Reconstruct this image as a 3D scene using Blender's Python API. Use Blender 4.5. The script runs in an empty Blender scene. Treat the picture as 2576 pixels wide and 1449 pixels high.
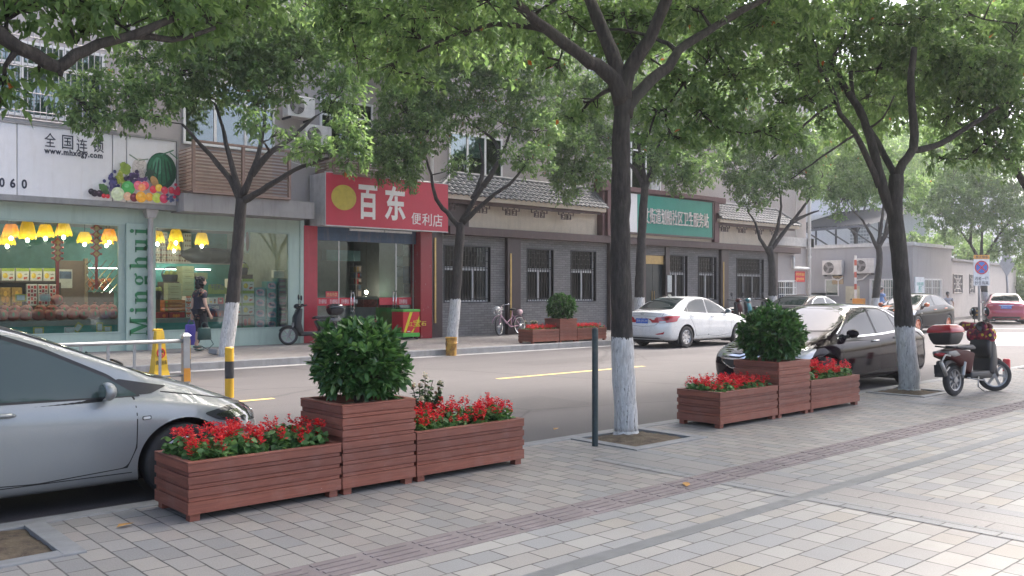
import bpy, bmesh, math, random
import numpy as np
from mathutils import Vector, Matrix
from mathutils.bvhtree import BVHTree
from math import radians as R, sin, cos, pi

S = bpy.context.scene
COL = S.collection
random.seed(7)
RNG = np.random.default_rng(11)

# ---------------------------------------------------------------- camera, sky, sun, exposure
CAMH = 1.45                      # eye height above the near pavement
YAW = 47.95                      # street axis (+X) lies this many degrees right of the view axis
cam_d = bpy.data.cameras.new("camera")
cam_d.sensor_width = 36
FL, HY = 2230, 735          # focal length and horizon row of the photo, in pixels of a 2576 wide frame
cam_d.lens = 36 * FL / 2576
cam_d.shift_y = (HY - 724.5) / 2576
cam_d.clip_end = 3000
cam = bpy.data.objects.new("camera", cam_d)
COL.objects.link(cam)
cam.location = (0, 0, CAMH)
cam.rotation_euler = (R(90), 0, R(-(90 - YAW)))
S.camera = cam

SUN_EL, SUN_AZ = 54.0, 2.0      # azimuth measured from +X (down the street) towards +Y
w = bpy.data.worlds.new("World")
S.world = w
w.use_nodes = True
nt = w.node_tree
sky = nt.nodes.new("ShaderNodeTexSky")
sky.sky_type = 'NISHITA'
sky.sun_disc = False
sky.sun_elevation = R(SUN_EL)
sky.sun_rotation = R(90 - SUN_AZ)
sky.air_density = 0.7
sky.dust_density = 5.0
sky.ozone_density = 0.3
nt.links.new(sky.outputs[0], nt.nodes["Background"].inputs[0])
nt.nodes["Background"].inputs[1].default_value = 0.15
sun_d = bpy.data.lights.new("sun", 'SUN')
sun_d.energy = 1.25
sun_d.angle = R(18)
sun_d.color = (1.0, 0.985, 0.955)
sun = bpy.data.objects.new("sun", sun_d)
COL.objects.link(sun)
_sd = Vector((cos(R(SUN_EL)) * cos(R(SUN_AZ)), cos(R(SUN_EL)) * sin(R(SUN_AZ)), sin(R(SUN_EL))))
sun.rotation_euler = _sd.to_track_quat('Z', 'Y').to_euler()
sun.location = (20, 0, 30)
S.view_settings.view_transform = 'Standard'
S.view_settings.look = 'None'
S.view_settings.exposure = 1.95
S.view_settings.gamma = 1.0
S.cycles.max_bounces = 6
S.cycles.transparent_max_bounces = 12
S.cycles.use_denoising = True
S.cycles.sample_clamp_indirect = 6

# ---------------------------------------------------------------- measuring: photo pixel (2576 wide) -> place
_c, _s = cos(R(YAW)), sin(R(YAW))
def P(px, py, d):
	"""point at depth d seen at that pixel"""
	r = (px - 1288) / FL * d
	return Vector((_c * d + _s * r, _s * d - _c * r, CAMH - (py - HY) / FL * d))
def G(px, py, z=0.0):
	return P(px, py, FL * (CAMH - z) / (py - HY))
def F(px, py, Y):
	r0 = (px - 1288) / FL
	return P(px, py, Y / (_s - _c * r0))
def FX(px, Y):
	return F(px, HY, Y).x
def FZ(px, py, Y):
	return F(px, py, Y).z

# ---------------------------------------------------------------- objects
WL = {}
def tag(o, label=None, cat=None, group=None, kind=None):
	if label: o['label'] = label
	if cat: o['category'] = cat
	if group: o['group'] = group
	if kind: o['kind'] = kind
	return o
def thing(name, loc, label, cat, group=None, rz=0):
	o = bpy.data.objects.new(name, None)
	o.empty_display_size = .1
	COL.objects.link(o)
	o.location = loc
	o.rotation_euler = (0, 0, rz)
	WL[o.name] = Vector(loc)
	return tag(o, label, cat, group)
def dup(o, loc=None, rz=None, parent=None, label=None):
	c = o.copy()
	COL.objects.link(c)
	if parent: c.parent = parent
	if loc is not None:
		c.location = loc; WL[c.name] = Vector(loc)
	if rz is not None: c.rotation_euler = (0, 0, rz)
	if label: c['label'] = label
	for ch in list(o.children): dup(ch, parent=c)
	return c
def link(name, me, mats, parent=None, smooth=False, local=False):
	"""one mesh object; world-space coordinates unless local"""
	if mats is not None:
		for m in (mats if isinstance(mats, (list, tuple)) else [mats]): me.materials.append(m)
	o = bpy.data.objects.new(name, me)
	COL.objects.link(o)
	if smooth and len(me.polygons):
		me.polygons.foreach_set("use_smooth", np.ones(len(me.polygons), dtype=bool))
	if parent is not None:
		o.parent = parent
		off = WL.get(parent.name, Vector((0, 0, 0)))
		WL[o.name] = off
		if not local and off.length > 0: me.transform(Matrix.Translation(-off))
	elif not local and len(me.vertices):
		n = len(me.vertices); co = np.empty(n * 3, np.float32)
		me.vertices.foreach_get("co", co); co = co.reshape(-1, 3)
		b = Vector(((co[:, 0].min() + co[:, 0].max()) / 2, (co[:, 1].min() + co[:, 1].max()) / 2, co[:, 2].min()))
		me.transform(Matrix.Translation(-b)); o.location = b; WL[o.name] = b
	return o
class MB:
	def __init__(s): s.v = []; s.f = []; s.m = []
	def add(s, vs, fs, m=0):
		b = len(s.v); s.v.extend([tuple(v) for v in vs])
		for f in fs: s.f.append(tuple(i + b for i in f)); s.m.append(m)
		return s
	def box(s, x0, x1, y0, y1, z0, z1, m=0, M=None):
		vs = [(x, y, z) for x in (x0, x1) for y in (y0, y1) for z in (z0, z1)]
		if M is not None: vs = [M @ Vector(v) for v in vs]
		return s.add(vs, [(0, 1, 3, 2), (4, 6, 7, 5), (0, 4, 5, 1), (2, 3, 7, 6), (0, 2, 6, 4), (1, 5, 7, 3)], m)
	def cbox(s, c, sx, sy, sz, m=0, rz=0, M=None):
		T = Matrix.Translation(c) @ Matrix.Rotation(rz, 4, 'Z')
		if M is not None: T = Matrix.Translation(c) @ M
		return s.box(-sx / 2, sx / 2, -sy / 2, sy / 2, -sz / 2, sz / 2, m, T)
	def bbox(s, x0, x1, y0, y1, z0, z1, b=.01, m=0, M=None):
		"""box with chamfered edges"""
		bm = bmesh.new(); bmesh.ops.create_cube(bm, size=1)
		for v in bm.verts: v.co = Vector((x0 + (x1 - x0) * (v.co.x + .5), y0 + (y1 - y0) * (v.co.y + .5), z0 + (z1 - z0) * (v.co.z + .5)))
		bmesh.ops.bevel(bm, geom=list(bm.edges), offset=b, segments=2, affect='EDGES', profile=.5)
		if M is not None: bm.transform(M)
		return s.bm(bm, m)
	def bm(s, bm, m=0):
		bm.verts.index_update()
		s.add([v.co[:] for v in bm.verts], [[v.index for v in f.verts] for f in bm.faces], m)
		bm.free(); return s
	def quad(s, a, b, c, d, m=0): return s.add([a, b, c, d], [(0, 1, 2, 3)], m)
	def tube(s, pts, rad, n=10, m=0, cap=True, closed=False, flat=1.0):
		pts = [Vector(p) for p in pts]
		k = len(pts)
		if not hasattr(rad, '__len__'): rad = [rad] * k
		b = len(s.v); up = None
		for i, p in enumerate(pts):
			if closed: t = pts[(i + 1) % k] - pts[i - 1]
			else: t = pts[min(i + 1, k - 1)] - pts[max(i - 1, 0)]
			t.normalize()
			if up is None:
				a = Vector((0, 0, 1)) if abs(t.z) < .9 else Vector((1, 0, 0))
				up = t.cross(a).normalized()
			else:
				up = (up - t * up.dot(t)); up.normalize()
			w_ = t.cross(up)
			for j in range(n):
				q = 2 * pi * j / n
				s.v.append(tuple(p + rad[i] * (cos(q) * up + flat * sin(q) * w_)))
		for i in range(k if closed else k - 1):
			i2 = (i + 1) % k
			for j in range(n):
				s.f.append((b + i * n + j, b + i * n + (j + 1) % n, b + i2 * n + (j + 1) % n, b + i2 * n + j)); s.m.append(m)
		if cap and not closed:
			s.f.append(tuple(b + j for j in reversed(range(n)))); s.m.append(m)
			s.f.append(tuple(b + (k - 1) * n + j for j in range(n))); s.m.append(m)
		return s
	def lathe(s, prof, c=(0, 0, 0), n=20, m=0, M=None, a0=0, a1=2 * pi):
		"""prof: [(r,z)]; axis Z at c"""
		b = len(s.v); k = len(prof); full = abs(a1 - a0 - 2 * pi) < 1e-6
		nn = n if full else n + 1
		for r, z in prof:
			for j in range(nn):
				q = a0 + (a1 - a0) * j / n
				v = Vector((r * cos(q), r * sin(q), z))
				if M is not None: v = M @ v
				s.v.append(tuple(v + Vector(c)))
		for i in range(k - 1):
			for j in range(n):
				j2 = (j + 1) % n if full else j + 1
				s.f.append((b + i * nn + j, b + i * nn + j2, b + (i + 1) * nn + j2, b + (i + 1) * nn + j)); s.m.append(m)
		return s
	def ball(s, c, rx, ry=None, rz=None, n=14, m=0, M=None):
		ry = rx if ry is None else ry; rz = rx if rz is None else rz
		k = max(6, n // 2); pr = []
		b = len(s.v)
		for i in range(k + 1):
			a = -pi / 2 + pi * i / k
			for j in range(n):
				q = 2 * pi * j / n
				v = Vector((rx * cos(a) * cos(q), ry * cos(a) * sin(q), rz * sin(a)))
				if M is not None: v = M @ v
				s.v.append(tuple(v + Vector(c)))
		for i in range(k):
			for j in range(n):
				s.f.append((b + i * n + j, b + i * n + (j + 1) % n, b + (i + 1) * n + (j + 1) % n, b + (i + 1) * n + j)); s.m.append(m)
		return s
	def prism(s, poly, depth, M=None, m=0, ms=None):
		"""polygon [(a,b)] in the local XZ plane, extruded along +Y by depth"""
		k = len(poly)
		A = sum(poly[i][0] * poly[(i + 1) % k][1] - poly[(i + 1) % k][0] * poly[i][1] for i in range(k))
		if A < 0: poly = poly[::-1]
		vs = [Vector((a, 0, b)) for a, b in poly] + [Vector((a, depth, b)) for a, b in poly]
		if M is not None: vs = [M @ v for v in vs]
		s.add(vs, [tuple(range(k))], m)
		s.f.append(tuple(len(s.v) - 1 - i for i in range(k))); s.m.append(m if ms is None else ms)
		b = len(s.v) - 2 * k
		for i in range(k):
			j = (i + 1) % k
			s.f.append((b + i, b + k + i, b + k + j, b + j)); s.m.append(m if ms is None else ms)
		return s
	def mesh(s, name='m'):
		me = bpy.data.meshes.new(name)
		me.from_pydata(s.v, [], s.f)
		if any(s.m): me.polygons.foreach_set("material_index", np.array(s.m, np.int32))
		me.update(); return me
	def build(s, name, mats, parent=None, smooth=False, local=False, bevel=0, solid=False, auto=None, mod=None):
		me = s.mesh(name)
		if bevel or mod:
			bm = bmesh.new(); bm.from_mesh(me)
			bmesh.ops.remove_doubles(bm, verts=bm.verts, dist=1e-5)
			bmesh.ops.recalc_face_normals(bm, faces=bm.faces)
			if bevel:
				es = [e for e in bm.edges if len(e.link_faces) == 2 and e.calc_face_angle(0) > .5]
				bmesh.ops.bevel(bm, geom=es, offset=bevel, segments=2, affect='EDGES', profile=.5, clamp_overlap=True)
			bm.to_mesh(me); bm.free()
		o = link(name, me, mats, parent, smooth, local)
		if auto: me.set_sharp_from_angle(angle=R(auto))
		return o
def place(xs, ys, zs): return Matrix(((xs[0], ys[0], zs[0], 0), (xs[1], ys[1], zs[1], 0), (xs[2], ys[2], zs[2], 0), (0, 0, 0, 1)))
def text_mesh(txt, bold=0.0, ext=0.0, sp=1.0):
	cu = bpy.data.curves.new("t", 'FONT'); cu.body = txt; cu.offset = bold; cu.extrude = ext; cu.space_character = sp
	cu.resolution_u = 3
	o = bpy.data.objects.new("t", cu); COL.objects.link(o)
	me = bpy.data.meshes.new_from_object(o.evaluated_get(bpy.context.evaluated_depsgraph_get()))
	bpy.data.objects.remove(o); bpy.data.curves.remove(cu)
	return me
def text(txt, x0, x1, z0, z1, M, mat, parent, name='lettering', bold=.012, ext=.004, local=False, keep=False, sp=1.0):
	"""writing stretched into the box x0..x1, z0..z1 of the plane M maps from (x, 0, z); faces local -Y"""
	if any(ord(ch) > 0x2000 for ch in txt) and txt not in "百东": bold = min(bold, .003)
	me = text_mesh(txt, bold, .5, sp)
	n = len(me.vertices); co = np.empty(n * 3, np.float32); me.vertices.foreach_get("co", co); co = co.reshape(-1, 3)
	lo, hi = co.min(0), co.max(0)
	fx = (x1 - x0) / (hi[0] - lo[0]); fz = (z1 - z0) / (hi[1] - lo[1])
	if keep: fx = fz
	out = np.empty_like(co)
	out[:, 0] = x0 + (co[:, 0] - lo[0]) * fx
	out[:, 1] = -co[:, 2] * 2 * ext
	out[:, 2] = z0 + (co[:, 1] - lo[1]) * fz
	me.vertices.foreach_set("co", out.ravel()); me.transform(M); me.update()
	return link(name, me, mat, parent, local=local)
def onwall(Y, X=0, Z=0): return Matrix.Translation((X, Y, Z))      # plane facing -Y

# ---------------------------------------------------------------- materials
MAT = {}
def nodes(name):
	m = bpy.data.materials.new(name); m.use_nodes = True
	t = m.node_tree
	return m, t, t.nodes["Principled BSDF"]
def N(t, typ, **k):
	n = t.nodes.new(typ)
	for a, b in k.items():
		if a[0] == '_': n.inputs[a[1:].replace('_', ' ')].default_value = b
		else: setattr(n, a, b)
	return n
def ramp(t, src, stops, interp='LINEAR'):
	r = t.nodes.new("ShaderNodeValToRGB"); r.color_ramp.interpolation = interp
	e = r.color_ramp.elements
	while len(e) < len(stops): e.new(.5)
	for i, (p, c) in enumerate(stops):
		e[i].position = p; e[i].color = (*c, 1) if len(c) == 3 else c
	t.links.new(src, r.inputs[0]); return r.outputs[0]
def coord(t, which='Object', scale=(1, 1, 1), rot=(0, 0, 0), loc=(0, 0, 0)):
	tc = t.nodes.new("ShaderNodeTexCoord"); mp = t.nodes.new("ShaderNodeMapping")
	mp.inputs['Scale'].default_value = scale; mp.inputs['Rotation'].default_value = rot; mp.inputs['Location'].default_value = loc
	t.links.new(tc.outputs[which], mp.inputs[0]); return mp.outputs[0]
def wcoord(t, scale=(1, 1, 1)):
	g = t.nodes.new("ShaderNodeNewGeometry"); mp = t.nodes.new("ShaderNodeMapping")
	mp.inputs['Scale'].default_value = scale
	t.links.new(g.outputs['Position'], mp.inputs[0]); return mp.outputs[0]
def noise(t, vec, scale=5, detail=4, rough=.55):
	n = N(t, "ShaderNodeTexNoise", _Scale=scale, _Detail=detail, _Roughness=rough)
	t.links.new(vec, n.inputs['Vector']); return n.outputs['Fac']
def mixc(t, fac, a, b, mode='MIX'):
	m = t.nodes.new("ShaderNodeMix"); m.data_type = 'RGBA'; m.blend_type = mode
	for s_, v in ((0, fac), (6, a), (7, b)):
		if hasattr(v, 'links') or hasattr(v, 'is_linked'): t.links.new(v, m.inputs[s_])
		elif s_ == 0: m.inputs[0].default_value = v
		else: m.inputs[s_].default_value = (*v, 1) if len(v) == 3 else v
	return m.outputs[2]
def math_(t, op, a, b=None, c=None):
	m = t.nodes.new("ShaderNodeMath"); m.operation = op
	for i, v in enumerate((a, b, c)):
		if v is None: continue
		if hasattr(v, 'is_linked'): t.links.new(v, m.inputs[i])
		else: m.inputs[i].default_value = v
	return m.outputs[0]
def bump(t, p, h, strength=.3, dist=.01):
	b = N(t, "ShaderNodeBump", _Strength=strength, _Distance=dist)
	t.links.new(h, b.inputs['Height']); t.links.new(b.outputs[0], p.inputs['Normal']); return b
def sh(c): return tuple(((x / 255 + .055) / 1.055) ** 2.4 if x / 255 > .04045 else x / 255 / 12.92 for x in c)
def mat(name, col, rough=.6, metal=0, var=.12, scale=6, bumpy=0, dirt=None, coat=0, spec=.5):
	"""plain material with soft mottling (and stains when dirt is given)"""
	if name in MAT: return MAT[name]
	m, t, p = nodes(name)
	p.inputs['Roughness'].default_value = rough; p.inputs['Metallic'].default_value = metal
	p.inputs['Specular IOR Level'].default_value = spec
	if coat: p.inputs['Coat Weight'].default_value = coat; p.inputs['Coat Roughness'].default_value = .04
	v = coord(t)
	n = noise(t, v, scale)
	lo = tuple(c * (1 - var) for c in col); hi = tuple(min(1, c * (1 + var)) for c in col)
	c = ramp(t, n, [(.3, lo), (.7, hi)])
	if dirt:
		v2 = wcoord(t, (3, 3, .35))
		c = mixc(t, math_(t, 'MULTIPLY', ramp(t, noise(t, v2, 2.2, 6, .65), [(.5, (0, 0, 0)), (.75, (1, 1, 1))]), dirt[1]), c, dirt[0])
	t.links.new(c, p.inputs['Base Color'])
	if bumpy: bump(t, p, noise(t, v, scale * 12), bumpy, .01)
	MAT[name] = m; return m
def emit(name, col, s):
	if name in MAT: return MAT[name]
	m, t, p = nodes(name)
	p.inputs['Base Color'].default_value = (*col, 1); p.inputs['Emission Color'].default_value = (*col, 1); p.inputs['Emission Strength'].default_value = s
	MAT[name] = m; return m
def glassmat(name, tint=(1, 1, 1), alpha=.12, rough=.02):
	"""thin window glass: clear, with a mirror sheen that grows at grazing angles"""
	if name in MAT: return MAT[name]
	m, t, p = nodes(name); t.nodes.remove(p)
	tr = t.nodes.new("ShaderNodeBsdfTransparent"); tr.inputs[0].default_value = (*tint, 1)
	gl = t.nodes.new("ShaderNodeBsdfGlossy"); gl.inputs['Roughness'].default_value = rough
	fr = N(t, "ShaderNodeFresnel", _IOR=1.45)
	f = math_(t, 'ADD', math_(t, 'MULTIPLY', fr.outputs[0], 1.0), alpha)
	mx = t.nodes.new("ShaderNodeMixShader")
	t.links.new(f, mx.inputs[0]); t.links.new(tr.outputs[0], mx.inputs[1]); t.links.new(gl.outputs[0], mx.inputs[2])
	t.links.new(mx.outputs[0], t.nodes["Material Output"].inputs[0])
	MAT[name] = m; return m
# ================================================================ the ground
YK = 6.25          # outer edge of the near kerb
YC = 16.72         # far kerb
YW = 21.40         # shop fronts
ZR, ZF = -0.055, 0.085     # road, far pavement

def asphalt():
	m, t, p = nodes("asphalt")
	v = wcoord(t)
	big = noise(t, v, .35, 5, .6); mid = noise(t, v, 3, 5, .6); fine = noise(t, v, 90, 2, .7)
	c = ramp(t, big, [(.3, (.072, .065, .065)), (.7, (.100, .092, .091))])
	lane = noise(t, wcoord(t, (.05, .9, 1)), 1.6, 4, .6)
	c = mixc(t, math_(t, 'MULTIPLY', ramp(t, lane, [(.42, (0, 0, 0)), (.62, (1, 1, 1))]), .45), c, (.062, .056, .056))
	c = mixc(t, math_(t, 'MULTIPLY', ramp(t, mid, [(.45, (0, 0, 0)), (.7, (1, 1, 1))]), .3), c, (.07, .063, .063))
	c = mixc(t, ramp(t, fine, [(.35, (0, 0, 0)), (.8, (.5, .5, .5))]), c, (.19, .177, .174))
	# darker seams left by repairs
	vo = N(t, "ShaderNodeTexVoronoi", feature='DISTANCE_TO_EDGE', _Scale=.22)
	wv = N(t, "ShaderNodeTexNoise", _Scale=.8, _Detail=5)
	t.links.new(v, wv.inputs['Vector'])
	t.links.new(mixc(t, .18, v, wv.outputs['Color'], 'ADD'), vo.inputs['Vector'])
	c = mixc(t, ramp(t, vo.outputs['Distance'], [(0, (.7, .7, .7)), (.008, (0, 0, 0))]), c, (.045, .042, .042))
	t.links.new(c, p.inputs['Base Color'])
	p.inputs['Roughness'].default_value = .82
	bump(t, p, fine, .35, .006)
	return m
def paving(name, w, h, cols, turn, squash=1, mort=.0055, off=.5, rough=.62, dark=(.05, .046, .044)):
	"""stone setts: every sett its own tone, grains, faint stains"""
	m, t, p = nodes(name)
	v = wcoord(t)
	if turn:
		mp = t.nodes.new("ShaderNodeMapping"); mp.inputs['Rotation'].default_value = (0, 0, R(90)); t.links.new(v, mp.inputs[0]); vb = mp.outputs[0]
	else: vb = v
	wob = N(t, "ShaderNodeTexNoise", _Scale=7, _Detail=2); t.links.new(vb, wob.inputs['Vector'])
	sb = N(t, "ShaderNodeVectorMath", operation='SUBTRACT'); t.links.new(wob.outputs['Color'], sb.inputs[0]); sb.inputs[1].default_value = (.5, .5, .5)
	sc = N(t, "ShaderNodeVectorMath", operation='SCALE'); t.links.new(sb.outputs[0], sc.inputs[0]); sc.inputs['Scale'].default_value = .008
	ad = N(t, "ShaderNodeVectorMath", operation='ADD'); t.links.new(vb, ad.inputs[0]); t.links.new(sc.outputs[0], ad.inputs[1])
	b = N(t, "ShaderNodeTexBrick", offset=off, squash=squash, squash_frequency=3, offset_frequency=2)
	b.inputs['Color1'].default_value = (0, 0, 0, 1); b.inputs['Color2'].default_value = (1, 1, 1, 1); b.inputs['Mortar'].default_value = (.5, .5, .5, 1)
	b.inputs['Scale'].default_value = 1; b.inputs['Mortar Size'].default_value = mort; b.inputs['Mortar Smooth'].default_value = .25
	b.inputs['Brick Width'].default_value = w; b.inputs['Row Height'].default_value = h; b.inputs['Bias'].default_value = 0
	t.links.new(ad.outputs[0], b.inputs['Vector'])
	k = len(cols)
	c = ramp(t, b.outputs['Color'], [(i / k, q) for i, q in enumerate(cols)], 'CONSTANT')
	g = noise(t, v, 120, 2, .8)
	c = mixc(t, ramp(t, g, [(.4, (0, 0, 0)), (.75, (.35, .35, .35))]), c, (.43, .425, .41))
	c = mixc(t, math_(t, 'MULTIPLY', ramp(t, noise(t, v, 1.3, 6, .65), [(.48, (0, 0, 0)), (.72, (1, 1, 1))]), .35), c, (.20, .18, .165))
	c = mixc(t, math_(t, 'MULTIPLY', ramp(t, noise(t, v, 14, 4, .7), [(.6, (0, 0, 0)), (.78, (1, 1, 1))]), .25), c, (.16, .145, .13))
	gum = N(t, "ShaderNodeTexVoronoi", _Scale=2.3); t.links.new(v, gum.inputs['Vector'])
	c = mixc(t, math_(t, 'MULTIPLY', ramp(t, gum.outputs['Distance'], [(.035, (1, 1, 1)), (.055, (0, 0, 0))]), .55), c, (.085, .08, .076))
	# open joints are dark where dirt has settled, pale elsewhere
	jd = ramp(t, noise(t, v, 4.5, 3, .6), [(.3, (.5, .5, .5)), (.55, (1, 1, 1))])
	c = mixc(t, math_(t, 'MULTIPLY', b.outputs['Fac'], jd), c, dark)
	t.links.new(c, p.inputs['Base Color'])
	p.inputs['Roughness'].default_value = rough
	hgt = math_(t, 'ADD', math_(t, 'MULTIPLY', b.outputs['Fac'], -1), math_(t, 'MULTIPLY', g, .25))
	bump(t, p, hgt, .4, .006)
	return m
def sheet(name, x0, x1, y0, y1, z, m, label=None):
	o = MB().quad((x0, y0, z), (x1, y0, z), (x1, y1, z), (x0, y1, z)).build(name, m)
	return tag(o, kind='structure')
def slab(name, x0, x1, y0, y1, z0, z1, m, bevel=0):
	o = MB().box(x0, x1, y0, y1, z0, z1).build(name, m, bevel=bevel)
	return tag(o, kind='structure')

A_ = asphalt()
tones = [(0.201, 0.185, 0.169), (0.241, 0.221, 0.201), (0.176, 0.170, 0.164), (0.258, 0.234, 0.207), (0.214, 0.190, 0.172), (0.231, 0.216, 0.200), (0.189, 0.185, 0.180), (0.238, 0.207, 0.185)]
near_a = paving("stone_setts_fine", .235, .15, tones, True)
near_b = paving("stone_setts_wide", .27, .172, [(0.247, 0.238, 0.224), (0.288, 0.279, 0.258), (0.214, 0.214, 0.210), (0.314, 0.299, 0.272), (0.255, 0.238, 0.217), (0.274, 0.262, 0.244), (0.224, 0.225, 0.224), (0.268, 0.245, 0.210)], False, squash=.8)
big_b = paving("stone_slabs_large", .60, .46, [(0.214, 0.199, 0.187), (0.231, 0.212, 0.199), (0.219, 0.207, 0.195)], True, mort=.006)
band_m = paving("grey_setts", .33, .16, [(0.185, 0.186, 0.188), (0.208, 0.208, 0.208), (0.196, 0.197, 0.2)], True)
gran = mat("grey_granite", (0.216, 0.219, 0.220), .6, var=.15, scale=9, bumpy=.2, dirt=((0.144, 0.134, 0.126), .5))
gran_d = mat("dark_granite_strip", (0.155, 0.159, 0.161), .45, var=.15, scale=7, bumpy=.15, dirt=((0.122, 0.116, 0.112), .5))
far_m = paving("far_setts", .30, .20, [(.20, .18, .168), (.235, .21, .195), (.215, .19, .178), (.25, .228, .21)], False)

tag(MB().quad((-300, -300, -.35), (900, -300, -.35), (900, 900, -.35), (-300, 900, -.35)).build("ground", mat("earth", (.2, .18, .15), .9)), kind='structure')
sheet("road", -60, 300, YK - .02, YC + .1, ZR, A_)
sheet("side_street", 37.5, 64, YC + .1, 160, ZR + .001, A_)
YT0, YT1 = 3.92, 4.225       # tactile strip
YG0, YG1 = 3.22, 3.33       # dark granite strip
pits = [(1.0, 5.85), (6.82, 5.85), (12.92, 5.85), (19.0, 5.85), (25.0, 5.85)]
PW = .43
YP0, YP1 = 5.25, 6.09
# near pavement, with openings for the tree pits
sheet("near_pavement", -30, 90, YT1, YP0, 0, near_a)
x = -30
for px_, py_ in pits:
	sheet("near_pavement", x, px_ - PW - .12, YP0, YP1, 0, near_a)
	x = px_ + PW + .12
sheet("near_pavement", x, 90, YP0, YP1, 0, near_a)
sheet("near_pavement", -30, 90, YG1, YT0, 0, near_b)
sheet("near_pavement", -30, 90, -12, YG0, 0, near_b)
slab("kerb", -30, 90, YP1, YK, -.2, .006, gran, bevel=.006)
slab("granite_strip", -30, 90, YG0, YG1, -.1, .003, gran_d)
for cx in (-12.3, -6.3, -0.3, 5.73, 11.78, 17.8, 23.9):
	for dx in (-.08, .50):
		for a, b_ in ((YT1, 5.24), (YG1, YT0), (-6, YG0)):
			sheet("paving_band", cx + dx, cx + dx + .16, a, b_, .004, band_m)
	for a, b_ in ((YT1, 5.24), (YG1, YT0), (-6, YG0)):
		sheet("paving_slabs", cx + .083, cx + .498, a, b_, .004, big_b)
# tactile strip: raised bars on plum coloured tiles
tact = mat("plum_tactile_tile", (.185, .155, .152), .75, var=.13, scale=3, bumpy=.2, dirt=((.30, .27, .26), .5))
tb = MB().box(-30, 90, YT0, YT1, -.06, .003)
for i in range(-14, 140):
	x0 = i * .33
	if x0 < -3 or x0 > 42: continue
	for j in range(4):
		y0 = YT0 + .035 + j * .068
		tb.bbox(x0 + .03, x0 + .30, y0, y0 + .036, .001, .0085, .003)
tag(tb.build("tactile_paving", tact), kind='structure')
# tree pits
soil_m, t, p = nodes("pit_soil")
v = wcoord(t)
c = ramp(t, noise(t, v, 9, 6, .7), [(.3, (.07, .05, .036)), (.5, (.14, .105, .07)), (.72, (.23, .18, .12))])
c = mixc(t, ramp(t, noise(t, v, 60, 3, .8), [(.62, (0, 0, 0)), (.7, (1, 1, 1))]), c, (.30, .25, .16))
t.links.new(c, p.inputs['Base Color']); p.inputs['Roughness'].default_value = .95
bump(t, p, noise(t, v, 40, 5, .8), .9, .03)
for px_, py_ in pits:
	x0, x1 = px_ - PW, px_ + PW
	b = MB(); nx = 14; vs = []
	for j in range(nx + 1):
		for i in range(nx + 1):
			u, q = i / nx, j / nx
			vs.append((x0 + (x1 - x0) * u, YP0 + .12 + (YP1 - YP0 - .12) * q, -.012 + .035 * sin(pi * u) * sin(pi * q) + random.uniform(-.008, .008)))
	b.add(vs, [(j * (nx + 1) + i, j * (nx + 1) + i + 1, (j + 1) * (nx + 1) + i + 1, (j + 1) * (nx + 1) + i) for j in range(nx) for i in range(nx)])
	tag(b.build("tree_pit_soil", soil_m, smooth=True), kind='structure')
	f = MB().box(x0 - .12, x0, YP0, YP1, -.1, .012).box(x1, x1 + .12, YP0, YP1, -.1, .012).box(x0 - .0, x1 + .0, YP0, YP0 + .12, -.1, .0105)
	tag(f.build("tree_pit_edging", gran, bevel=.004), kind='structure')
# far pavement and its kerb
slab("far_pavement", -60, 37.2, YC + .22, YW + 12, -.3, ZF, far_m)
slab("far_kerb", -60, 37.2, YC, YC + .215, -.3, ZF + .006, mat("far_kerb_stone", (.25, .25, .25), .7, var=.15, bumpy=.2, dirt=((.15, .14, .13), .6)), bevel=.012)
sheet("gutter", -60, 37.2, YC - .32, YC, ZR + .005, mat("gutter_concrete", (.33, .32, .31), .8, var=.2, scale=2, dirt=((.18, .17, .16), .6)))
# painted lines
yel = mat("yellow_road_paint", (.62, .47, .17), .7, var=.25, scale=18, dirt=((.3, .26, .2), .7))
wht = mat("white_road_paint", (.75, .74, .72), .7, var=.15, scale=14, dirt=((.4, .38, .36), .6))
pm_ = asphalt(); pm_.name = "asphalt_patch"
for n_ in pm_.node_tree.nodes:
	if n_.type == 'VALTORGB' and n_.color_ramp.elements[0].color[0] > .07 and n_.color_ramp.elements[0].color[0] < .09:
		for e_ in n_.color_ramp.elements: e_.color = tuple(q * .76 for q in e_.color[:3]) + (1,)
sheet("road_patch", 6.2, 8.9, 8.1, 9.3, ZR + .003, pm_); sheet("road_patch", 12.5, 19.5, 13.2, 14.1, ZR + .003, pm_)
sheet("centre_line", 10.1, 14.05, 11.51, 11.64, ZR + .004, yel)
sheet("centre_line", 1.9, 5.9, 11.51, 11.64, ZR + .004, yel)
sheet("centre_line", 18.4, 22.3, 11.51, 11.64, ZR + .004, yel)
# ================================================================ buildings across the street
pinkw = mat("pale_render", (.37, .34, .33), .85, var=.06, scale=1.2, dirt=((.27, .25, .24), .22))
greyw = mat("grey_concrete", (.30, .285, .275), .85, var=.1, scale=2, dirt=((.16, .15, .145), .6))
mint = mat("mint_cladding", (.40, .50, .43), .5, var=.05, scale=1.5, dirt=((.25, .32, .28), .45))
mint_d = mat("mint_frame", (.34, .43, .375), .5, var=.06)
pvc = mat("white_pvc", (.72, .72, .71), .4, var=.05, dirt=((.4, .38, .36), .4))
steel = mat("dull_steel", (.42, .40, .40), .45, metal=.5, var=.12)
bronze = mat("brown_louvre", (.235, .155, .125), .5, var=.12, dirt=((.12, .09, .08), .4))
ply = mat("pale_shutter_back", (.42, .36, .31), .8)
winter = glassmat("apartment_glass", (.62, .72, .70), .16)
curtain = mat("teal_curtain", (.45, .58, .56), .8, var=.1, scale=3)
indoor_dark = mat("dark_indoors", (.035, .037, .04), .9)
brownp = mat("maroon_paint", (.082, .048, .045), .5, var=.15, dirt=((.16, .12, .11), .35))
maroon = mat("maroon_panel", (.045, .026, .026), .35, var=.12)
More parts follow.
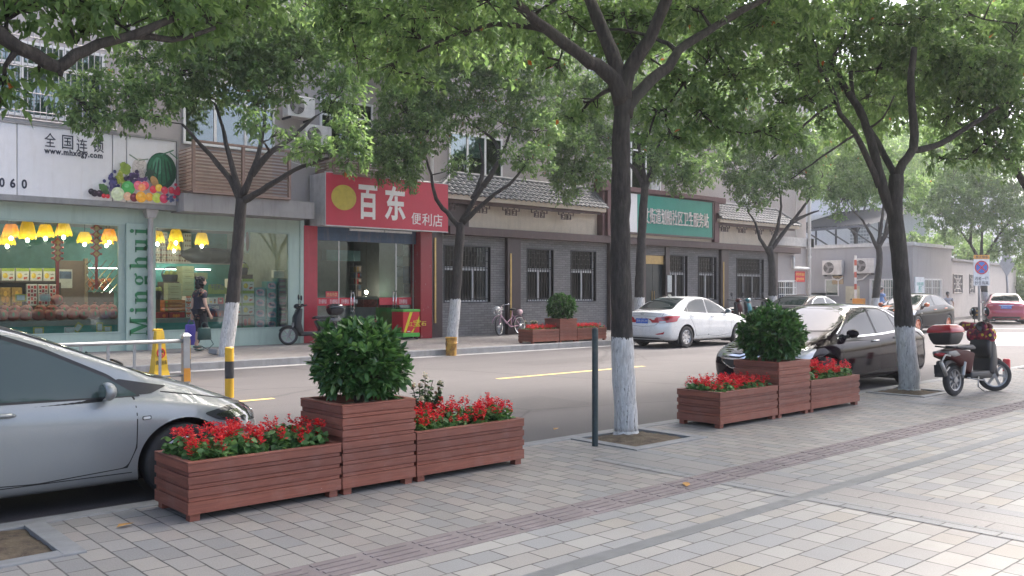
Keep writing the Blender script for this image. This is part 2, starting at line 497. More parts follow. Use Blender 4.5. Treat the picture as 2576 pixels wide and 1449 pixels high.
cream = mat("cream_render", (.60, .52, .42), .8, var=.05, dirt=((.40, .34, .28), .5))
black = mat("black_metal", (.018, .018, .02), .5, var=.2)
dark = mat("charcoal", (.03, .03, .032), .6)
gold = mat("gold_strip", (.45, .31, .12), .35, metal=.6)
def brickmat(name, lo, hi, mort, w=.26, h=.075):
	m, t, p = nodes(name)
	g = t.nodes.new("ShaderNodeNewGeometry"); sx = t.nodes.new("ShaderNodeSeparateXYZ"); cx = t.nodes.new("ShaderNodeCombineXYZ")
	t.links.new(g.outputs['Position'], sx.inputs[0])
	t.links.new(math_(t, 'ADD', sx.outputs[0], sx.outputs[1]), cx.inputs[0]); t.links.new(sx.outputs[2], cx.inputs[1])
	b = N(t, "ShaderNodeTexBrick")
	for i, q in (('Color1', (0, 0, 0, 1)), ('Color2', (1, 1, 1, 1)), ('Mortar', (.5, .5, .5, 1)), ('Scale', 1), ('Mortar Size', .007), ('Brick Width', w), ('Row Height', h), ('Mortar Smooth', .2), ('Bias', 0)):
		b.inputs[i].default_value = q
	t.links.new(cx.outputs[0], b.inputs['Vector'])
	c = ramp(t, b.outputs['Color'], [(0, lo), (1, hi)])
	n = noise(t, g.outputs['Position'], 2.2, 5, .6)
	c = mixc(t, math_(t, 'MULTIPLY', ramp(t, n, [(.4, (0, 0, 0)), (.75, (1, 1, 1))]), .4), c, tuple(x * .6 for x in lo))
	c = mixc(t, b.outputs['Fac'], c, mort)
	t.links.new(c, p.inputs['Base Color']); p.inputs['Roughness'].default_value = .8
	bump(t, p, math_(t, 'MULTIPLY', b.outputs['Fac'], -1), .8, .012)
	return m
brick = brickmat("grey_brick", (.165, .158, .155), (.225, .215, .21), (.10, .095, .092))

# ---- the apartment block above the shops
apt = thing("apartment_building", (14, 22, 3.4), "long pale apartment block with louvred window boxes above the row of shops", "building")
W = YW + .18
XE = FX(2037, YW); XC = FX(1950, YW)
b = MB().box(-14, XE, W, W + 9, 3.45, 13.5).box(-14, 1.0, W, W + 9, ZF, 3.449).box(XC + .05, XE, YW, W + 9, ZF, 3.449)
b.build("wall", pinkw, apt)
MB().box(XC, XE + .3, YW - .05, YW - .004, 3.55, 3.95).box(XE, XE + .35, YW - .05, W + 9, 3.55, 3.95).build("ledge", mat("pale_ledge", (.5, .49, .48), .8), apt)
def apt_window(x0, x1, z0, z1, n, parent=apt, Y=W, cur=.6, mats=None):
	f = MB(); d = .06
	f.box(x0, x1, Y - .05, Y - .003, z0, z0 + d).box(x0, x1, Y - .05, Y - .003, z1 - d, z1)
	f.box(x0, x0 + d, Y - .045, Y - .003, z0 + d, z1 - d).box(x1 - d, x1, Y - .045, Y - .003, z0 + d, z1 - d)
	for i in range(1, n):
		q = x0 + (x1 - x0) * i / n
		f.box(q - .035, q + .035, Y - .048, Y - .003, z0 + d, z1 - d)
	if z1 - z0 > 1.35: f.box(x0 + d, x1 - d, Y - .046, Y - .003, z0 + (z1 - z0) * .68, z0 + (z1 - z0) * .68 + .05)
	fo = f.build("window", pvc, parent)
	MB().box(x0 + .02, x1 - .02, Y - .024, Y - .020, z0 + .02, z1 - .02).build("pane", winter, fo)
	c = MB().quad((x0, Y - .006, z0), (x1, Y - .006, z0), (x1, Y - .006, z1), (x0, Y - .006, z1), 0)
	if cur:
		for i in range(n):
			if (i + int(x0 * 3)) % 3 == 1 and cur < 1: continue
			a, e = x0 + (x1 - x0) * i / n, x0 + (x1 - x0) * (i + 1) / n
			q = z0 if cur > .5 else z0 + (z1 - z0) * .45
			for k in range(14):
				u, v_ = a + (e - a) * k / 14, a + (e - a) * (k + 1) / 14
				y1, y2 = Y - .010 - .006 * (k % 2), Y - .010 - .006 * ((k + 1) % 2)
				c.quad((u, y1, q), (v_, y2, q), (v_, y2, z1), (u, y1, z1), 1)
	c.build("curtain", [indoor_dark, curtain], fo)
	return fo
x0, x1 = FX(-60, W), FX(262, W)
wz0, wz1 = 5.30, 6.95
apt_window(x0, x1, wz0, wz1, 3, cur=1)
g = MB(); yg = W - .42
for i in range(24):
	q = x0 - .1 + (x1 - x0 + .25) * i / 23
	g.tube([(q, yg, 5.17), (q, yg, 7.05)], .011, 6)
for z in (5.17, 5.35, 5.75, 6.3, 6.95):
	g.tube([(x0 - .1, yg - .012, z), (x1 + .15, yg - .012, z)], .014, 6)
for q in (x0 - .1, x1 + .15):
	for z in (5.17, 5.75, 6.3, 6.95): g.tube([(q, yg, z), (q, W, z)], .013, 6)
g.box(x0 - .1, x1 + .15, yg, W, 5.11, 5.15)
g.build("window_grille", steel, apt)
def louvre(px0, px1, pyt, pyb, Y, parent, side=True, posts=3):
	"""box of timber coloured louvres in front of a window"""
	a = F(px0, 600, Y).x; e = F(px1, 600, Y).x
	z1, z0 = FZ(px1, pyt, Y), FZ(px1, pyb, Y)
	l = MB(); n = max(3, int((z1 - z0) / .085))
	for i in range(n):
		z = z0 + .05 + (z1 - z0 - .1) * i / n
		T = Matrix.Translation((0, Y, z)) @ Matrix.Rotation(R(32), 4, 'X')
		l.box(a, e, -.012, .055, -.006, .008, 0, T)
		if side:
			T = Matrix.Translation((a, 0, z)) @ Matrix.Rotation(R(-32), 4, 'Y')
			l.box(-.012, .055, Y, W - .01, -.006, .008, 0, T)
	for i in range(posts):
		q = a + (e - a) * i / (posts - 1)
		l.box(q - .035, q + .035, Y - .03, Y + .04, z0, z1)
	l.box(a - .03, e + .03, Y - .034, Y + .045, z1, z1 + .05).box(a - .03, e + .03, Y - .034, W, z0 - .06, z0)
	l.box(a - .034, a + .03, W - .06, W - .002, z0, z1)
	o = l.build("louvre_box", bronze, parent)
	MB().box(a + .12, e - .1, W - .30, W - .26, z0 + .02, z1 - .05).build("backing", ply, o)
	return a, e, z0, z1
a, e, z0, z1 = louvre(487, 728, 384, 497, 20.55, apt)
apt_window(a + .15, e + .1, z1 + .1, z1 + 1.75, 3, cur=0)
MB().box(a - .2, e + .75, 20.62, W - .004, z0 - .5, z0 - .07).build("balcony_slab", greyw, apt)
a, e, z0, z1 = louvre(840, 968, 403, 446, 20.65, apt)
apt_window(a + .1, e + .2, z1 + .15, z1 + 1.7, 2, cur=0)
louvre(925, 1045, 48, 118, 20.65, apt)
for px0, px1, pyt, pyb, n, c_ in ((1128, 1262, 330, 437, 3, .4), (1585, 1660, 330, 478, 2, 1), (1850, 1905, 440, 505, 2, 0), (870, 1010, -20, 52, 3, 0), (1150, 1270, -40, 120, 3, .4), (1480, 1580, 60, 220, 3, .4)):
	apt_window(FX(px0, W), FX(px1, W), FZ(px0, pyb, W), FZ(px0, pyt, W), n, cur=c_)
for px, z0, z1, r in ((1082, 3.4, 13, .055), (2030, ZF, 13, .08), (1998, 3.9, 13, .03)):
	q = FX(px, W if px < 2000 else YW)
	b = MB().tube([(q, W - .1 if px < 2000 else YW - .12, z0), (q, W - .1 if px < 2000 else YW - .12, z1)], r, 10)
	for z in np.arange(z0 + 1, z1, 2): b.lathe([(r + .012, -.05), (r + .012, .05)], (q, W - .1 if px < 2000 else YW - .12, z), 10)
	if px == 2030: b.tube([(q, YW - .12, 2.55), (q - 1.4, YW - .12, 2.55), (q - 1.4, YW - .12, 3.1)], .07, 10)
	b.build("drain_pipe", pvc, apt, smooth=True)
# end window by the corner
x0, x1 = FX(1952, YW), FX(1995, YW)
f = MB(); z0, z1 = FZ(1952, 775, YW), FZ(1952, 706, YW)
apt_window(x0, x1, z0, z1, 2, Y=YW, cur=1)
for i in range(9): f.tube([(x0 + (x1 - x0) * i / 8, YW - .16, z0), (x0 + (x1 - x0) * i / 8, YW - .16, z1)], .012, 6)
for i in range(5): f.tube([(x0, YW - .15, z0 + (z1 - z0) * i / 4), (x1, YW - .15, z0 + (z1 - z0) * i / 4)], .014, 6)
f.build("window_grille", pvc, apt)
b = MB()
for i, (p0, p1, sag) in enumerate((((1090, 455), (1130, 438), .1), ((1085, 460), (1180, 445), .12), ((900, 395), (1085, 458), .15), ((620, 345), (830, 425), .2))):
	A_0, A_1 = F(*p0, W - .15), F(*p1, W - .15)
	b.tube([A_0.lerp(A_1, u) - Vector((0, 0, sag * 4 * u * (1 - u))) for u in np.linspace(0, 1, 8)], .008, 5)
b.build("wall_cable", pvc, apt)

def ac_unit(px0, py0, px1, py1, Y, label, mark=None):
	A, B = F(px0, py0, Y), F(px1, py1, Y)
	w_ = .80; h = .56
	t_ = thing("air_conditioner", (A.x + w_ / 2, Y, A.z - h), label, "air conditioner", "air conditioners on the walls")
	cs = mat("ac_casing", (.62, .60, .57), .5, dirt=((.35, .30, .26), .5))
	MB().bbox(-w_ / 2, w_ / 2, 0, .30, 0, h, .02).build("casing", cs, t_, local=True)
	cx = -.13
	MB().lathe([(.235, -.012), (.235, .0), (.215, .0), (.215, -.03)], (0, 0, 0), 28, M=Matrix.Translation((cx, -.002, h / 2)) @ Matrix.Rotation(R(90), 4, 'X')).build("fan_ring", cs, t_, smooth=True, local=True)
	f = MB().lathe([(0, .004), (.21, .004)], n=28, M=Matrix.Translation((cx, 0, h / 2)) @ Matrix.Rotation(R(90), 4, 'X'))
	f.build("fan_well", mat("ac_well", (.09, .085, .08), .8), t_, local=True)
	f = MB()
	for k in range(3):
		M = Matrix.Translation((cx, -.008, h / 2)) @ Matrix.Rotation(R(90), 4, 'X') @ Matrix.Rotation(R(120 * k + 20), 4, 'Z')
		f.add([M @ Vector(q) for q in ((.03, -.02, 0), (.19, -.10, .004), (.20, .03, .004), (.03, .04, 0))], [(0, 1, 2, 3)])
	f.lathe([(0, .006), (.05, .006)], n=14, M=Matrix.Translation((cx, -.008, h / 2)) @ Matrix.Rotation(R(90), 4, 'X'))
	f.build("fan", mat("ac_fan", (.33, .31, .30), .6), t_, local=True)
	g = MB()
	for k in range(1, 6):
		r = .21 * k / 6
		g.tube([(cx + r * cos(2 * pi * j / 20), -.018, h / 2 + r * sin(2 * pi * j / 20)) for j in range(20)], .0035, 4, closed=True)
	for k in range(10):
		q = pi * k / 5
		g.tube([(cx + .02 * cos(q), -.018, h / 2 + .02 * sin(q)), (cx + .22 * cos(q), -.018, h / 2 + .22 * sin(q))], .003, 4)
	g.build("fan_guard", mat("ac_guard", (.28, .27, .26), .6), t_, local=True)
	MB().box(-.34, -.30, -.0, .45, -.05, 0).box(.28, .32, -.0, .45, -.05, 0).build("bracket", black, t_, local=True)
	return t_
ac_unit(724, 236, 790, 292, W - .52, "beige air conditioner with exposed fan high above the brown louvre box")
ac_unit(768, 310, 830, 360, W - .52, "beige air conditioner hung lower, half hidden by leaves above the red sign")

# ---- fruit shop
fs = thing("fruit_shop", (7.5, YW, ZF), "mint green fruit shop front with two wide windows and hanging yellow lamps", "shop")
x1a, x1b = 1.2, FX(302, YW)
x2a, x2b = FX(387, YW), FX(728, YW)
YE = 25.9
b = MB()
b.box(1.0, x2b + .42, YW, YW + .12, ZF, .50)                     # plinth
b.box(1.0, x2b + .42, YW, YW + .12, 3.03, 3.53)                  # fascia
b.box(x1b + .12, x2a, YW - .06, YW + .12, ZF, 3.06)              # pilaster between
b.box(x2b, x2b + .42, YW, YW + .12, .50, 3.03)
b.box(x2b + .30, x2b + .42, YW - .03, YW, ZF, 3.51)
b.build("wall", mint, fs, bevel=.006)
b = MB()
for a, e in ((x1a, x1b), (x2a, x2b)):
	b.box(a, e, YW - .012, YW + .05, .50, .54).box(a, e, YW - .012, YW + .05, 2.99, 3.03)
	b.box(a, a + .04, YW - .012, YW + .05, .54, 2.99).box(e - .04, e, YW - .012, YW + .05, .54, 2.99)
b.box(x1b, x1b + .115, YW - .004, YW + .1, .50, 3.03)
b.build("window_frame", mint_d, fs)
shopglass = glassmat("shop_glass", (.82, .90, .88), .03)
for a, e in ((x1a, x1b), (x2a, x2b)): MB().box(a + .04, e - .04, YW + .015, YW + .021, .54, 2.99).build("window_pane", shopglass, fs)
teal = mat("teal_wall", (.10, .30, .29), .7, var=.15)
MB().box(1.0, x2b + .4, YE, YE + .1, ZF, 3.45).build("back_wall", teal, fs)
MB().box(1.0, x2b + .4, YW + .13, YE, ZF - .01, ZF + .02).build("shop_floor", mat("shop_floor", (.25, .22, .2), .4), fs)
MB().box(1.0, x2b + .4, YW + .125, YE, 3.22, 3.45).build("shop_ceiling", mat("shop_ceiling", (.30, .25, .23), .8), fs)
MB().box(.9, 1.0, YW, YE, ZF, 3.45).box(x2b + .3, x2b + .4, YW + .13, YE, ZF, 3.45).build("inner_wall", mat("shop_inner", (.36, .40, .38), .8), fs)
b = MB().tube([(FX(376, YW - .1), YW - .16, ZF), (FX(376, YW - .1), YW - .16, 3.2)], .062, 12)
for z in (.5, 1.0, 1.12, 1.6, 2.35): b.lathe([(.07, -.04), (.07, .04)], (FX(376, YW - .1), YW - .16, z), 12)
q = FX(376, YW - .1)
b.add([(q - .09, YW - .26, 3.2), (q + .09, YW - .26, 3.2), (q + .09, YW - .06, 3.2), (q - .09, YW - .06, 3.2), (q - .16, YW - .32, 3.44), (q + .16, YW - .32, 3.44), (q + .16, YW - .03, 3.44), (q - .16, YW - .03, 3.44)],
	  [(0, 1, 5, 4), (1, 2, 6, 5), (2, 3, 7, 6), (3, 0, 4, 7), (0, 3, 2, 1), (4, 5, 6, 7)])
b.build("drain_pipe", mat("grey_pipe", (.42, .40, .38), .6, dirt=((.22, .2, .19), .6)), fs, auto=40)
# upright green lettering, reading upwards: slab serif letters drawn as strokes
grn = mat("shop_green_letter", (.03, .19, .075), .5)
def serif(ch):
	"""(polygons, width) with cap height 1"""
	s = []; r = lambda x0, y0, x1, y1: s.append([(x0, y0), (x1, y0), (x1, y1), (x0, y1)])
	T = .20; h = .05
	def stem(x, y0, y1, foot=True, top=True):
		r(x, y0, x + T, y1)
		if foot: r(x - .09, y0, x + T + .09, y0 + h)
		if top: r(x - .12, y1 - h, x + T, y1)
	if ch == 'M':
		r(.12, 0, .17, 1); r(.02, 0, .30, h); r(.02, 1 - h, .34, 1); s.append([(.12, 1), (.36, 1), (.66, .22), (.58, 0), (.52, 0)])
		s.append([(.80, 1), (.55, 0), (.60, 0), (.87, .9)]); r(.78, 0, 1.0, 1); r(.70, 0, 1.1, h); r(.85, 1 - h, 1.1, 1); return s, 1.14
	if ch == 'i':
		stem(.12, 0, .68); s.append([(.22 + .115 * cos(2 * pi * k / 14), .88 + .115 * sin(2 * pi * k / 14)) for k in range(14)]); return s, .42
	if ch in 'nhu':
		if ch == 'u':
			stem(.12, .03, .68, foot=False); s.append([(.12, .2), (.32, .2), (.42, .06), (.55, .13), (.55, .05), (.40, -.03), (.22, .0)]); r(.52, 0, .72, .68); r(.40, .63, .52, .68); r(.72, 0, .82, h)
		else:
			stem(.12, 0, 1 if ch == 'h' else .68); s.append([(.32, .5), (.32, .57), (.46, .70), (.60, .70), (.72, .55), (.72, .4), (.52, .4), (.50, .58), (.44, .61)]); r(.52, 0, .72, .45); r(.43, 0, .81, h)
		return s, .86
	if ch == 'g':
		for cx, cy, rx, ry, ix in ((.36, .46, .28, .24, .11), (.38, -.10, .34, .17, .22)):
			k = 18
			for q in range(k):
				a0, a1 = 2 * pi * q / k, 2 * pi * (q + 1) / k
				s.append([(cx + rx * cos(a0), cy + ry * sin(a0)), (cx + rx * cos(a1), cy + ry * sin(a1)), (cx + ix * cos(a1), cy + (ry - .045) * sin(a1)), (cx + ix * cos(a0), cy + (ry - .045) * sin(a0))])
		r(.14, .03, .62, .16); s.append([(.55, .62), (.74, .74), (.80, .66), (.66, .58)]); return s, .84
L = MB(); zc = FZ(345, 845, YW - .07)
tot = FZ(345, 573, YW - .07) - zc; lets = [serif(q) for q in "Minghui"]
pitch = .155; sc = (tot) / (sum(l[1] for l in lets) + pitch * 6)
xb = FX(383, YW - .07) - .115; zz = zc; cap = .40
for pol, wd in lets:
	for q in pol:
		L.prism([(xb - y * cap, zz + x_ * sc) for x_, y in q], .012, Matrix.Translation((0, YW - .074, 0)))
	zz += (wd + pitch) * sc
L.build("lettering", grn, fs)

# ---- white fruit shop sign
YS = 21.05
sx1 = FX(446, YS); sx0 = 1.0
zt, zb = FZ(300, 337, YS), FZ(300, 511, YS)
sg = thing("shop_sign", (sx1 - 2, YS, zb), "long white shop sign printed with a heap of fruit and a web address", "sign")
b = MB(); xs = [FX(-150, YS), FX(43, YS), FX(283, YS), FX(505 * .629, YS), sx1 - .02]
xs[3] = FX(505 * .629 * 1.0, YS)
xs[3] = FX(318, YS)
for a, e in zip(xs[:-1], xs[1:]): b.bbox(a + .008, e - .008, YS, YS + .05, zb + .03, zt - .03, .012)
b.build("sign_panel", mat("white_sign_face", (.74, .73, .735), .4, var=.03, dirt=((.5, .42, .36), .25)), sg)
MB().box(sx0, sx1 + .03, YS - .02, YW + .1, zt - .03, zt + .02).box(sx0, sx1 + .03, YS - .02, YW + .1, zb - .09, zb + .03).box(sx1 - .02, sx1 + .03, YS - .02, YW + .1, zb + .03, zt - .03).box(sx0, sx1, YS + .06, YW + .1, zb + .03, zt - .03).build("sign_frame", mat("sign_frame_grey", (.27, .265, .26), .5, dirt=((.15, .14, .14), .5)), sg)
ink = mat("navy_ink", (.025, .028, .05), .5)
yl = YS - .002
pxs = [(126, 352), (170, 358), (206, 367), (247, 366)]
for chx, (cx, cy) in zip("全国连锁", pxs):
	A = F(cx - 14, cy + 16, YS); B = F(cx + 14, cy - 16, YS)
	text(chx, A.x, B.x, A.z, B.z, onwall(yl), ink, sg, bold=.03)
A, B = F(111, 384, YS), F(258, 375, YS)
text("www.mhxdgy.com", A.x, B.x, A.z - .05, A.z + .12, onwall(yl), ink, sg, bold=.035, sp=1.15)
for chx, cx in (("6", 33), ("0", 63), ("0", 5)):
	A, B = F(cx * .97 - 7, 470, YS), F(cx * .97 + 7, 452, YS)
	zz = FZ(20, 460, YS)
	text(chx, A.x, B.x, zz - .10, zz + .10, onwall(yl), ink, sg, bold=.03)
# printed fruit: flat discs laid one over another on the sign face
def flat(name, M_, shapes, y0, parent, step=.0012):
	b = MB(); mats = []; y = y0
	for kind, cx, cz, rx, rz, colr, *rot in shapes:
		if colr not in mats: mats.append(colr)
		n = 22 if rx > .03 else 10; a = R(rot[0]) if rot else 0
		pts = []
		for k in range(n):
			q = 2 * pi * k / n
			if kind == 'o': u, v_ = rx * cos(q), rz * sin(q)
			elif kind == 'l': u = rx * cos(q); v_ = rz * sin(q) * abs(sin(q)) * (1.3 if k % 2 else 1)
			else: u = rx * (1 if cos(q) > 0 else -1); v_ = rz * (1 if sin(q) > 0 else -1)
			pts.append((cx + u * cos(a) - v_ * sin(a), cz + u * sin(a) + v_ * cos(a)))
		if kind == 'r':
			pts = [(cx + u * cos(a) - v_ * sin(a), cz + u * sin(a) + v_ * cos(a)) for u, v_ in ((-rx, -rz), (rx, -rz), (rx, rz), (-rx, rz))]
		y -= step
		vs = [M_ @ Vector((u, y, v_)) for u, v_ in pts]
		area = sum(pts[i][0] * pts[(i + 1) % len(pts)][1] - pts[(i + 1) % len(pts)][0] * pts[i][1] for i in range(len(pts)))
		b.add(vs, [tuple(range(len(vs))) if area > 0 else tuple(reversed(range(len(vs))))], mats.index(colr))
	return b.build(name, [pm(c) for c in mats], parent)
PM = {}
def pm(c):
	if c not in PM: PM[c] = mat("print_%02x%02x%02x" % c, sh(c), .5, var=.22, scale=14)
	return PM[c]
def fp(px, py):
	q = F(px, py, YS); return q.x, q.z
k = (F(400, 500, YS).x - F(380, 500, YS).x) / 20     # metres per pixel about there
kz = (FZ(400, 480, YS) - FZ(400, 500, YS)) / 20
sh_ = []
def fo(kind, px, py, rx, rz, c, *rot):
	x_, z_ = fp(px, py); sh_.append((kind, x_, z_, rx * k, rz * kz, c) + rot)
fo('o', 352, 422, 24, 30, (190, 178, 170)); fo('o', 352, 424, 20, 26, (205, 198, 192))
for i in range(14): fo('r', 340 + random.random() * 24, 405 + random.random() * 34, 5, .5, (160, 148, 140), random.uniform(0, 180))
fo('o', 406, 430, 38, 46, (22, 74, 52)); fo('o', 402, 427, 30, 40, (38, 104, 72)); fo('o', 396, 418, 12, 22, (74, 138, 108))
for i in range(7): fo('o', 376 + i * 10, 432, 1.3 + (i % 3) * .6, 40 - abs(i - 3) * 6, (18, 58, 44), (i - 3) * 6)
fo('r', 420, 384, 18, 1.6, (70, 120, 95), 25); fo('r', 436, 392, 12, 1.4, (70, 120, 95), -35); fo('r', 335, 396, 12, 1.5, (110, 130, 110), -30); fo('r', 360, 402, 12, 1.5, (110, 130, 110), 12)
for i in range(34): fo('o', 268 + random.gauss(14, 7), 462 - random.gauss(4, 11), 4, 4.5, random.choice([(62, 60, 110), (80, 76, 128), (48, 46, 88), (98, 84, 130)]))
for i in range(34): fo('o', 306 + random.gauss(0, 7), 450 + random.gauss(0, 13), 4, 4.5, random.choice([(172, 178, 70), (150, 160, 52), (190, 195, 100)]))
for i in range(4): fo('l', 305 + random.uniform(-8, 14), 425 + random.uniform(-8, 8), 10, 8, (128, 150, 60), random.uniform(0, 90))
for i in range(26): fo('o', 336 + random.gauss(0, 10), 452 + random.gauss(0, 8), 5, 5.5, random.choice([(58, 40, 84), (84, 62, 112), (44, 32, 66)]))
fo('o', 384, 458, 9, 15, (170, 130, 80), 25)
for i in range(5): fo('l', 366 + i * 3, 438 - i, 11, 4, (40, 66, 52), 60 + i * 25)
fo('l', 256, 474, 14, 8, (74, 110, 60), -40); fo('l', 262, 488, 10, 8, (46, 84, 50), 60)
for px, py, r, c in ((318, 474, 16, (70, 165, 80)), (292, 489, 16, (206, 216, 176)), (343, 468, 11, (232, 100, 120)), (360, 468, 10, (226, 84, 96)), (352, 473, 9, (240, 150, 90)),
					 (233, 487, 8, (38, 22, 40)), (246, 488, 8, (46, 26, 44)), (225, 483, 7, (30, 20, 36)), (256, 494, 5, (200, 24, 40)), (266, 495, 5, (210, 30, 50)), (316, 495, 10, (224, 176, 140)),
					 (332, 498, 10, (110, 22, 44)), (380, 478, 9, (206, 40, 60)), (394, 474, 9, (240, 190, 60)), (408, 480, 9, (214, 56, 76)), (349, 497, 13, (240, 168, 44)), (370, 497, 10, (240, 160, 40)),
					 (389, 499, 12, (190, 206, 80)), (406, 501, 11, (206, 50, 86)), (425, 480, 8, (206, 40, 66)), (436, 486, 7, (196, 40, 76))):
	fo('o', px, py, r, r * 1.05, c)
	fo('o', px - r * .25, py - r * .35, r * .38, r * .32, tuple(min(255, int(q * .75 + 64)) for q in c))
for i in range(22): fo('o', 425 + random.gauss(0, 8), 500 + random.gauss(0, 7), 3.4, 3.6, random.choice([(70, 80, 120), (96, 104, 140), (56, 60, 100)]))
for i in range(8): fo('o', 438 + random.gauss(0, 3), 480 + random.gauss(0, 14), 4, 4, (200, 36, 70))
flat("printed_fruit", Matrix.Identity(4), sh_, YS + .001, sg, .0009)

# ---- convenience store
cs = thing("convenience_store", (14, YW, ZF), "narrow convenience store with red pillars, blue shutter and glass doors", "shop")
px0, px1, px2, px3 = FX(763, YW), FX(797, YW), FX(1045, YW), FX(1076, YW)
redp = mat("red_pillar", (.40, .035, .055), .35, var=.08, dirt=((.5, .28, .28), .12))
MB().box(px0, px1, YW - .04, YW + .3, ZF, 3.24).build("pillar", redp, cs, bevel=.008)
m_, t, p = nodes("worn_red_tile")
v = coord(t, 'Object', (6, 6, 1.1))
c = mixc(t, ramp(t, noise(t, v, 3.2, 7, .72), [(.655, (0, 0, 0)), (.67, (1, 1, 1))]), (.27, .02, .03), (.55, .48, .47))
t.links.new(c, p.inputs['Base Color']); p.inputs['Roughness'].default_value = .25
MB().box(px2 + .03, px3, YW - .22, YW + .3, ZF, 3.24).build("pillar", m_, cs, bevel=.008)
b = MB()
for i in range(7): b.box(px1, px2 + .03, YW + .02 - .012 * (i % 2), YW + .06, 2.87 + i * .06, 2.93 + i * .06)
b.build("shutter", mat("blue_shutter", (.055, .10, .17), .5, dirt=((.3, .22, .2), .4)), cs)
ig = mat("store_inner", (.13, .165, .165), .8)
MB().box(px1 - .4, px2 + .5, 25.6, 25.7, ZF, 3.24).box(px1 - .1, px1, YW + .31, 25.6, ZF, 3.24).box(px2 + .35, px2 + .45, YW + .31, 25.6, ZF, 3.24).box(px1 - .4, px2 + .5, YW + .1, 25.6, 3.14, 3.24).box(px1 - .4, px2 + .5, YW + .1, 25.6, ZF - .02, ZF + .012).build("inner_wall", ig, cs)
dg = glassmat("door_glass", (.80, .90, .89), .02)
xm0, xm1 = FX(894, YW), FX(958, YW); xd = FX(856, YW)
panes = [(px1, xd - .004, 0), (xd + .004, xm0, .0), (xm1, FX(1000, YW), .0), (FX(1000, YW) + .006, px2, .0)]
for a, e, dy in panes[:2] + panes[2:]:
	MB().box(a, e, YW + .08 + dy, YW + .09 + dy, ZF + .01, 2.86).build("glass_panel", dg, cs)
b = MB()
for q in (px1 + .01, xd, px2 - .02, FX(1000, YW)): b.box(q - .012, q + .012, YW + .07, YW + .1, ZF, 2.87)
b.build("door_frame", mat("alu", (.55, .55, .55), .35, metal=.7), cs)
redf = mat("red_film", (.50, .03, .05), .5)
b = MB()
for a, e in ((px1 + .02, xm0 - .02), (xm1, px2 - .1)): b.box(a, e, YW + .072, YW + .078, FZ(900, 768, YW), FZ(900, 749, YW))
b.box(FX(823, YW), FX(854, YW), YW + .071, YW + .077, FZ(840, 748, YW), FZ(840, 733, YW))
b.build("red_band", redf, cs)
whitel = mat("white_letter", (.70, .68, .66), .5, var=.03)
for px in (805, 833, 862, 884): text("百东便利店", FX(px, YW), FX(px + 20, YW), FZ(px, 764, YW), FZ(px, 753, YW), onwall(YW + .071), whitel, cs, bold=.02, ext=.001)
text("百东便利店", FX(1008, YW), FX(1028, YW), FZ(1015, 764, YW), FZ(1015, 753, YW), onwall(YW + .071), whitel, cs, bold=.02, ext=.001)
text("内有热饮", FX(826, YW), FX(852, YW), FZ(840, 746, YW), FZ(840, 736, YW), onwall(YW + .070), mat("gold_letter", (.6, .45, .2), .5), cs, bold=.02, ext=.001)
for px in (884, 990):
	q = FX(px, YW); b = MB()
	for dx in (0, .10): b.tube([(q + dx, YW + .02, .85), (q + dx, YW + .02, 1.50)], .014, 8)
	for z in (.92, 1.43): b.tube([(q, YW + .02, z), (q + .1, YW + .02, z), (q + .1, YW + .08, z)], .01, 6)
	b.build("door_handle", mat("chrome", (.75, .75, .75), .15, metal=1), cs, smooth=True)
# red sign board
YR = 20.65
rx0, rx1 = FX(820, YR), FX(1127, YR)
rz0, rz1 = FZ(820, 565, YR), FZ(820, 433, YR)
rs = thing("shop_sign", ((rx0 + rx1) / 2, YR, rz0), "big red shop sign with a yellow disc and white characters", "sign")
redsign = mat("red_sign_face", (.47, .028, .055), .45, var=.05, scale=2)
MB().box(rx0, rx1, YR, YR + .05, rz0, rz1).build("sign_panel", redsign, rs)
side = mat("sign_side", (.52, .51, .50), .6, dirt=((.28, .26, .25), .6))
MB().box(rx0 - .006, rx1 + .004, YR + .051, YW + .1, rz0 + .002, rz1 - .002).box(rx0 - .02, rx1 + .01, YR - .006, YR + .052, rz0 - .03, rz0 - .001).box(rx0 - .02, rx1 + .01, YR - .006, YR + .052, rz1 + .001, rz1 + .02).box(rx0 - .02, rx0 - .0065, YR - .006, YR + .052, rz0, rz1).build("sign_case", side, rs)
A = F(865, 497, YR)
b = MB(); b.add([(A.x + .385 * cos(2 * pi * q / 36), YR - .006, A.z + .34 * sin(2 * pi * q / 36)) for q in range(36)], [tuple(range(36))])
b.build("yellow_disc", mat("yellow_disc", (.48, .38, .06), .5), rs)
def tx(ch, a0, b0, a1, b1, Y, m_, par, bold=.02, **kw):
	A, B = F(a0, b0, Y), F(a1, b1, Y); text(ch, A.x, B.x, A.z, B.z, onwall(Y - .002), m_, par, bold=bold, **kw)
tx("百", 902, 550, 949, 468, YR, whitel, rs, .03); tx("东", 968, 553, 1020, 470, YR, whitel, rs, .03)
tx("便", 1035, 564, 1059, 536, YR, whitel, rs, .02); tx("利", 1062, 567, 1086, 538, YR, whitel, rs, .02); tx("店", 1089, 570, 1113, 540, YR, whitel, rs, .02)
b = MB()
for a, e in ((880, 966), (968, 1036)): b.bbox(FX(a, YR + .3), FX(e, YR + .3), YR + .28, YR + .34, rz0 - .10, rz0 - .04, .01)
b.build("tube_light", pvc, rs)
MB().box(px3, FX(1112, YW) , YW - .02, YW + .3, ZF, 3.24).build("maroon_pier", maroon, cs)
MB().box(FX(1091, YW), FX(1091, YW) + .06, YW - .05, YW - .021, FZ(1090, 813, YW), FZ(1090, 598, YW)).build("gold_trim", gold, cs)
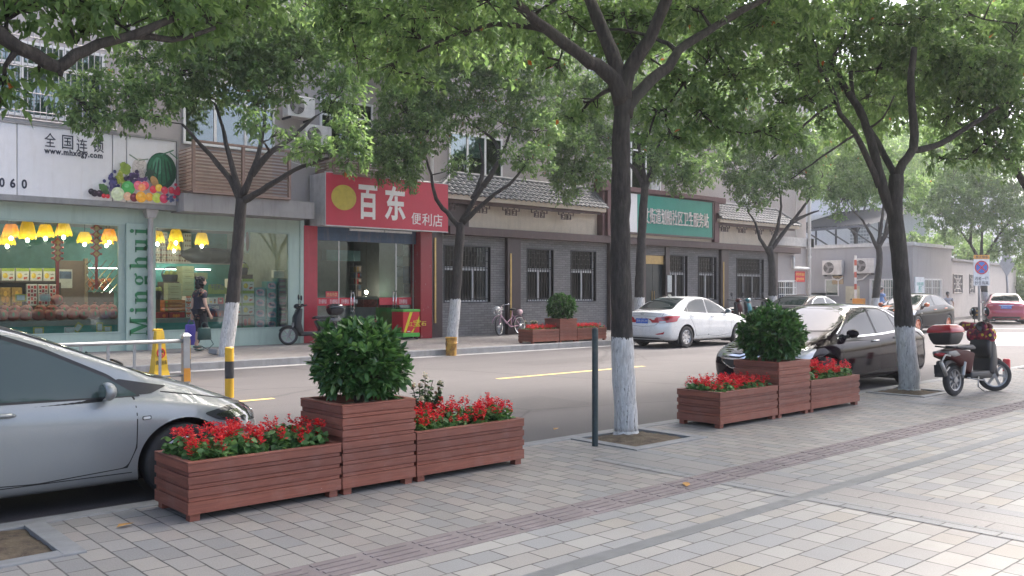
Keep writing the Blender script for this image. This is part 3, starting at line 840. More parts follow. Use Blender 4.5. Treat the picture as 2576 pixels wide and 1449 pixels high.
# ================================================================ the clinic with tiled eaves
cl = thing("clinic_building", (25, YW, ZF), "low grey brick clinic with maroon columns, barred windows and tiled eaves", "building")
XA = FX(1112, YW); wins = [(FX(a, YW), FX(e, YW)) for a, e in ((1118, 1232), (1327, 1391), (1437, 1498), (1682, 1728), (1757, 1801), (1853, 1920))]
DA, DB = FX(1622, YW), FX(1672, YW)
wz0, wz1 = 1.15, 2.87
b = MB(); yb0, yb1 = YW, YW + .25
cut = [(XA, XA + .01)] + wins[:3] + [(DA, DB)] + wins[3:] + [(XC, XC + .01)]
b.box(XA + .01, DA, yb0, yb1, ZF, wz0).box(DB, XC, yb0, yb1, ZF, wz0).box(XA + .01, XC, yb0, yb1, wz1, 3.4)
for (a0, a1), (c0, c1) in zip(cut[:-1], cut[1:]): b.box(a1, c0, yb0, yb1, wz0, wz1)
b.build("brick_wall", brick, cl)
cglass = glassmat("clinic_glass", (.16, .18, .19), .0)
white = mat("white_frame", (.55, .55, .55), .45, var=.06)
lat = mat("grey_lattice_pane", (.33, .33, .34), .6)
for i, (a, e) in enumerate(wins):
	Y = YW + .12; zt = wz0 + (wz1 - wz0) * .60
	f = MB(); d = .05
	f.box(a, e, Y - .02, Y + .03, wz0, wz0 + d).box(a, a + d, Y - .02, Y + .03, wz0 + d, wz1).box(e - d, e, Y - .02, Y + .03, wz0 + d, wz1).box(a + d, e - d, Y - .021, Y + .03, zt - .05, zt + .06)
	n = 3 if e - a > 1.5 else 2
	for k in range(1, n): q = a + (e - a) * k / n; f.box(q - .035, q + .035, Y - .019, Y + .03, wz0 + d, zt - .05)
	fo_ = f.build("window", white, cl)
	MB().box(a, e, Y + .031, Y + .036, wz0, wz1).build("pane", cglass, fo_)
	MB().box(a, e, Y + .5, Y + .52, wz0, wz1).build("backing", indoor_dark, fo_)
	MB().box(a - .03, a, YW - .02, Y, wz0 - .03, wz1 + .03).box(e, e + .03, YW - .02, Y, wz0 - .03, wz1 + .03).box(a, e, YW - .02, Y, wz1, wz1 + .03).box(a, e, YW - .02, Y, wz0 - .03, wz0).build("window_casing", black, fo_)
	g = MB(); nb = int((e - a) / .115); y = YW + .05
	for k in range(nb + 1):
		q = a + .02 + (e - a - .04) * k / nb
		g.box(q - .009, q + .009, y, y + .018, wz0 + .01, wz1 - .01)
		if k < nb:
			qq = a + .02 + (e - a - .04) * (k + 1) / nb
			for z in ((zt + .1, zt + .4) if k % 2 else (zt + .24, zt + .55)):
				g.box(q + .009, qq - .009, y + .002, y + .016, z, z + .02)
	for z in (wz0 + .08, zt + .02): g.box(a + .01, e - .01, y + .019, y + .03, z, z + .02)
	g.build("window_bars", black, fo_)
b = MB()
for a, e, dz in [(FX(a, YW), FX(e, YW), z) for a, e, z in ((1270, 1303, .14), (1527, 1551, .14), (1611, 1622, .06), (1672, 1682, .06), (1808, 1826, .14), (1934, 1950, .14))]:
	MB().box(a, e, YW - dz, YW + .2, ZF, 3.20).build("column", maroon, cl, bevel=.006)
	if e - a > .4: b.box(a + .10, a + .16, YW - dz - .02, YW - dz - .001, .4, 2.7)
b.build("gold_trim", gold, cl)
beam = MB().box(XA + .05, F(2015, 630, YW - .34).x, YW - .34, YW + .1, 3.20, 3.45)
beam.build("beam", brownp, cl, bevel=.008)
for a, e in ((1176, 1527), (1806, 1950)): MB().box(FX(a, YW), FX(e, YW), YW - .06, YW + .1, 3.451, 4.6).build("cream_panel", cream, cl)
MB().box(XA, FX(1176, YW) - .01, YW - .08, YW + .1, 3.451, 4.5).build("maroon_panel", maroon, cl); MB().box(FX(1500, YW), FX(1512, YW), YW - .30, YW - .061, 3.451, 4.3).build("maroon_panel", maroon, cl)
# roof of interlocking grey tiles over each cream panel
tile_m = mat("grey_roof_tile", (.115, .12, .128), .6, var=.22, scale=3, dirt=((.26, .25, .23), .4))
def tiled_roof(xa, xb, hipl, hipr, ye, yr, ze, zr):
	b = MB(); rows = 6; wl = .215
	L_ = math.hypot(yr - ye, zr - ze); uy, uz = (yr - ye) / L_, (zr - ze) / L_
	nx = int((xb - xa) / wl * 6)
	for r in range(rows):
		s0, s1 = L_ * r / rows - .03, L_ * (r + 1) / rows
		for q in range(2):
			pass
		base = len(b.v)
		for ss, lift in ((s0, .035), (s0, .052), (s1, .012)):
			for i in range(nx + 1):
				x = xa + (xb - xa) * i / nx
				lo = xa + hipl * max(0, ss) / L_; hi = xb - hipr * max(0, ss) / L_
				xx = min(max(x, lo), hi)
				hh = (abs(sin(pi * x / wl)) ** 1.4) * .055 * (1 if ss != s0 or lift > .04 else .9) + lift
				if ss == s0 and lift == .035: hh -= .03
				b.v.append((xx, ye + uy * ss - uz * hh, ze + uz * ss + uy * hh))
		for k in range(2):
			for i in range(nx):
				o_ = base + k * (nx + 1) + i
				b.f.append((o_, o_ + 1, o_ + nx + 2, o_ + nx + 1)); b.m.append(0)
	# hip returns
	for xh, hp, sgn in ((xa, hipl, 1), (xb, hipr, -1)):
		if hp <= 0: continue
		n = int((yr - ye + .3) / .2)
		for r in range(rows):
			z0, z1 = ze + (zr - ze) * r / rows, ze + (zr - ze) * (r + 1) / rows
			xA, xB = xh + sgn * hp * r / rows, xh + sgn * hp * (r + 1) / rows
			yA, yB = ye + (yr - ye) * r / rows, ye + (yr - ye) * (r + 1) / rows
			for i in range(n * 6):
				y0, y1 = ye + (yr - ye + .3) * i / (n * 6), ye + (yr - ye + .3) * (i + 1) / (n * 6)
				h0, h1 = abs(sin(pi * y0 / .215)) * .055 + .03, abs(sin(pi * y1 / .215)) * .055 + .03
				b.quad((xA - sgn * h0 * .6, max(y0, yA), z0 + h0), (xA - sgn * h1 * .6, max(y1, yA), z0 + h1), (xB, max(y1, yB), z1 + h1), (xB, max(y0, yB), z1 + h0))
		b.tube([(xh, ye - .02, ze + .06), (xh + sgn * hp, yr, zr + .08)], .07, 8)
	b.tube([(xa + hipl, yr, zr + .06), (xb - hipr, yr, zr + .06)], .07, 8)
	r_ = b.build("roof", tile_m, cl, smooth=True, auto=50)
	MB().box(xa + .05, xb - .05, ye + .03, ye + .09, ze - .12, ze + .02).box(xa + .05, xa + .11, ye + .09, yr + .2, ze - .12, ze + .02).box(xb - .11, xb - .05, ye + .09, yr + .2, ze - .12, ze + .02).build("eave_board", cream, r_)
	MB().box(xa + .12, xb - .12, ye + .091, yr + .2, ze - .10, ze - .03).box(xa + .15, xb - .15, ye + .2, ye + .26, ze - .20, ze - .101).build("soffit", brownp, r_)
	# carved fret under the eave
	t_ = MB(); th = .022; y0, y1 = ye + .21, ye + .245; zz = ze - .20
	m_ = xa + .3
	while m_ < xb - 1.0:
		t_.box(m_ - .25, m_ + 1.0, y0 - .004, y1, zz - .03, zz - .002)
		for s_ in (-1, 1):
			c0 = m_ + .32 + s_ * .135
			for r, dd in ((.10, 0), (.055, .0)):
				t_.box(c0 - r, c0 + r, y0, y1, zz - .17 - r, zz - .17 - r + th).box(c0 - r, c0 + r, y0, y1, zz - .17 + r - th, zz - .17 + r)
				t_.box(c0 - r, c0 - r + th, y0 - .001, y1 + .001, zz - .17 - r, zz - .17 + r)
				if r > .06: t_.box(c0 + r - th, c0 + r, y0 - .001, y1 + .001, zz - .17 - r, zz - .17 + r)
			e0 = m_ + .32 + s_ * .30
			t_.box(e0 - .06, e0 + .06, y0 + .001, y1 - .001, zz - .13, zz - .13 + th).box(e0 + s_ * .05 - th / 2, e0 + s_ * .05 + th / 2, y0, y1, zz - .13, zz - .031)
			t_.box(c0 - .011, c0 + .011, y0, y1, zz - .07, zz - .031)
		m_ += 1.25
	t_.build("eave_fret", brownp, r_)
ye = 20.8
x0, x1 = F(1100, 500, ye).x, F(1529, 523, ye).x
zeave = FZ(1170, 500, ye) + .10;
tiled_roof(x0, x1, 1.15, .0, ye, YW + .1, zeave, FZ(1300, 452, YW + .1) - .08)
x0, x1 = F(1812, 545, ye).x, F(2014, 579, ye).x
tiled_roof(x0, x1, 0, 1.0, ye, YW + .1, zeave + .02, FZ(1300, 452, YW + .1) - .08)
# the portal that carries the green sign
YT = YW - .42
tw = MB(); ta, te = F(1529, 600, YT).x, F(1808, 600, YT).x
ztw = FZ(1529, 462, YT)
MB().box(ta, ta + .28, YT, YW + .1, 3.46, ztw + .12).box(ta - .16, ta - .03, YT + .1, YW + .1, 3.46, ztw + .12).box(te - .28, te, YT, YW + .1, 3.46, ztw - .0).box(te + .05, te + .2, YT + .1, YW + .1, 3.46, ztw - .05).box(ta - .35, te + .45, YT - .04, YT + .12, ztw - .24, ztw - .02).box(ta - .3, ta + .5, YT - .05, YT + .3, ztw - .10, ztw + .121).build("portal_frame", mat("portal_paint", (.115, .05, .05), .5, var=.12, dirt=((.2, .14, .13), .3)), cl, bevel=.006)
MB().box(ta + .28, te - .28, YT + .15, YW + .1, 3.46, ztw - .24).build("portal_panel", cream, cl)
YGs = YT - .02
gs = thing("clinic_sign", ((ta + te) / 2, YGs, 3.5), "green clinic sign with raised white characters between maroon posts", "sign")
gx0, gx1, gx2 = FX(1549, YGs), FX(1603, YGs), FX(1792, YGs)
gz1, gz0 = FZ(1680, 497, YGs), FZ(1680, 590, YGs)
MB().box(gx0, gx1, YGs, YGs + .1, gz0, gz1).build("sign_panel", mat("white_sign_face", (.8, .8, .8)), gs)
MB().box(gx1 + .001, gx2, YGs, YGs + .1, gz0, gz1).build("sign_panel", mat("green_sign_face", (.018, .235, .175), .5, var=.06, scale=1.5, dirt=((.04, .3, .24), .3)), gs)
MB().box(gx0 - .07, gx2 + .07, YGs - .02, YGs + .12, gz0 - .07, gz0 - .001).box(gx0 - .07, gx2 + .07, YGs - .02, YGs + .12, gz1 + .001, gz1 + .07).box(gx0 - .07, gx0 - .001, YGs - .02, YGs + .12, gz0, gz1).box(gx2 + .001, gx2 + .07, YGs - .02, YGs + .12, gz0, gz1).build("sign_frame", brownp, gs)
q0, q1 = F(1621, 558, YGs - .04), F(1783, 557, YGs - .04)
text("丈街道划船社区卫生服务站", q0.x, q1.x, FZ(1700, 568, YGs), FZ(1700, 530, YGs), onwall(YGs - .025), mat("raised_white_letter", (.66, .60, .58), .5), gs, bold=.03, ext=.02)
# entrance
MB().box(DA, DB, YW + .05, YW + .15, 2.66, 3.20).build("door_transom", maroon, cl)
MB().box(DA + .04, DB - .04, YW + .03, YW + .049, 2.52, 2.84).build("gold_plate", mat("brass_plate", (.42, .28, .10), .4, metal=.3), cl)
d_ = MB().box(DA, (DA + DB) / 2 - .01, YW + .12, YW + .17, ZF, 2.66).box((DA + DB) / 2 + .01, DB, YW + .12, YW + .17, ZF, 2.66).build("door", mat("dark_door", (.022, .03, .032), .25), cl)
MB().tube([((DA + DB) / 2 - .07, YW + .08, .9), ((DA + DB) / 2 - .07, YW + .08, 1.5)], .015, 6).tube([((DA + DB) / 2 + .07, YW + .08, .9), ((DA + DB) / 2 + .07, YW + .08, 1.5)], .015, 6).build("door_handle", gold, d_)
A, B = F(1664, 742, YW - .03), F(1680, 695, YW - .03)
pn = thing("wall_notice", (A.x, YW, A.z), "pale notice and octagonal plate on the brick by the clinic door", "notice")
MB().box(DB + .07, DB + .33, YW - .09, YW - .062, 1.45, 2.1).build("notice_sheet", mat("notice_grey", (.5, .52, .5), .6), pn)
MB().prism([(DB + .2 + .16 * cos(R(22.5 + 45 * q)), 1.2 + .19 * sin(R(22.5 + 45 * q))) for q in range(8)], .02, Matrix.Translation((0, YW - .085, 0))).build("octagon_plate", mat("pale_plate", (.5, .5, .42), .5), pn)
A, B = F(2003, 708, YW), F(2020, 683, YW)
rw = thing("wall_sign", (A.x, YW, A.z), "small red sign with yellow characters by the drain pipe", "sign")
MB().box(A.x - .12, B.x + .12, YW - .03, YW - .004, A.z - .02, B.z).build("sign_panel", mat("red_plate", (.6, .03, .04), .5), rw)
yl_ = mat("yellow_letter", (.8, .55, .12), .5)
text("学校消防通道", A.x - .08, B.x + .08, (A.z + B.z) / 2 + .03, B.z - .06, onwall(YW - .031), yl_, rw, bold=.02, ext=.001)
text("请勿停车", A.x - .05, B.x + .05, A.z + .05, (A.z + B.z) / 2 - .05, onwall(YW - .031), yl_, rw, bold=.02, ext=.001)

# ================================================================ gatehouse and what stands beyond the junction
C0, C1, C2 = P(2000, 800, 47.5), P(2296, 800, 43.5), P(2394, 800, 47.0)
C3 = P(2560, 800, 60)
for q in (C0, C1, C2, C3): q.z = ZF
def frame_of(A, B):
	"""matrix for a wall running A->B: local x along it, -y towards the street"""
	u = (B - A); u.z = 0; L_ = u.length; u.normalize()
	n = Vector((-u.y, u.x, 0))
	M = place(u, n, Vector((0, 0, 1))); M.translation = A
	return M, L_
def along(M, L_, A, B, px):
	"""distance along the wall where that pixel column meets it"""
	d0, d1 = _c * A.x + _s * A.y, _c * B.x + _s * B.y
	r0, r1 = _s * A.x - _c * A.y, _s * B.x - _c * B.y
	k = (px - 1288) / FL
	u = (k * d0 - r0) / ((r1 - r0) - k * (d1 - d0))
	return u * L_, d0 + u * (d1 - d0)
def zat(py, d): return CAMH - (py - HY) / FL * d
gh = thing("gatehouse", C1, "grey rendered gatehouse with two air conditioners and barred windows at the junction", "building")
gw = mat("gatehouse_grey", (.33, .33, .345), .85, var=.05, scale=.8, dirt=((.24, .24, .25), .4))
gw2 = mat("gatehouse_side", (.36, .34, .325), .85, var=.06, scale=.8, dirt=((.24, .22, .2), .4))
M1, L1 = frame_of(C0, C1); M2, L2 = frame_of(C1, C2); M3, L3 = frame_of(C2, C3)
H1 = zat(622, 44)
MB().box(-3, L1 - .02, 0, 5, 0, H1, 0, M1).build("wall", gw, gh)
MB().box(0, L2, 0, 5, 0, H1 - .01, 0, M2).build("wall", gw2, gh)
MB().box(-3, L1 + .1, -.08, .2, H1 - .02, H1 + .16, 0, M1).box(-.1, L2 + .1, -.08, .2, H1 - .02, H1 + .14, 0, M2).build("roof_edge", mat("pale_roof_edge", (.55, .55, .54), .8, dirt=((.3, .3, .29), .4)), gh)
def gwin(M, L_, A, B, pxa, pxb, pyt, pyb, n=2, bars=True, par=gh):
	a, da = along(M, L_, A, B, pxa); e, de = along(M, L_, A, B, pxb); d = (da + de) / 2
	z0, z1 = zat(pyb, d) - ZF, zat(pyt, d) - ZF
	f = MB(); t_ = .06
	f.box(a, e, -.06, -.002, z0, z0 + t_, 0, M).box(a, e, -.06, -.002, z1 - t_, z1, 0, M).box(a, a + t_, -.06, -.002, z0 + t_, z1 - t_, 0, M).box(e - t_, e, -.06, -.002, z0 + t_, z1 - t_, 0, M)
	for i in range(1, n): q = a + (e - a) * i / n; f.box(q - .03, q + .03, -.06, -.002, z0 + t_, z1 - t_, 0, M)
	o = f.build("window", pvc, par)
	MB().box(a + t_, e - t_, -.03, -.02, z0 + t_, z1 - t_, 0, M).build("pane", winter, o)
	MB().box(a, e, -.012, -.003, z0, z1, 0, M).build("curtain", mat("pale_curtain", (.42, .5, .47), .8), o)
	if bars:
		g_ = MB()
		for i in range(12): q = a + (e - a) * i / 11; g_.box(q - .012, q + .012, -.12, -.10, z0, z1, 0, M)
		for i in range(5): q = z0 + (z1 - z0) * i / 4; g_.box(a, e, -.099, -.085, q - .012, q + .012, 0, M)
		g_.build("window_bars", pvc, o)
	return o
gwin(M1, L1, C0, C1, 2076, 2111, 702, 745, 1, False)
gwin(M1, L1, C0, C1, 2190, 2254, 702, 790, 2)
gwin(M2, L2, C1, C2, 2322, 2364, 702, 790, 2)
def panel(M, L_, A, B, pxa, pxb, pyt, pyb, th, off=0):
	a, da = along(M, L_, A, B, pxa); e, de = along(M, L_, A, B, pxb); d = (da + de) / 2
	return a, e, zat(pyb, d) - ZF, zat(pyt, d) - ZF
a, e, z0, z1 = panel(M1, L1, C0, C1, 2128, 2163, 720, 800, .05)
d_ = MB().box(a, e, -.05, -.002, 0, z1, 0, M1).build("door", mat("cream_door", (.52, .49, .36), .5), gh)
MB().ball(M1 @ Vector((a + .3, -.08, 1.0)), .04).build("door_handle", black, d_)
a, e, z0, z1 = panel(M1, L1, C0, C1, 2094, 2122, 694, 715, .05)
pl = thing("name_plaque", M1 @ Vector((a, 0, z0)), "brass coloured plaque on the gatehouse wall", "plaque")
MB().box(a, e, -.04, -.004, z0, z1, 0, M1).build("plate", mat("plaque_brass", (.36, .28, .18), .4, metal=.4), pl)
b = MB()
for i in range(7): q = a + (e - a) * (i + 1.2) / 9.4; b.box(q, q + .045, -.043, -.0405, z1 - .13 + .02 * abs(i - 3) * -1, z1 - .08 - .02 * abs(i - 3), 0, M1)
b.build("engraving", dark, pl)
a, e, z0, z1 = panel(M2, L2, C1, C2, 2300, 2322, 697, 742, .05)
ws = thing("wall_sign", M2 @ Vector((a, 0, z0)), "white sign with green characters for the west gate on the gatehouse", "sign")
MB().box(a, e, -.06, -.004, z0, z1, 0, M2).build("sign_panel", mat("white_board", (.72, .74, .73), .5), ws)
gl_ = mat("green_letter", (.02, .38, .30), .5)
Mx = M2 @ Matrix.Translation((0, -.062, 0))
text("宁波东城人民医院", a + .15, e - .1, z1 - .42, z1 - .25, Mx, gl_, ws, bold=.02, ext=.001)
text("西", a + .35, a + .65, z0 + .15, z0 + .45, Mx, gl_, ws, bold=.02, ext=.001); text("门", e - .6, e - .3, z0 + .15, z0 + .45, Mx, gl_, ws, bold=.02, ext=.001)
a, e, z0, z1 = panel(M2, L2, C1, C2, 2299, 2316, 744, 766, .05)
tag(MB().box(a, e, -.12, -.004, z0, z1, 0, M2).build("notice_case", mat("case_glass", (.20, .17, .11), .15)), "small glazed notice case under the white gate sign", "notice case")
for (pa, pt, lb) in ((2079, 656, "white air conditioner on the gatehouse, further from the corner"), (2158, 651, "white air conditioner on the gatehouse beside a tree trunk")):
	a, d = along(M1, L1, C0, C1, pa)
	t_ = ac_unit(724, 236, 790, 292, W, lb)
	t_.location = M1 @ Vector((a + .42, -.35, zat(pt, d) - ZF - .75)); t_.rotation_euler = M1.to_euler(); t_.scale = (1.28, 1, 1.35)
	for ch in t_.children:
		if ch.name.startswith("casing"): pass
for pts in (((2092, 687), (2096, 700), (2110, 706), (2122, 698)), ((2186, 690), (2172, 702), (2152, 706))):
	b = MB(); q = []
	for px, py in pts:
		a, d = along(M1, L1, C0, C1, px); q.append(M1 @ Vector((a, -.08, zat(py, d) - ZF)))
	b.tube(q, .04, 6); b.build("ac_hose", pvc, gh, smooth=True)
# sliding barrier gate
a, e, z0, z1 = panel(M1, L1, C0, C1, 2030, 2093, 737, 800, .1)
b = MB()
bg = thing("sliding_gate", M1 @ Vector((a, -1, 0)), "folded black sliding gate beside the gatehouse", "gate")
for i in range(18):
	q = a + (e - a) * i / 17
	b.box(q - .03, q + .03, -1.2, -.9, 0.03, 1.25, 0, M1)
	b.lathe([(.06, -.14), (.06, .14)], M1 @ Vector((q, -1.05, 1.28)), 8, 0, M1.to_3x3().to_4x4() @ Matrix.Rotation(R(90), 4, 'X'))
b.build("gate_rails", mat("gate_black", (.02, .03, .035), .4), bg)
a, d = along(M1, L1, C0, C1, 2171)
b = MB()
ba = thing("barrier_post", M1 @ Vector((a, -1, 0)), "upright white and orange barrier arm on an orange box", "barrier")
MB().box(a - .05, a + .05, -1.05, -.98, .9, 3.2, 0, M1).build("arm", mat("barrier_white", (.72, .7, .68), .5), ba)
for z in (1.5, 2.1, 2.7): MB().box(a - .053, a + .053, -1.053, -.977, z, z + .28, 0, M1).build("red_stripe", mat("barrier_red", (.55, .12, .08), .5), ba)
MB().bbox(a - .1, a + .42, -1.2, -.8, 0, 1.05, .03, 0, M1).build("drive_box", mat("barrier_orange", (.75, .30, .04), .5), ba)
# beige wall with pierced tiles
bw = thing("boundary_wall", C2, "beige rendered boundary wall with pierced vents, behind the signs", "wall")
Hb = zat(655, 47) - ZF
MB().box(0.01, L3, .1, .35, 0, Hb, 0, M3).build("wall", mat("beige_render", (.42, .385, .35), .85, var=.05, scale=.8, dirt=((.28, .25, .22), .5)), bw)
MB().box(.0, L3, -.05, .45, Hb, Hb + .12, 0, M3).build("coping", mat("wall_coping", (.22, .215, .21), .8), bw)
for pa, pe in ((2402, 2425), (2443, 2456)):
	a, e, z0, z1 = panel(M3, L3, C2, C3, pa, pe, 690, 738, .1)
	MB().box(a, e, .092, .099, z0, z1, 0, M3).build("vent_hollow", dark, bw)
	b = MB(); cx, cz = (a + e) / 2, (z0 + z1) / 2
	for k in range(8):
		Mk = M3 @ Matrix.Translation((cx, .075, cz)) @ Matrix.Scale((e - a) / (z1 - z0), 4, (1, 0, 0)) @ Matrix.Rotation(pi * k / 4, 4, 'Y')
		b.box(-.035, .035, 0, .016, .0, (z1 - z0) / 2, 0, Mk)
	for s_ in (0.5, .97): b.tube([M3 @ Vector((cx + (e - a) / 2 * s_ * u, .08, cz + (z1 - z0) / 2 * s_ * v_)) for u, v_ in ((-1, -1), (1, -1), (1, 1), (-1, 1))], .03, 4, closed=True)
	b.build("vent_tile", mat("vent_grey", (.40, .37, .34), .8), bw)
# kiosk with a canopy beyond the wall
Kp = P(2500, 790, 62); Kp.z = ZF
ks = thing("roadside_kiosk", Kp, "small pale roadside building with a green canopy and dark doorway", "building")
MK, LK = frame_of(P(2495, 790, 60), P(2600, 790, 66)); MK.translation.z = ZF
MB().box(0, 5, 0, 5, 0, 3.1, 0, MK).build("wall", mat("kiosk_wall", (.55, .53, .5), .85), ks)
MB().box(.55, 1.5, -.03, -.002, 0, 2.3, 0, MK).build("doorway", indoor_dark, ks)
MB().add([MK @ Vector(q) for q in ((.1, -.01, 2.85), (3.2, -.01, 2.85), (3.2, -1.0, 2.45), (.1, -1.0, 2.45), (.1, -.01, 2.8), (3.2, -.01, 2.8), (3.2, -1.0, 2.4), (.1, -1.0, 2.4))], [(0, 1, 2, 3), (7, 6, 5, 4), (2, 1, 5, 6), (0, 3, 7, 4), (3, 2, 6, 7)]).build("canopy", mat("pale_canopy", (.5, .62, .55), .6), ks)
MB().box(2.0, 2.8, -.04, -.002, 1.2, 2.1, 0, MK).build("window", mat("kiosk_window", (.10, .11, .11), .3), ks)
# white buildings behind
def block(name, lab, pa, pe, d0, d1, pyt, depth, m_, floors, win_n, gm, z0=0):
	A_0 = P(pa, 724, d0); B_0 = P(pe, 724, d1); A_0.z = B_0.z = 0
	M, L_ = frame_of(A_0, B_0); Hh = zat(pyt, (d0 + d1) / 2)
	t_ = thing(name, A_0, lab, "building")
	MB().box(0, L_, 0, depth, z0, Hh, 0, M).build("wall", m_, t_)
	MB().box(-.15, L_ + .15, -.2, depth, Hh, Hh + .3, 0, M).build("parapet", m_, t_)
	for fl in range(floors):
		zf = Hh - 2.9 * (fl + 1) + .9
		if zf < .5: break
		for i in range(win_n):
			a = L_ * (i + .25) / win_n; e = L_ * (i + .75) / win_n
			f = MB().box(a - .08, e + .08, -.08, -.002, zf - .08, zf, 0, M).box(a - .08, e + .08, -.08, -.002, zf + 1.5, zf + 1.58, 0, M).box(a - .08, a, -.08, -.002, zf, zf + 1.5, 0, M).box(e, e + .08, -.08, -.002, zf, zf + 1.5, 0, M).box((a + e) / 2 - .04, (a + e) / 2 + .04, -.08, -.002, zf, zf + 1.5, 0, M)
			o = f.build("window", pvc, t_)
			MB().box(a, e, -.03, -.004, zf, zf + 1.5, 0, M).build("pane", gm, o)
	return t_, M, L_, Hh
wb = mat("white_building", (.66, .66, .66), .8, var=.04, scale=.5, dirt=((.5, .5, .49), .4))
bpane = mat("far_pane", (.16, .19, .20), .15)
t_, M, L_, Hh = block("hospital_building", "white building with a pierced screen wall behind the gatehouse", 2030, 2330, 66, 60, 545, 12, wb, 0, 0, bpane)
q0, d = along(M, L_, P(2030, 724, 66), P(2330, 724, 60), 2138); q1, d = along(M, L_, P(2030, 724, 66), P(2330, 724, 60), 2186)
b = MB()
for i in range(7):
	for j in range(7):
		a = q0 + (q1 - q0) * i / 7; z = zat(620, d) + (zat(560, d) - zat(620, d)) * j / 7
		b.box(a + .03, a + .19, -.02, -.004, z + .03, z + .19, 0, M)
b.build("pierced_screen", mat("screen_hole", (.32, .34, .35), .8), t_)
# corrugated canopy on struts
Mc, Lc = frame_of(P(2034, 724, 58), P(2262, 724, 52)); Mc.translation.z = 0
cp = thing("corrugated_canopy", P(2034, 724, 58), "dark corrugated metal canopy roof above the gatehouse", "canopy")
zc0 = zat(578, 55)
b = MB(); n = 60
for i in range(n):
	a, e = Lc * i / n, Lc * (i + 1) / n; o1, o2 = .12 * (i % 2), .12 * ((i + 1) % 2)
	b.quad(Mc @ Vector((a, -2.5, zc0 + o1)), Mc @ Vector((e, -2.5, zc0 + o2)), Mc @ Vector((e, 3, zc0 + 1.4 + o2)), Mc @ Vector((a, 3, zc0 + 1.4 + o1)))
b.build("roof_sheet", mat("grey_sheet", (.03, .034, .04), .7), cp)
b = MB()
for i in range(5): a = Lc * (i + .1) / 4.2; b.tube([Mc @ Vector((a, -2.4, zc0)), Mc @ Vector((a, .5, zc0 - 1.2))], .05, 5).tube([Mc @ Vector((a, .5, 0)), Mc @ Vector((a, .5, zc0 + .7))], .07, 6)
b.box(0, Lc, -2.55, -2.45, zc0 - .12, zc0 + .02, 0, Mc)
b.build("strut", mat("dark_strut", (.07, .075, .085), .5), cp)
block("white_house", "white plastered house behind the beige wall, with grilled windows", 2330, 2520, 78, 84, 420, 14, wb, 4, 4, bpane)
block("white_house", "long white house beyond the hedge at the end of the road", 2500, 2900, 95, 120, 520, 14, wb, 3, 9, bpane)
t_, M, L_, Hh = block("tall_house", "tall white house with a blue roof edge far behind the trees", 1990, 2200, 92, 98, 255, 16, wb, 6, 4, bpane)
MB().box(-.4, L_ + .4, -.5, 10, Hh + .3, Hh + .8, 0, M).build("roof_edge", mat("blue_roof", (.25, .42, .62), .6), t_)
# ================================================================ inside and in front of the shops
ORD = "first second third fourth fifth sixth seventh eighth ninth tenth eleventh twelfth thirteenth fourteenth fifteenth sixteenth".split()
def z1p(zx, zy): return zx * .2518, 515.8 + zy * .2518      # left window crop -> pixel
def z2p(zx, zy): return 352.2 + zx * .2735, 515.8 + zy * .2735
yshade, _t, p = nodes("yellow_shade"); p.inputs['Base Color'].default_value = (.62, .44, .03, 1); p.inputs['Roughness'].default_value = .5
p.inputs['Transmission Weight'].default_value = 0; p.inputs['Subsurface Weight'].default_value = .0
tl = _t.nodes.new("ShaderNodeBsdfTranslucent"); tl.inputs[0].default_value = (.85, .6, .05, 1)
mx = _t.nodes.new("ShaderNodeMixShader"); mx.inputs[0].default_value = .45
_t.links.new(p.outputs[0], mx.inputs[1]); _t.links.new(tl.outputs[0], mx.inputs[2]); _t.links.new(mx.outputs[0], _t.nodes["Material Output"].inputs[0])
oshade = yshade.copy(); oshade.name = "orange_shade"
for n_ in oshade.node_tree.nodes:
	if n_.type == 'BSDF_PRINCIPLED': n_.inputs['Base Color'].default_value = (.68, .30, .03, 1)
	if n_.type == 'BSDF_TRANSLUCENT': n_.inputs[0].default_value = (.9, .42, .05, 1)
bulb_m = emit("lit_bulb", (1, .93, .80), 7)
def lamp(px, py_top, py_bot, Y, orange, label, lit=True):
	A, B = F(px, py_top, Y), F(px, py_bot, Y)
	h = A.z - B.z
	t_ = thing("hanging_lamp", (A.x, Y, B.z - .12), label, "lamp", "lamps hanging in the fruit shop")
	b = MB(); n = 24
	for k, (r, z) in enumerate(((.10, h), (.13, h * .8), (.175, h * .12), (.165, 0))):
		for j in range(n):
			rr = r * (1 + (.07 if j % 3 == 0 else -.02) * min(k, 2) / 2)
			b.v.append((rr * cos(2 * pi * j / n), rr * sin(2 * pi * j / n), .12 + z - (.03 * (j % 3 == 0) if k == 3 else 0)))
	for k in range(3):
		for j in range(n):
			b.f.append((k * n + j, k * n + (j + 1) % n, (k + 1) * n + (j + 1) % n, (k + 1) * n + j)); b.m.append(0)
	b.f.append(tuple(range(n))); b.m.append(0)
	b.build("lamp_shade", oshade if orange else yshade, t_, local=True)
	MB().ball((0, 0, .07), .042, .042, .05, 10).build("bulb", bulb_m, t_, smooth=True, local=True)
	MB().tube([(0, 0, .1), (0, 0, 3.15 - (B.z - .12))], .008, 5).build("cord", black, t_, local=True)
	l = bpy.data.lights.new("lamp_light", 'POINT'); l.energy = 4; l.color = (1, .84, .6); l.shadow_soft_size = .06
	lo = bpy.data.objects.new("lamp_light", l); COL.objects.link(lo); lo.parent = t_; lo.location = (0, 0, -.03)
ls = [(110, 190, 310, 22.35, 1), (72, 290, 390, 23.25, 0), (275, 165, 330, 21.85, 0), (455, 195, 312, 22.15, 0), (636, 182, 300, 21.85, 0), (846, 270, 372, 22.85, 0), (1092, 240, 352, 22.25, 1), (1062, 345, 385, 23.85, 0)]
ls.sort()
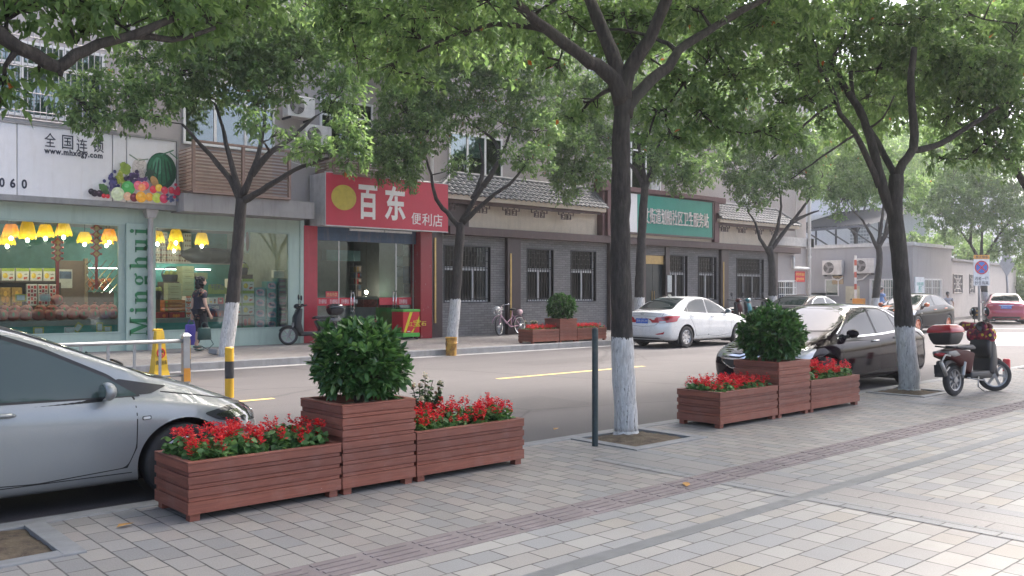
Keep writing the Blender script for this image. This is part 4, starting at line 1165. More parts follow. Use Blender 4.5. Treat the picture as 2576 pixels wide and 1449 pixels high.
for i, (zx, a, e, Y, o) in enumerate(ls):
	px, pa = z1p(zx, a); _, pe = z1p(zx, e)
	lamp(px, pa, pe, Y, o, "%s hanging lamp, %s from the left in the left fruit shop window" % ("orange" if o else "yellow", ORD[i]))
for i, (zx, a, e, Y) in enumerate([(160, 240, 340, 22.15), (330, 226, 330, 21.95), (568, 256, 360, 22.25), (312, 335, 405, 24.25)]):
	px, pa = z2p(zx, a); _, pe = z2p(zx, e)
	lamp(px, pa, pe, Y, 0, ["yellow hanging lamp just beside the drain pipe in the second window", "yellow hanging lamp above the pale cartons in the second window", "yellow hanging lamp nearest the tree in the second window", "dim yellow hanging lamp deeper inside the second window"][i])
# counters and shelves
gshelf = mat("grey_shelf", (.30, .30, .29), .5); tealb = mat("teal_counter", (.07, .33, .30), .5)
c1 = thing("display_counter", (4.5, 21.95, ZF), "teal counter carrying netted melons in the left window", "counter")
zt1 = FZ(150, 806, 21.6)
MB().box(1.2, 7.08, 21.55, 22.55, zt1 - .12, zt1).build("top", gshelf, c1); MB().box(1.2, 7.08, 21.58, 22.25, ZF + .02, zt1 - .121).build("body", tealb, c1)
c2 = thing("display_counter", (9, 21.95, ZF), "teal counter with a grey ledge under the boxes in the second window", "counter")
zt2 = FZ(450, 800, 21.6)
xr = F(*z2p(880, 1000), 21.65).x
MB().box(7.95, xr, 21.55, 23.05, zt2 - .11, zt2).build("top", gshelf, c2); MB().box(7.95, xr, 21.58, 23.05, ZF + .02, zt2 - .111).build("body", tealb, c2)
# netted melons
net, t, p = nodes("red_net_melon")
v = coord(t)
vo = N(t, "ShaderNodeTexVoronoi", feature='DISTANCE_TO_EDGE', _Scale=26); t.links.new(v, vo.inputs['Vector'])
c = mixc(t, ramp(t, vo.outputs['Distance'], [(.03, (1, 1, 1)), (.10, (0, 0, 0))]), ramp(t, noise(t, v, 8), [(.35, (.26, .05, .06)), (.65, (.34, .19, .12))]), (.42, .05, .07))
t.links.new(c, p.inputs['Base Color']); p.inputs['Roughness'].default_value = .5
leafp = mat("green_sticker", (.10, .26, .12), .5)
def melon(px, py, r, Y, zrest, label, tilt):
	A = F(px, py, Y); z = zrest + r * .93
	t_ = thing("melon", (A.x, Y, zrest), label, "melon", "netted melons in the shop window")
	b = MB().ball((0, 0, r * .93), r, r, r * .93, 18)
	b.lathe([(.015, r * 1.80), (.012, r * 1.95), (.05, r * 2.16), (.03, r * 2.2)], (tilt * .03, 0, 0), 8)
	b.build("net_bag", net, t_, smooth=True, local=True)
	M = Matrix.Translation((0, 0, r * .93)) @ Matrix.Rotation(tilt * .5, 4, 'Z') @ Matrix.Rotation(R(80), 4, 'X')
	MB().lathe([(0, r * 1.01), (r * .3, r * .965)], n=10, M=M @ Matrix.Diagonal((.6, 1.2, 1, 1))).build("sticker", leafp, t_, local=True)
xs = [12, 130, 252, 380, 497, 605, 726, 838, 938, 1043, 1137]
for i, zx in enumerate(xs): melon(*z1p(zx, 1105), .135 if i % 3 else .145, 21.73, zt1, "netted melon, %s from the left in the front row of the window" % ORD[i], random.uniform(-1, 1))
for i, zx in enumerate([40, 150, 265, 405, 520, 640, 755, 848, 942, 1040, 1112]): melon(*z1p(zx, 1020), .135, 22.07, zt1 + .10, "netted melon, %s from the left in the back row of the window" % ORD[i], random.uniform(-1, 1))
tag(MB().box(1.3, 7.0, 21.92, 22.37, zt1 + .001, zt1 + .10).build("melon_riser", gshelf), "low grey step that lifts the back row of netted melons", "shelf step")
melon(*z1p(570, 960), .13, 22.15, zt1 + .10 + .24, "melon in a red net bag resting on top of the back row", .5)
# printed cartons
def carton(x0, x1, y0, y1, z0, z1, body, label, prints, group, lid=None, name="carton", cat="box"):
	t_ = thing(name, ((x0 + x1) / 2, (y0 + y1) / 2, z0), label, cat, group)
	MB().box(x0, x1, y0, y1, z0, z1).build("box_body", body, t_, bevel=.004)
	w_, h = x1 - x0, z1 - z0
	if prints: flat("printed_front", Matrix.Translation((x0, y0, z0)), [(k_, u * w_, q * h, a * w_, e * h, c_) for k_, u, q, a, e, c_ in prints], -.002, t_, .0008)
	if lid: MB().box(x0 - .004, x1 + .004, y0 - .004, y1 + .004, z1 - h * .18, z1 + .004).build("lid", lid, t_)
	return t_
wcard = mat("white_carton", (.62, .60, .56), .6, var=.05)
mango = [('r', .5, .88, .5, .12, (150, 170, 60)), ('o', .28, .40, .20, .22, (226, 186, 60)), ('o', .22, .46, .10, .12, (240, 210, 90)), ('o', .66, .20, .09, .10, (180, 60, 50)), ('o', .80, .24, .08, .09, (200, 90, 60)), ('r', .75, .52, .12, .03, (120, 110, 100))]
def by_px(pf, zx0, zx1, zy0, zy1, Y):
	A = F(*pf(zx0, zy1), Y); B = F(*pf(zx1, zy0), Y)
	return A.x, B.x, (FZ(*pf((zx0 + zx1) / 2, zy1), Y)), (FZ(*pf((zx0 + zx1) / 2, zy0), Y))
zs = by_px(z1p, 0, 600, 630, 755, 22.85)
sh1 = thing("shop_shelf", (4, 23.05, ZF), "dark stepped shelf of gift boxes behind the melons", "shelf")
xl, xr_, zb_, zt_ = by_px(z1p, -200, 585, 630, 755, 22.85)
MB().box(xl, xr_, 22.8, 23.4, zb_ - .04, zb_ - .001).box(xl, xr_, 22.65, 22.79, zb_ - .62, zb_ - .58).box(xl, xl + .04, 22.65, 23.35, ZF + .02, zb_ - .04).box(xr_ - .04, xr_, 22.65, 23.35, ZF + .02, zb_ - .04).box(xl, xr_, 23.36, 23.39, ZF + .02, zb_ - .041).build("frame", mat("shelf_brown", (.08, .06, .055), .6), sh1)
for i, (a, e) in enumerate([(-130, 5), (12, 150), (157, 294), (300, 424), (430, 555)]):
	q = by_px(z1p, a, e, 632, 755, 22.85)
	carton(q[0] + .01, q[1] - .01, 22.85, 23.15, zb_, q[3], wcard, "white mango carton, %s along the shelf behind the melons" % ORD[i], mango, "mango cartons")
zb2 = zb_ - .58
for i, (a, e) in enumerate([(260, 370), (375, 480), (485, 585)]):
	q = by_px(z1p, a, e, 760, 880, 22.7)
	carton(q[0] + .01, q[1] - .01, 22.67, 22.77, zb2, zb2 + .5, wcard, "box checked with red fruit pictures, %s of the lower shelf" % ORD[i], [('r', .2 + .3 * (k % 3), .14 + .18 * (k // 3), .13, .075, random.choice([(170, 40, 50), (190, 70, 60), (140, 40, 60)])) for k in range(15) if k % 2 == 0] + [('r', .2 + .3 * (k % 3), .14 + .18 * (k // 3), .1, .05, (90, 60, 60)) for k in range(15) if k % 2], "checked boxes")
for i, zx in enumerate((50, 165)):
	q = by_px(z1p, zx - 52, zx + 52, 775, 880, 22.7)
	t_ = carton(q[0], q[1], 22.67, 22.77, zb2, zb2 + .42, mat("amber_wrap", (.42, .24, .06), .25, var=.4, scale=20), "amber wrapped gift pack of fruit, %s of a pair on the lower shelf" % ORD[i], [('o', .3, .35, .16, .16, (220, 150, 50)), ('o', .68, .35, .16, .16, (214, 140, 40)), ('o', .5, .66, .16, .15, (230, 170, 60))], "gift packs", name="gift_pack")
# price cards
ycard = mat("yellow_card", (.66, .60, .12), .6); wc = mat("white_card", (.74, .73, .70), .6)
def card(a, e, y0, y1, Y, label, rot=0, border=True):
	q = by_px(z1p, a, e, y0, y1, Y); cx, cz = (q[0] + q[1]) / 2, (q[2] + q[3]) / 2; w_, h = (q[1] - q[0]) / 2, (q[3] - q[2]) / 2
	M = Matrix.Translation((cx, Y, cz)) @ Matrix.Rotation(R(rot), 4, 'Y')
	t_ = thing("price_card", (cx, Y, cz - h), label, "price card", "blank price cards in the window")
	MB().box(-w_, w_, 0, .004, -h, h, 0, M).build("card", ycard if border else wc, t_)
	pts = []
	for k in range(28):
		a_ = 2 * pi * k / 28; f = .78 if k % 2 else .68
		u = max(-1, min(1, 1.35 * cos(a_))); q2 = max(-1, min(1, 1.35 * sin(a_)))
		pts.append(M @ Vector((u * w_ * f, -.002, q2 * h * f)))
	MB().add(pts, [tuple(range(28))]).build("writing_space", wc, t_)
	b = MB()
	for k in range(28):
		b.tube([pts[k] - Vector((0, .001, 0)), pts[(k + 1) % 28] - Vector((0, .001, 0))], .0025, 3)
	b.build("red_edging", mat("card_red", (.5, .12, .1), .6), t_)
yy = YW + .024
card(150, 265, 890, 962, yy, "yellow edged price card on the glass above the melons")
card(392, 503, 890, 962, yy, "white price card on the glass above the melons", 0, False)
card(330, 440, 1222, 1290, yy, "yellow edged card low in the window, nearest the silver car roof")
card(640, 745, 1220, 1278, yy, "white price card low in the window beside a tilted card", 0, False)
card(745, 812, 1176, 1272, yy + .006, "tilted yellow edged price card low in the window", 35)
card(963, 1030, 1173, 1270, yy, "upright yellow edged price card low in the window")
card(1034, 1115, 1208, 1268, yy + .006, "small yellow edged card beside the upright one")
# wooden door, calendar, mirrored lattice and lucky knots
q = by_px(z1p, 585, 850, 555, 965, 23.95)
dr = thing("inner_door", (q[0], 23.95, ZF), "brown wooden door inside the fruit shop", "door")
MB().box(q[0], q[1], 23.95, 24.01, ZF + .02, q[3]).build("door_leaf", mat("brown_wood", (.15, .10, .08), .6), dr)
MB().box(q[1] - .02, q[1] + .06, 23.92, 24.03, ZF + .02, q[3] + .06).box(q[0] - .06, q[0] - .001, 23.92, 24.03, ZF + .02, q[3] + .06).build("door_frame", mat("tan_wood", (.25, .19, .13), .6), dr)
q = by_px(z1p, 592, 730, 642, 830, 23.85)
ca = thing("wall_calendar", (q[0], 23.85, q[2]), "wall calendar with a blue landscape picture on the brown door", "calendar")
MB().box(q[0], q[1], 23.91, 23.92, q[2], q[3]).build("sheet", mat("paper_grey", (.5, .5, .5), .7), ca)
zm = q[2] + (q[3] - q[2]) * .5
MB().box(q[0] + .02, q[1] - .02, 23.904, 23.909, zm, q[3] - .05).build("picture", mat("calendar_blue", (.08, .13, .25), .6, var=.6, scale=5), ca)
redk = mat("knot_red", (.42, .04, .04), .6); goldk = mat("knot_gold", (.5, .3, .08), .5)
for kx, (zx, zy0, zy1, n) in enumerate(((577, 345, 560, 4), (965, 200, 520, 5))):
	A, B = F(*z1p(zx, zy0), 21.8), F(*z1p(zx, zy1), 21.8)
	t_ = thing("lucky_knot", (A.x, 21.8, B.z), "string of red and gold diamond charms hanging in the window, the %s one" % ("shorter" if kx == 0 else "longer"), "decoration", "red hanging charms")
	b = MB(); g_ = MB()
	for i in range(n):
		z = A.z + (B.z - A.z) * (i + .5) / n; r = .105
		b.prism([(A.x - r, z), (A.x, z - r), (A.x + r, z), (A.x, z + r)], .03, Matrix.Translation((0, 21.8, 0)))
		for s_ in (-1, 1): b.ball((A.x + s_ * r, 21.815, z), .028, n=8)
		g_.prism([(A.x - r * .62, z), (A.x, z - r * .62), (A.x + r * .62, z), (A.x, z + r * .62)], .01, Matrix.Translation((0, 21.789, 0)))
	b.box(A.x - .03, A.x + .03, 21.805, 21.82, B.z - .75, B.z); b.tube([(A.x, 21.81, B.z), (A.x, 21.81, 3.16)], .008, 5)
	b.build("charm", redk, t_); g_.build("gold_face", goldk, t_)
q = by_px(z1p, 860, 1170, 548, 880, 23.65)
lt = thing("lattice_screen", (q[0], 23.65, q[2]), "shiny crossed lattice screen in front of the heaped oranges", "screen")
b = MB()
for i in range(-3, 5):
	for s_ in (1, -1):
		a0 = q[0] + (q[1] - q[0]) * i / 4
		p0, p1 = Vector((a0, 23.65, q[2])), Vector((a0 + s_ * (q[3] - q[2]) * .8, 23.65, q[3]))
		lo_, hi_ = q[0], q[1]
		for e_ in (p0, p1): pass
		d_ = p1 - p0; ts = sorted(((lo_ - p0.x) / d_.x, (hi_ - p0.x) / d_.x)); t0, t1 = max(0, ts[0]), min(1, ts[1])
		if t1 > t0: b.tube([p0 + d_ * t0, p0 + d_ * t1], .012, 5)
b.build("lattice", mat("chrome", (.75, .75, .75), .15, metal=1), lt)
fr_m = mat("orange_fruit", (.55, .16, .05), .45, var=.3, scale=9)
b = MB()
for i in range(70):
	u = random.random(); b.ball((q[0] + (q[1] - q[0]) * random.random(), 24.15 + random.random() * .5, q[2] + (q[3] - q[2]) * (.12 + .30 * random.random())), .055, n=8)
tag(b.build("fruit_heap", fr_m, smooth=True), "heap of oranges on the stall behind the lattice screen", "oranges", kind='stuff')
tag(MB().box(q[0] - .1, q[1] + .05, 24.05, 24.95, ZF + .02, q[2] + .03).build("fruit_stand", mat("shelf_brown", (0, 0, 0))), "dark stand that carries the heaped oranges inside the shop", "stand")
tubm = emit("lit_tube", (1, 1, .98), 5)
for (pf, a, e, zy, Y, lb) in ((z1p, 860, 1170, 630, 25.55, "row of lit tubes over the orange stand"), (z2p, 128, 385, 590, 24.65, "lit tube over the fruit baskets in the second window"), (z2p, 512, 650, 593, 24.65, "short lit tube to the right of the pale cartons")):
	q = by_px(pf, a, e, zy - 4, zy + 4, Y)
	tag(MB().box(q[0], q[1], Y, Y + .03, q[2], q[3]).build("tube_light", tubm), lb, "tube light")
# second window: cabinet, bags, boxes
q = by_px(z2p, 128, 1225, 538, 640, 25.05)
cab = thing("wall_cabinet", ((q[0] + q[1]) / 2, 25.15, q[2]), "teal wall cabinet with black bags and small boxes on its top", "cabinet")
MB().box(q[0], q[1], 24.95, 25.8, q[2] - .8, q[3] - .03).build("carcass", mat("cabinet_teal", (.07, .27, .25), .4), cab); MB().box(q[0] - .02, q[1] + .02, 24.92, 25.8, q[3] - .029, q[3]).build("top", gshelf, cab)
ct = q[3]
bagm = mat("black_bag", (.02, .02, .026), .35, bumpy=.6)
for i, (zx, r) in enumerate(((540, .52), (690, .5), (840, .48), (1010, .5))):
	A = F(*z2p(zx, 480), 25.35); b = MB(); b.ball((A.x, 25.37, ct + r * .45), r * 1.15, .36, r * .46, 20)
	b.v = [(x + random.uniform(-.02, .02), y, max(ct + .003, z + random.uniform(-.02, .02))) for x, y, z in b.v]
	tag(b.build("full_bag", bagm, smooth=True), "full black bag on the cabinet top, %s from the left" % ORD[i], "bag", "black bags")
k_ = 0
for col_, (zx, n) in enumerate(((150, 3), (200, 6), (250, 4), (320, 4), (370, 2), (420, 6))):
	for j in range(n):
		A = F(*z2p(zx, 500), 25.4); w_ = .10
		carton(A.x - w_ * 1.05, A.x + w_ * 1.05, 25.25, 25.5, ct + .001 + j * .145, ct + .14 + j * .145, wcard, "small white patterned box, %s up in the %s stack on the cabinet" % (ORD[j], ORD[col_]), [('r', .2 + .3 * u, .5, .08, .2, (130, 90, 80)) for u in range(3)], "small boxes on the cabinet")
gcart = mat("pale_green_carton", (.34, .37, .24), .6, var=.08)
def stack(zx0, zx1, zy0, zy1, n, Y, dep, body, lab, prints, group, lid=None, name="carton", z0=None):
	q = by_px(z2p, zx0, zx1, zy0, zy1, Y); zb = q[2] if z0 is None else z0
	h = (q[3] - zb) / n
	for j in range(n):
		pos = "topmost" if j == n - 1 and n > 1 else ("lowest" if j == 0 and n > 1 else ("only" if n == 1 else ORD[j] + " from the bottom"))
		carton(q[0] + .008, q[1] - .008, Y, Y + dep, zb + j * h, zb + (j + 1) * h - .006, body, lab % pos, prints, group, lid, name)
def q2z(zy, Y): return FZ(*z2p(300, zy), Y)
stack(388, 500, 560, 945, 8, 22.55, .4, gcart, "pale green carton, %s of the tall pile below the lamps", [('r', .5, .35, .3, .04, (110, 110, 70))], "pale green cartons", z0=zt2 + .001)
stack(250, 384, 715, 872, 3, 22.25, .25, gcart, "pale green carton, the %s of the short pile by the drain pipe", [('r', .5, .4, .3, .04, (110, 110, 70))], "pale green cartons", z0=zt2 + .001 + .22 * 1.9)
stack(510, 625, 620, 690, 1, 23.25, .3, gcart, "pale green carton standing behind the walking woman, the %s one there", [], "pale green cartons", z0=zt2 + .98)
ocart = mat("orange_carton", (.50, .16, .04), .6, var=.12); rcart = mat("red_carton", (.35, .035, .04), .6, var=.15)
zz = zt2 + .001
stack(128, 262, 985, 1040, 1, 21.8, .3, rcart, "red fruit box at the ledge beside the pipe, the %s one", [('o', .7, .4, .12, .3, (220, 120, 60))], "red boxes", z0=zz)
stack(266, 416, 985, 1040, 1, 21.8, .3, rcart, "red box printed with oranges below the orange boxes, the %s one there", [('o', .3, .4, .08, .3, (230, 130, 50)), ('o', .45, .35, .08, .3, (235, 150, 60)), ('o', .6, .4, .08, .3, (225, 120, 40))], "red boxes", z0=zz)
h1 = q2z(985, 21.8) - zz
stack(222, 420, 872, 975, 3, 21.85, .28, ocart, "orange flat fruit box, the %s of three", [('o', .1, .5, .06, .35, (170, 170, 60)), ('r', .55, .5, .3, .08, (230, 170, 110))], "orange flat boxes", z0=zz + .16)
stack(420, 472, 835, 1035, 4, 21.8, .25, wcard, "white and orange box by the walking woman, %s of its pile", [('r', .5, .82, .5, .18, (200, 100, 50)), ('o', .5, .42, .25, .28, (200, 50, 50)), ('o', .5, .42, .14, .14, (235, 225, 215))], "white and orange boxes", z0=zz)
stack(630, 770, 850, 940, 1, 21.8, .25, mat("white_red_carton", (.6, .57, .54), .6), "white box with a red panel beside the tree trunk, the %s one there", [('r', .8, .5, .2, .5, (190, 40, 60)), ('o', .8, .55, .09, .22, (226, 190, 170)), ('o', .8, .72, .1, .16, (40, 30, 30)), ('o', .15, .35, .08, .14, (240, 180, 60)), ('r', .4, .6, .06, .2, (90, 60, 60)), ('r', .4, .25, .05, .14, (200, 120, 40))], "boxes by the tree", z0=zz + .33)
cb = carton(*[by_px(z2p, 628, 772, 940, 1030, 21.8)[i] for i in (0, 1)], 21.8, 22.1, zz, zz + .325, mat("blue_carton", (.035, .07, .19), .5), "dark blue fruit crate with white lettering beside the tree trunk", [('r', .5, .25, .5, .25, (110, 60, 90)), ('o', .3, .2, .06, .15, (190, 60, 60)), ('o', .5, .22, .06, .15, (200, 80, 50)), ('o', .75, .2, .06, .15, (190, 60, 60)), ('o', .1, .78, .04, .12, (200, 205, 220))], "boxes by the tree")
q = by_px(z2p, 645, 725, 948, 966, 21.8)
text("VICONTO", q[0], q[1], zz + .21, zz + .28, onwall(21.798), whitel, cb, bold=.02, ext=.001)
q = by_px(z2p, 630, 790, 725, 818, 21.95)
mk = thing("shop_notice", (q[0], 21.95, q[2]), "green arched notice for milk papaya above the white and red box", "notice")
pts = [(q[0], q[2]), (q[1] + .1, q[2]), (q[1] + .1, q[2] + .1), (q[1], q[3] - .1), (q[1] - .12, q[3] - .02), ((q[0] + q[1]) / 2, q[3]), (q[0], q[3] - .02)]
MB().prism(pts, .02, Matrix.Translation((0, 21.95, 0))).build("board", mat("lime_board", (.33, .40, .12), .5), mk)
text("牛奶木瓜", q[0] + .06, q[1] - .06, q[2] + .10, q[2] + .26, onwall(21.947), mat("violet_letter", (.10, .12, .30), .5), mk, bold=.02, ext=.001)
zfl = ZF + .03
mt = by_px(z2p, 940, 1048, 675, 785, 21.7)
for cidx, (a, e) in enumerate(((830, 936), (940, 1050))):
	stack(a, e, 1020, 1118, 1, 21.75, .35, mat("red_green_carton", (.30, .22, .18), .6), "coloured crate under the big mango cartons, the %s one in the " + ("left" if cidx == 0 else "right") + " pile", [('o', .25, .55, .14, .25, (190, 50, 50)), ('o', .6, .6, .14, .25, (200, 90, 60)), ('r', .5, .15, .5, .15, (90, 150, 110))], "crates under cartons", z0=zfl + .36)
	zq = q2z(1018, 21.75)
	stack(a, e, 676, 1016, 3, 21.75, .35, wcard, "big mango carton, %s in the " + ("pile partly behind the tree" if cidx == 0 else "pile just right of the tree"), mango, "big mango cartons", z0=zfl + .36 + (q2z(1020, 21.75) - (zfl + .36)))
tag(MB().box(F(*z2p(830, 1000), 21.75).x, 11.35, 21.7, 22.55, ZF + .02, zfl + .36).build("low_plinth", tealb), "low teal plinth under the stacked cartons at the end of the second window", "plinth")
tcart = mat("turquoise_carton", (.13, .36, .38), .5, var=.1); tprint = [('o', .5, .52, .42, .34, (196, 160, 178)), ('r', .5, .5, .22, .1, (110, 130, 160)), ('o', .3, .66, .12, .1, (150, 90, 140)), ('o', .78, .3, .12, .12, (220, 200, 210))]
zq = zfl + .362
stack(1056, 1155, 755, 1112, 4, 21.8, .3, tcart, "turquoise carton, %s of the left turquoise pile", tprint, "turquoise cartons", z0=zq)
stack(1165, 1260, 700, 1112, 5, 21.77, .3, tcart, "turquoise carton, %s of the middle turquoise pile", tprint, "turquoise cartons", z0=zq)
stack(1263, 1352, 672, 1108, 9, 21.8, .3, mat("slate_teal_carton", (.075, .20, .235), .5), "slate flat carton, %s of the pile by the window end", [('r', .5, .5, .35, .2, (80, 70, 110))], "slate cartons", z0=zq)
q = by_px(z2p, 1228, 1330, 600, 668, 21.85)
pk = thing("paper_crown", (q[0], 21.85, q[2]), "white scalloped paper packet on top of the slate cartons", "packet")
b = MB(); pts = [(q[0], q[2])] + [(q[1], q[2])] + [(q[0] + (q[1] - q[0]) * (1 - k / 8), q[3] - (.05 if k % 2 else 0)) for k in range(9)]
b.prism(pts, .12, Matrix.Translation((0, 21.85, 0))); b.build("packet", wc, pk)
# navy baskets
for i, (zx0, zx1, zy0, zy1) in enumerate(((228, 388, 640, 705), (128, 225, 790, 870), (915, 1022, 575, 640))):
	q = by_px(z2p, zx0, zx1, zy0, zy1, 22.85); t_ = thing("basket", ((q[0] + q[1]) / 2, 22.85, q[2]), ["navy basket of green fruit high beside the pale cartons", "navy basket with wrapped fruit near the drain pipe", "navy basket with a high handle behind the tree trunk"][i], "basket", "navy fruit baskets")
	cx, w_ = (q[0] + q[1]) / 2, (q[1] - q[0]) / 2; h = q[3] - q[2]
	nb = mat("navy_basket", (.02, .025, .05), .6)
	MB().lathe([(0, 0), (w_ * .8, 0), (w_, h), (w_ * .92, h), (w_ * .72, .03)], (cx, 23.05, q[2]), 20).build("bowl", nb, t_)
	MB().tube([(cx + w_ * cos(pi * k / 12), 23.05, q[3] + w_ * .9 * sin(pi * k / 12)) for k in range(13)], .014, 6).build("handle", nb, t_)
	b = MB()
	for k in range(14): b.ball((cx + random.uniform(-.8, .8) * w_, 23.05 + random.uniform(-.5, .5) * w_, q[3] + random.uniform(-.02, .06)), .06, n=8)
	b.build("fruit", mat("green_fruit", (.30, .36, .10), .5, var=.3), t_, smooth=True)
	b = MB().box(cx - w_, cx + w_, 22.75, 23.35, zt2 - .1 if q[2] > zt2 else zt2, q[2] - .001)
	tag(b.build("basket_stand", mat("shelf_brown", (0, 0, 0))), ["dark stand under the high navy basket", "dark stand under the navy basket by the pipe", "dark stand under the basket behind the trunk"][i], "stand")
A = F(345, 745, 21.6)
cl_ = thing("wall_clock", F(*z2p(985, 330), 21.7), "round white rimmed clock seen edge-on behind the tree in the second window", "clock")
Mk = Matrix.Translation(F(*z2p(975, 330), 21.7)) @ Matrix.Rotation(R(90), 4, 'Y') @ Matrix.Rotation(R(35), 4, 'X')
MB().lathe([(0, .03), (.30, .03), (.33, .05), (.33, -.02), (0, -.02)], n=28, M=Mk).build("case", mat("clock_rim", (.6, .6, .6), .3), cl_, auto=40)
MB().lathe([(0, .033), (.27, .033)], n=28, M=Mk).build("dial", mat("clock_red", (.5, .2, .2), .5), cl_)

# ---- convenience store contents
def z7p(zx, zy): return 729.6 + zx * .2388, 566.1 + zy * .2388
def b7(zx0, zx1, zy0, zy1, Y):
	A = F(*z7p(zx0, zy1), Y); B = F(*z7p(zx1, zy0), Y)
	return A.x, B.x, FZ(*z7p((zx0 + zx1) / 2, zy1), Y), FZ(*z7p((zx0 + zx1) / 2, zy0), Y)
q = b7(690, 960, 440, 760, 24.85)
sf = thing("goods_shelf", ((q[0] + q[1]) / 2, 24.85, ZF), "tall shelf of small goods at the back of the convenience store", "shelf")
b = MB()
for i in range(6): z = q[2] + (q[3] - q[2]) * i / 5; b.box(q[0], q[1], 24.85, 25.2, z, z + .03)
for x_ in (q[0], (q[0] + q[1]) / 2 - .02, q[1] - .04): b.box(x_, x_ + .04, 24.83, 24.849, ZF, q[3])
b.build("frame", mat("shelf_grey", (.20, .2, .2), .5), sf)
for i in range(5):
	z = q[2] + (q[3] - q[2]) * i / 5 + .031; x_ = q[0] + .06; k_ = 0
	g_ = MB(); pal = [(.35, .05, .05), (.4, .3, .1), (.1, .1, .12), (.5, .48, .44), (.1, .2, .3)]
	while x_ < q[1] - .12:
		w_ = random.uniform(.05, .11); g_.box(x_, x_ + w_ - .008, 24.9, 25.05, z, z + random.uniform(.14, .28), random.randrange(5)); x_ += w_
	tag(g_.build("shelf_goods", [mat("goods_%d" % j, c_, .5) for j, c_ in enumerate(pal)]), "row of small packets on the store shelf, level %s from below" % ORD[i], "packets", kind='stuff')
q = b7(690, 930, 865, 1060, 23.55)
ct_ = thing("shop_counter", ((q[0] + q[1]) / 2, 23.55, ZF), "grey counter with a glass top box in the convenience store", "counter")
MB().box(q[0] - .2, q[1] + .1, 23.55, 24.15, ZF, q[3]).build("body", mat("counter_grey", (.33, .33, .33), .5), ct_)
qq = b7(775, 920, 785, 860, 23.55); MB().box(qq[0], qq[1], 23.57, 23.95, q[3] + .001, qq[3]).build("display", mat("snack_red", (.28, .06, .05), .4, var=.5, scale=14), ct_)
qq = b7(770, 925, 750, 785, 23.55); MB().box(qq[0], qq[1], 23.57, 23.95, qq[2] + .01, qq[3]).build("glass_top", mat("hood_steel", (.4, .42, .42), .2, metal=.6), ct_)
A = F(*z7p(803, 708), 23.65)
lp = thing("bare_bulb", A, "glowing bare bulb over the store counter", "lamp")
MB().ball(A, .055, n=10).build("bulb", emit("lit_bulb_warm", (1, .8, .5), 20), lp, smooth=True); MB().tube([A + Vector((0, 0, .05)), (A.x, A.y, 3.04)], .006, 5).build("cord", black, lp)
l = bpy.data.lights.new("bulb_light", 'POINT'); l.energy = 7; l.color = (1, .85, .7); l.shadow_soft_size = .06
lo = bpy.data.objects.new("bulb_light", l); COL.objects.link(lo); lo.parent = lp; lo.location = (0, 0, -.1)
q = b7(385, 985, 270, 380, 24.95)
tag(MB().box(q[0], q[1], 24.95, 25.23, q[2], q[3]).build("wall_banner", mat("sea_banner", (.16, .30, .34), .5, var=.3, scale=1.5)), "wide blue-green banner high on the store back wall", "banner")
for i, (a, e, y0, y1, c_) in enumerate(((1115, 1190, 330, 430, (.35, .42, .42)), (1195, 1275, 210, 330, (.40, .47, .46)), (1120, 1190, 445, 545, (.42, .44, .42)), (1195, 1280, 435, 610, (.12, .22, .32)), (1195, 1275, 620, 720, (.55, .55, .55)))):
	q = b7(a, e, y0, y1, 22.05)
	tag(MB().box(q[0], q[1], 22.05, 22.07, q[2], q[3]).build("poster", mat("poster_%d" % i, c_, .4, var=.3, scale=6)), ["square grey poster inside the store by the right glass", "upper pale green poster by the right glass of the store", "small pale notice below the square poster", "tall blue poster on the right side of the store", "white portrait poster low on the right side of the store"][i], "poster", "posters in the convenience store")
# chest freezer on the pavement
q = b7(1190, 1366, 905, 1180, 20.9)
fz = thing("chest_freezer", ((q[0] + q[1]) / 2, 21.15, ZF), "red ice cream freezer with a green lid and yellow lettering beside the red pillar", "freezer")
frd = mat("freezer_red", (.55, .02, .035), .35, var=.04); fgr = mat("freezer_green", (.08, .36, .05), .4)
x0, x1, z0, z1 = q[0], q[1], q[2], q[3]
MB().bbox(x0, x1, 20.9, 21.47, z0 + .12, z1, .02).build("body", frd, fz); MB().bbox(x0 - .006, x1 + .006, 20.894, 21.476, z0 + .0, z0 + .12, .015).build("base", fgr, fz)
MB().bbox(x0 - .012, x1 + .012, 20.885, 21.485, z1 - .03, z1 + .05, .02).build("lid_frame", fgr, fz)
MB().box(x0 + .07, x1 - .07, 20.96, 21.41, z1 + .051, z1 + .06).build("glass_lid", mat("dark_glass", (.02, .025, .03), .06), fz)
yw = mat("freezer_yellow", (.62, .55, .02), .4)
h = z1 - z0
b = MB(); yf = 20.899
b.add([(x0 + .02, yf, z0 + .13), (x0 + .10, yf, z0 + .13), (x0 + .34, yf, z1 - .03), (x0 + .24, yf, z1 - .03)], [(0, 1, 2, 3)]); b.add([(x1 - .32, yf, z0 + .13), (x1 - .24, yf, z0 + .13), (x1 - .01, yf, z0 + .62), (x1 - .01, yf, z0 + .45)], [(0, 1, 2, 3)])
b.build("yellow_stripe", yw, fz)
text("红", x0 + .16, x0 + .34, z0 + h * .42, z0 + h * .58, onwall(20.896), yw, fz, bold=.05, ext=.002); text("宝", x0 + .36, x0 + .62, z0 + h * .40, z0 + h * .66, onwall(20.896), yw, fz, bold=.06, ext=.002); text("石", x0 + .64, x0 + .82, z0 + h * .42, z0 + h * .58, onwall(20.896), yw, fz, bold=.05, ext=.002)
for i in range(5): MB().box(x0 + .15 + i * .13, x0 + .25 + i * .13, 20.894, 20.898, z0 + .15, z0 + .175).build("small_print", whitel, fz) if i == 0 else None
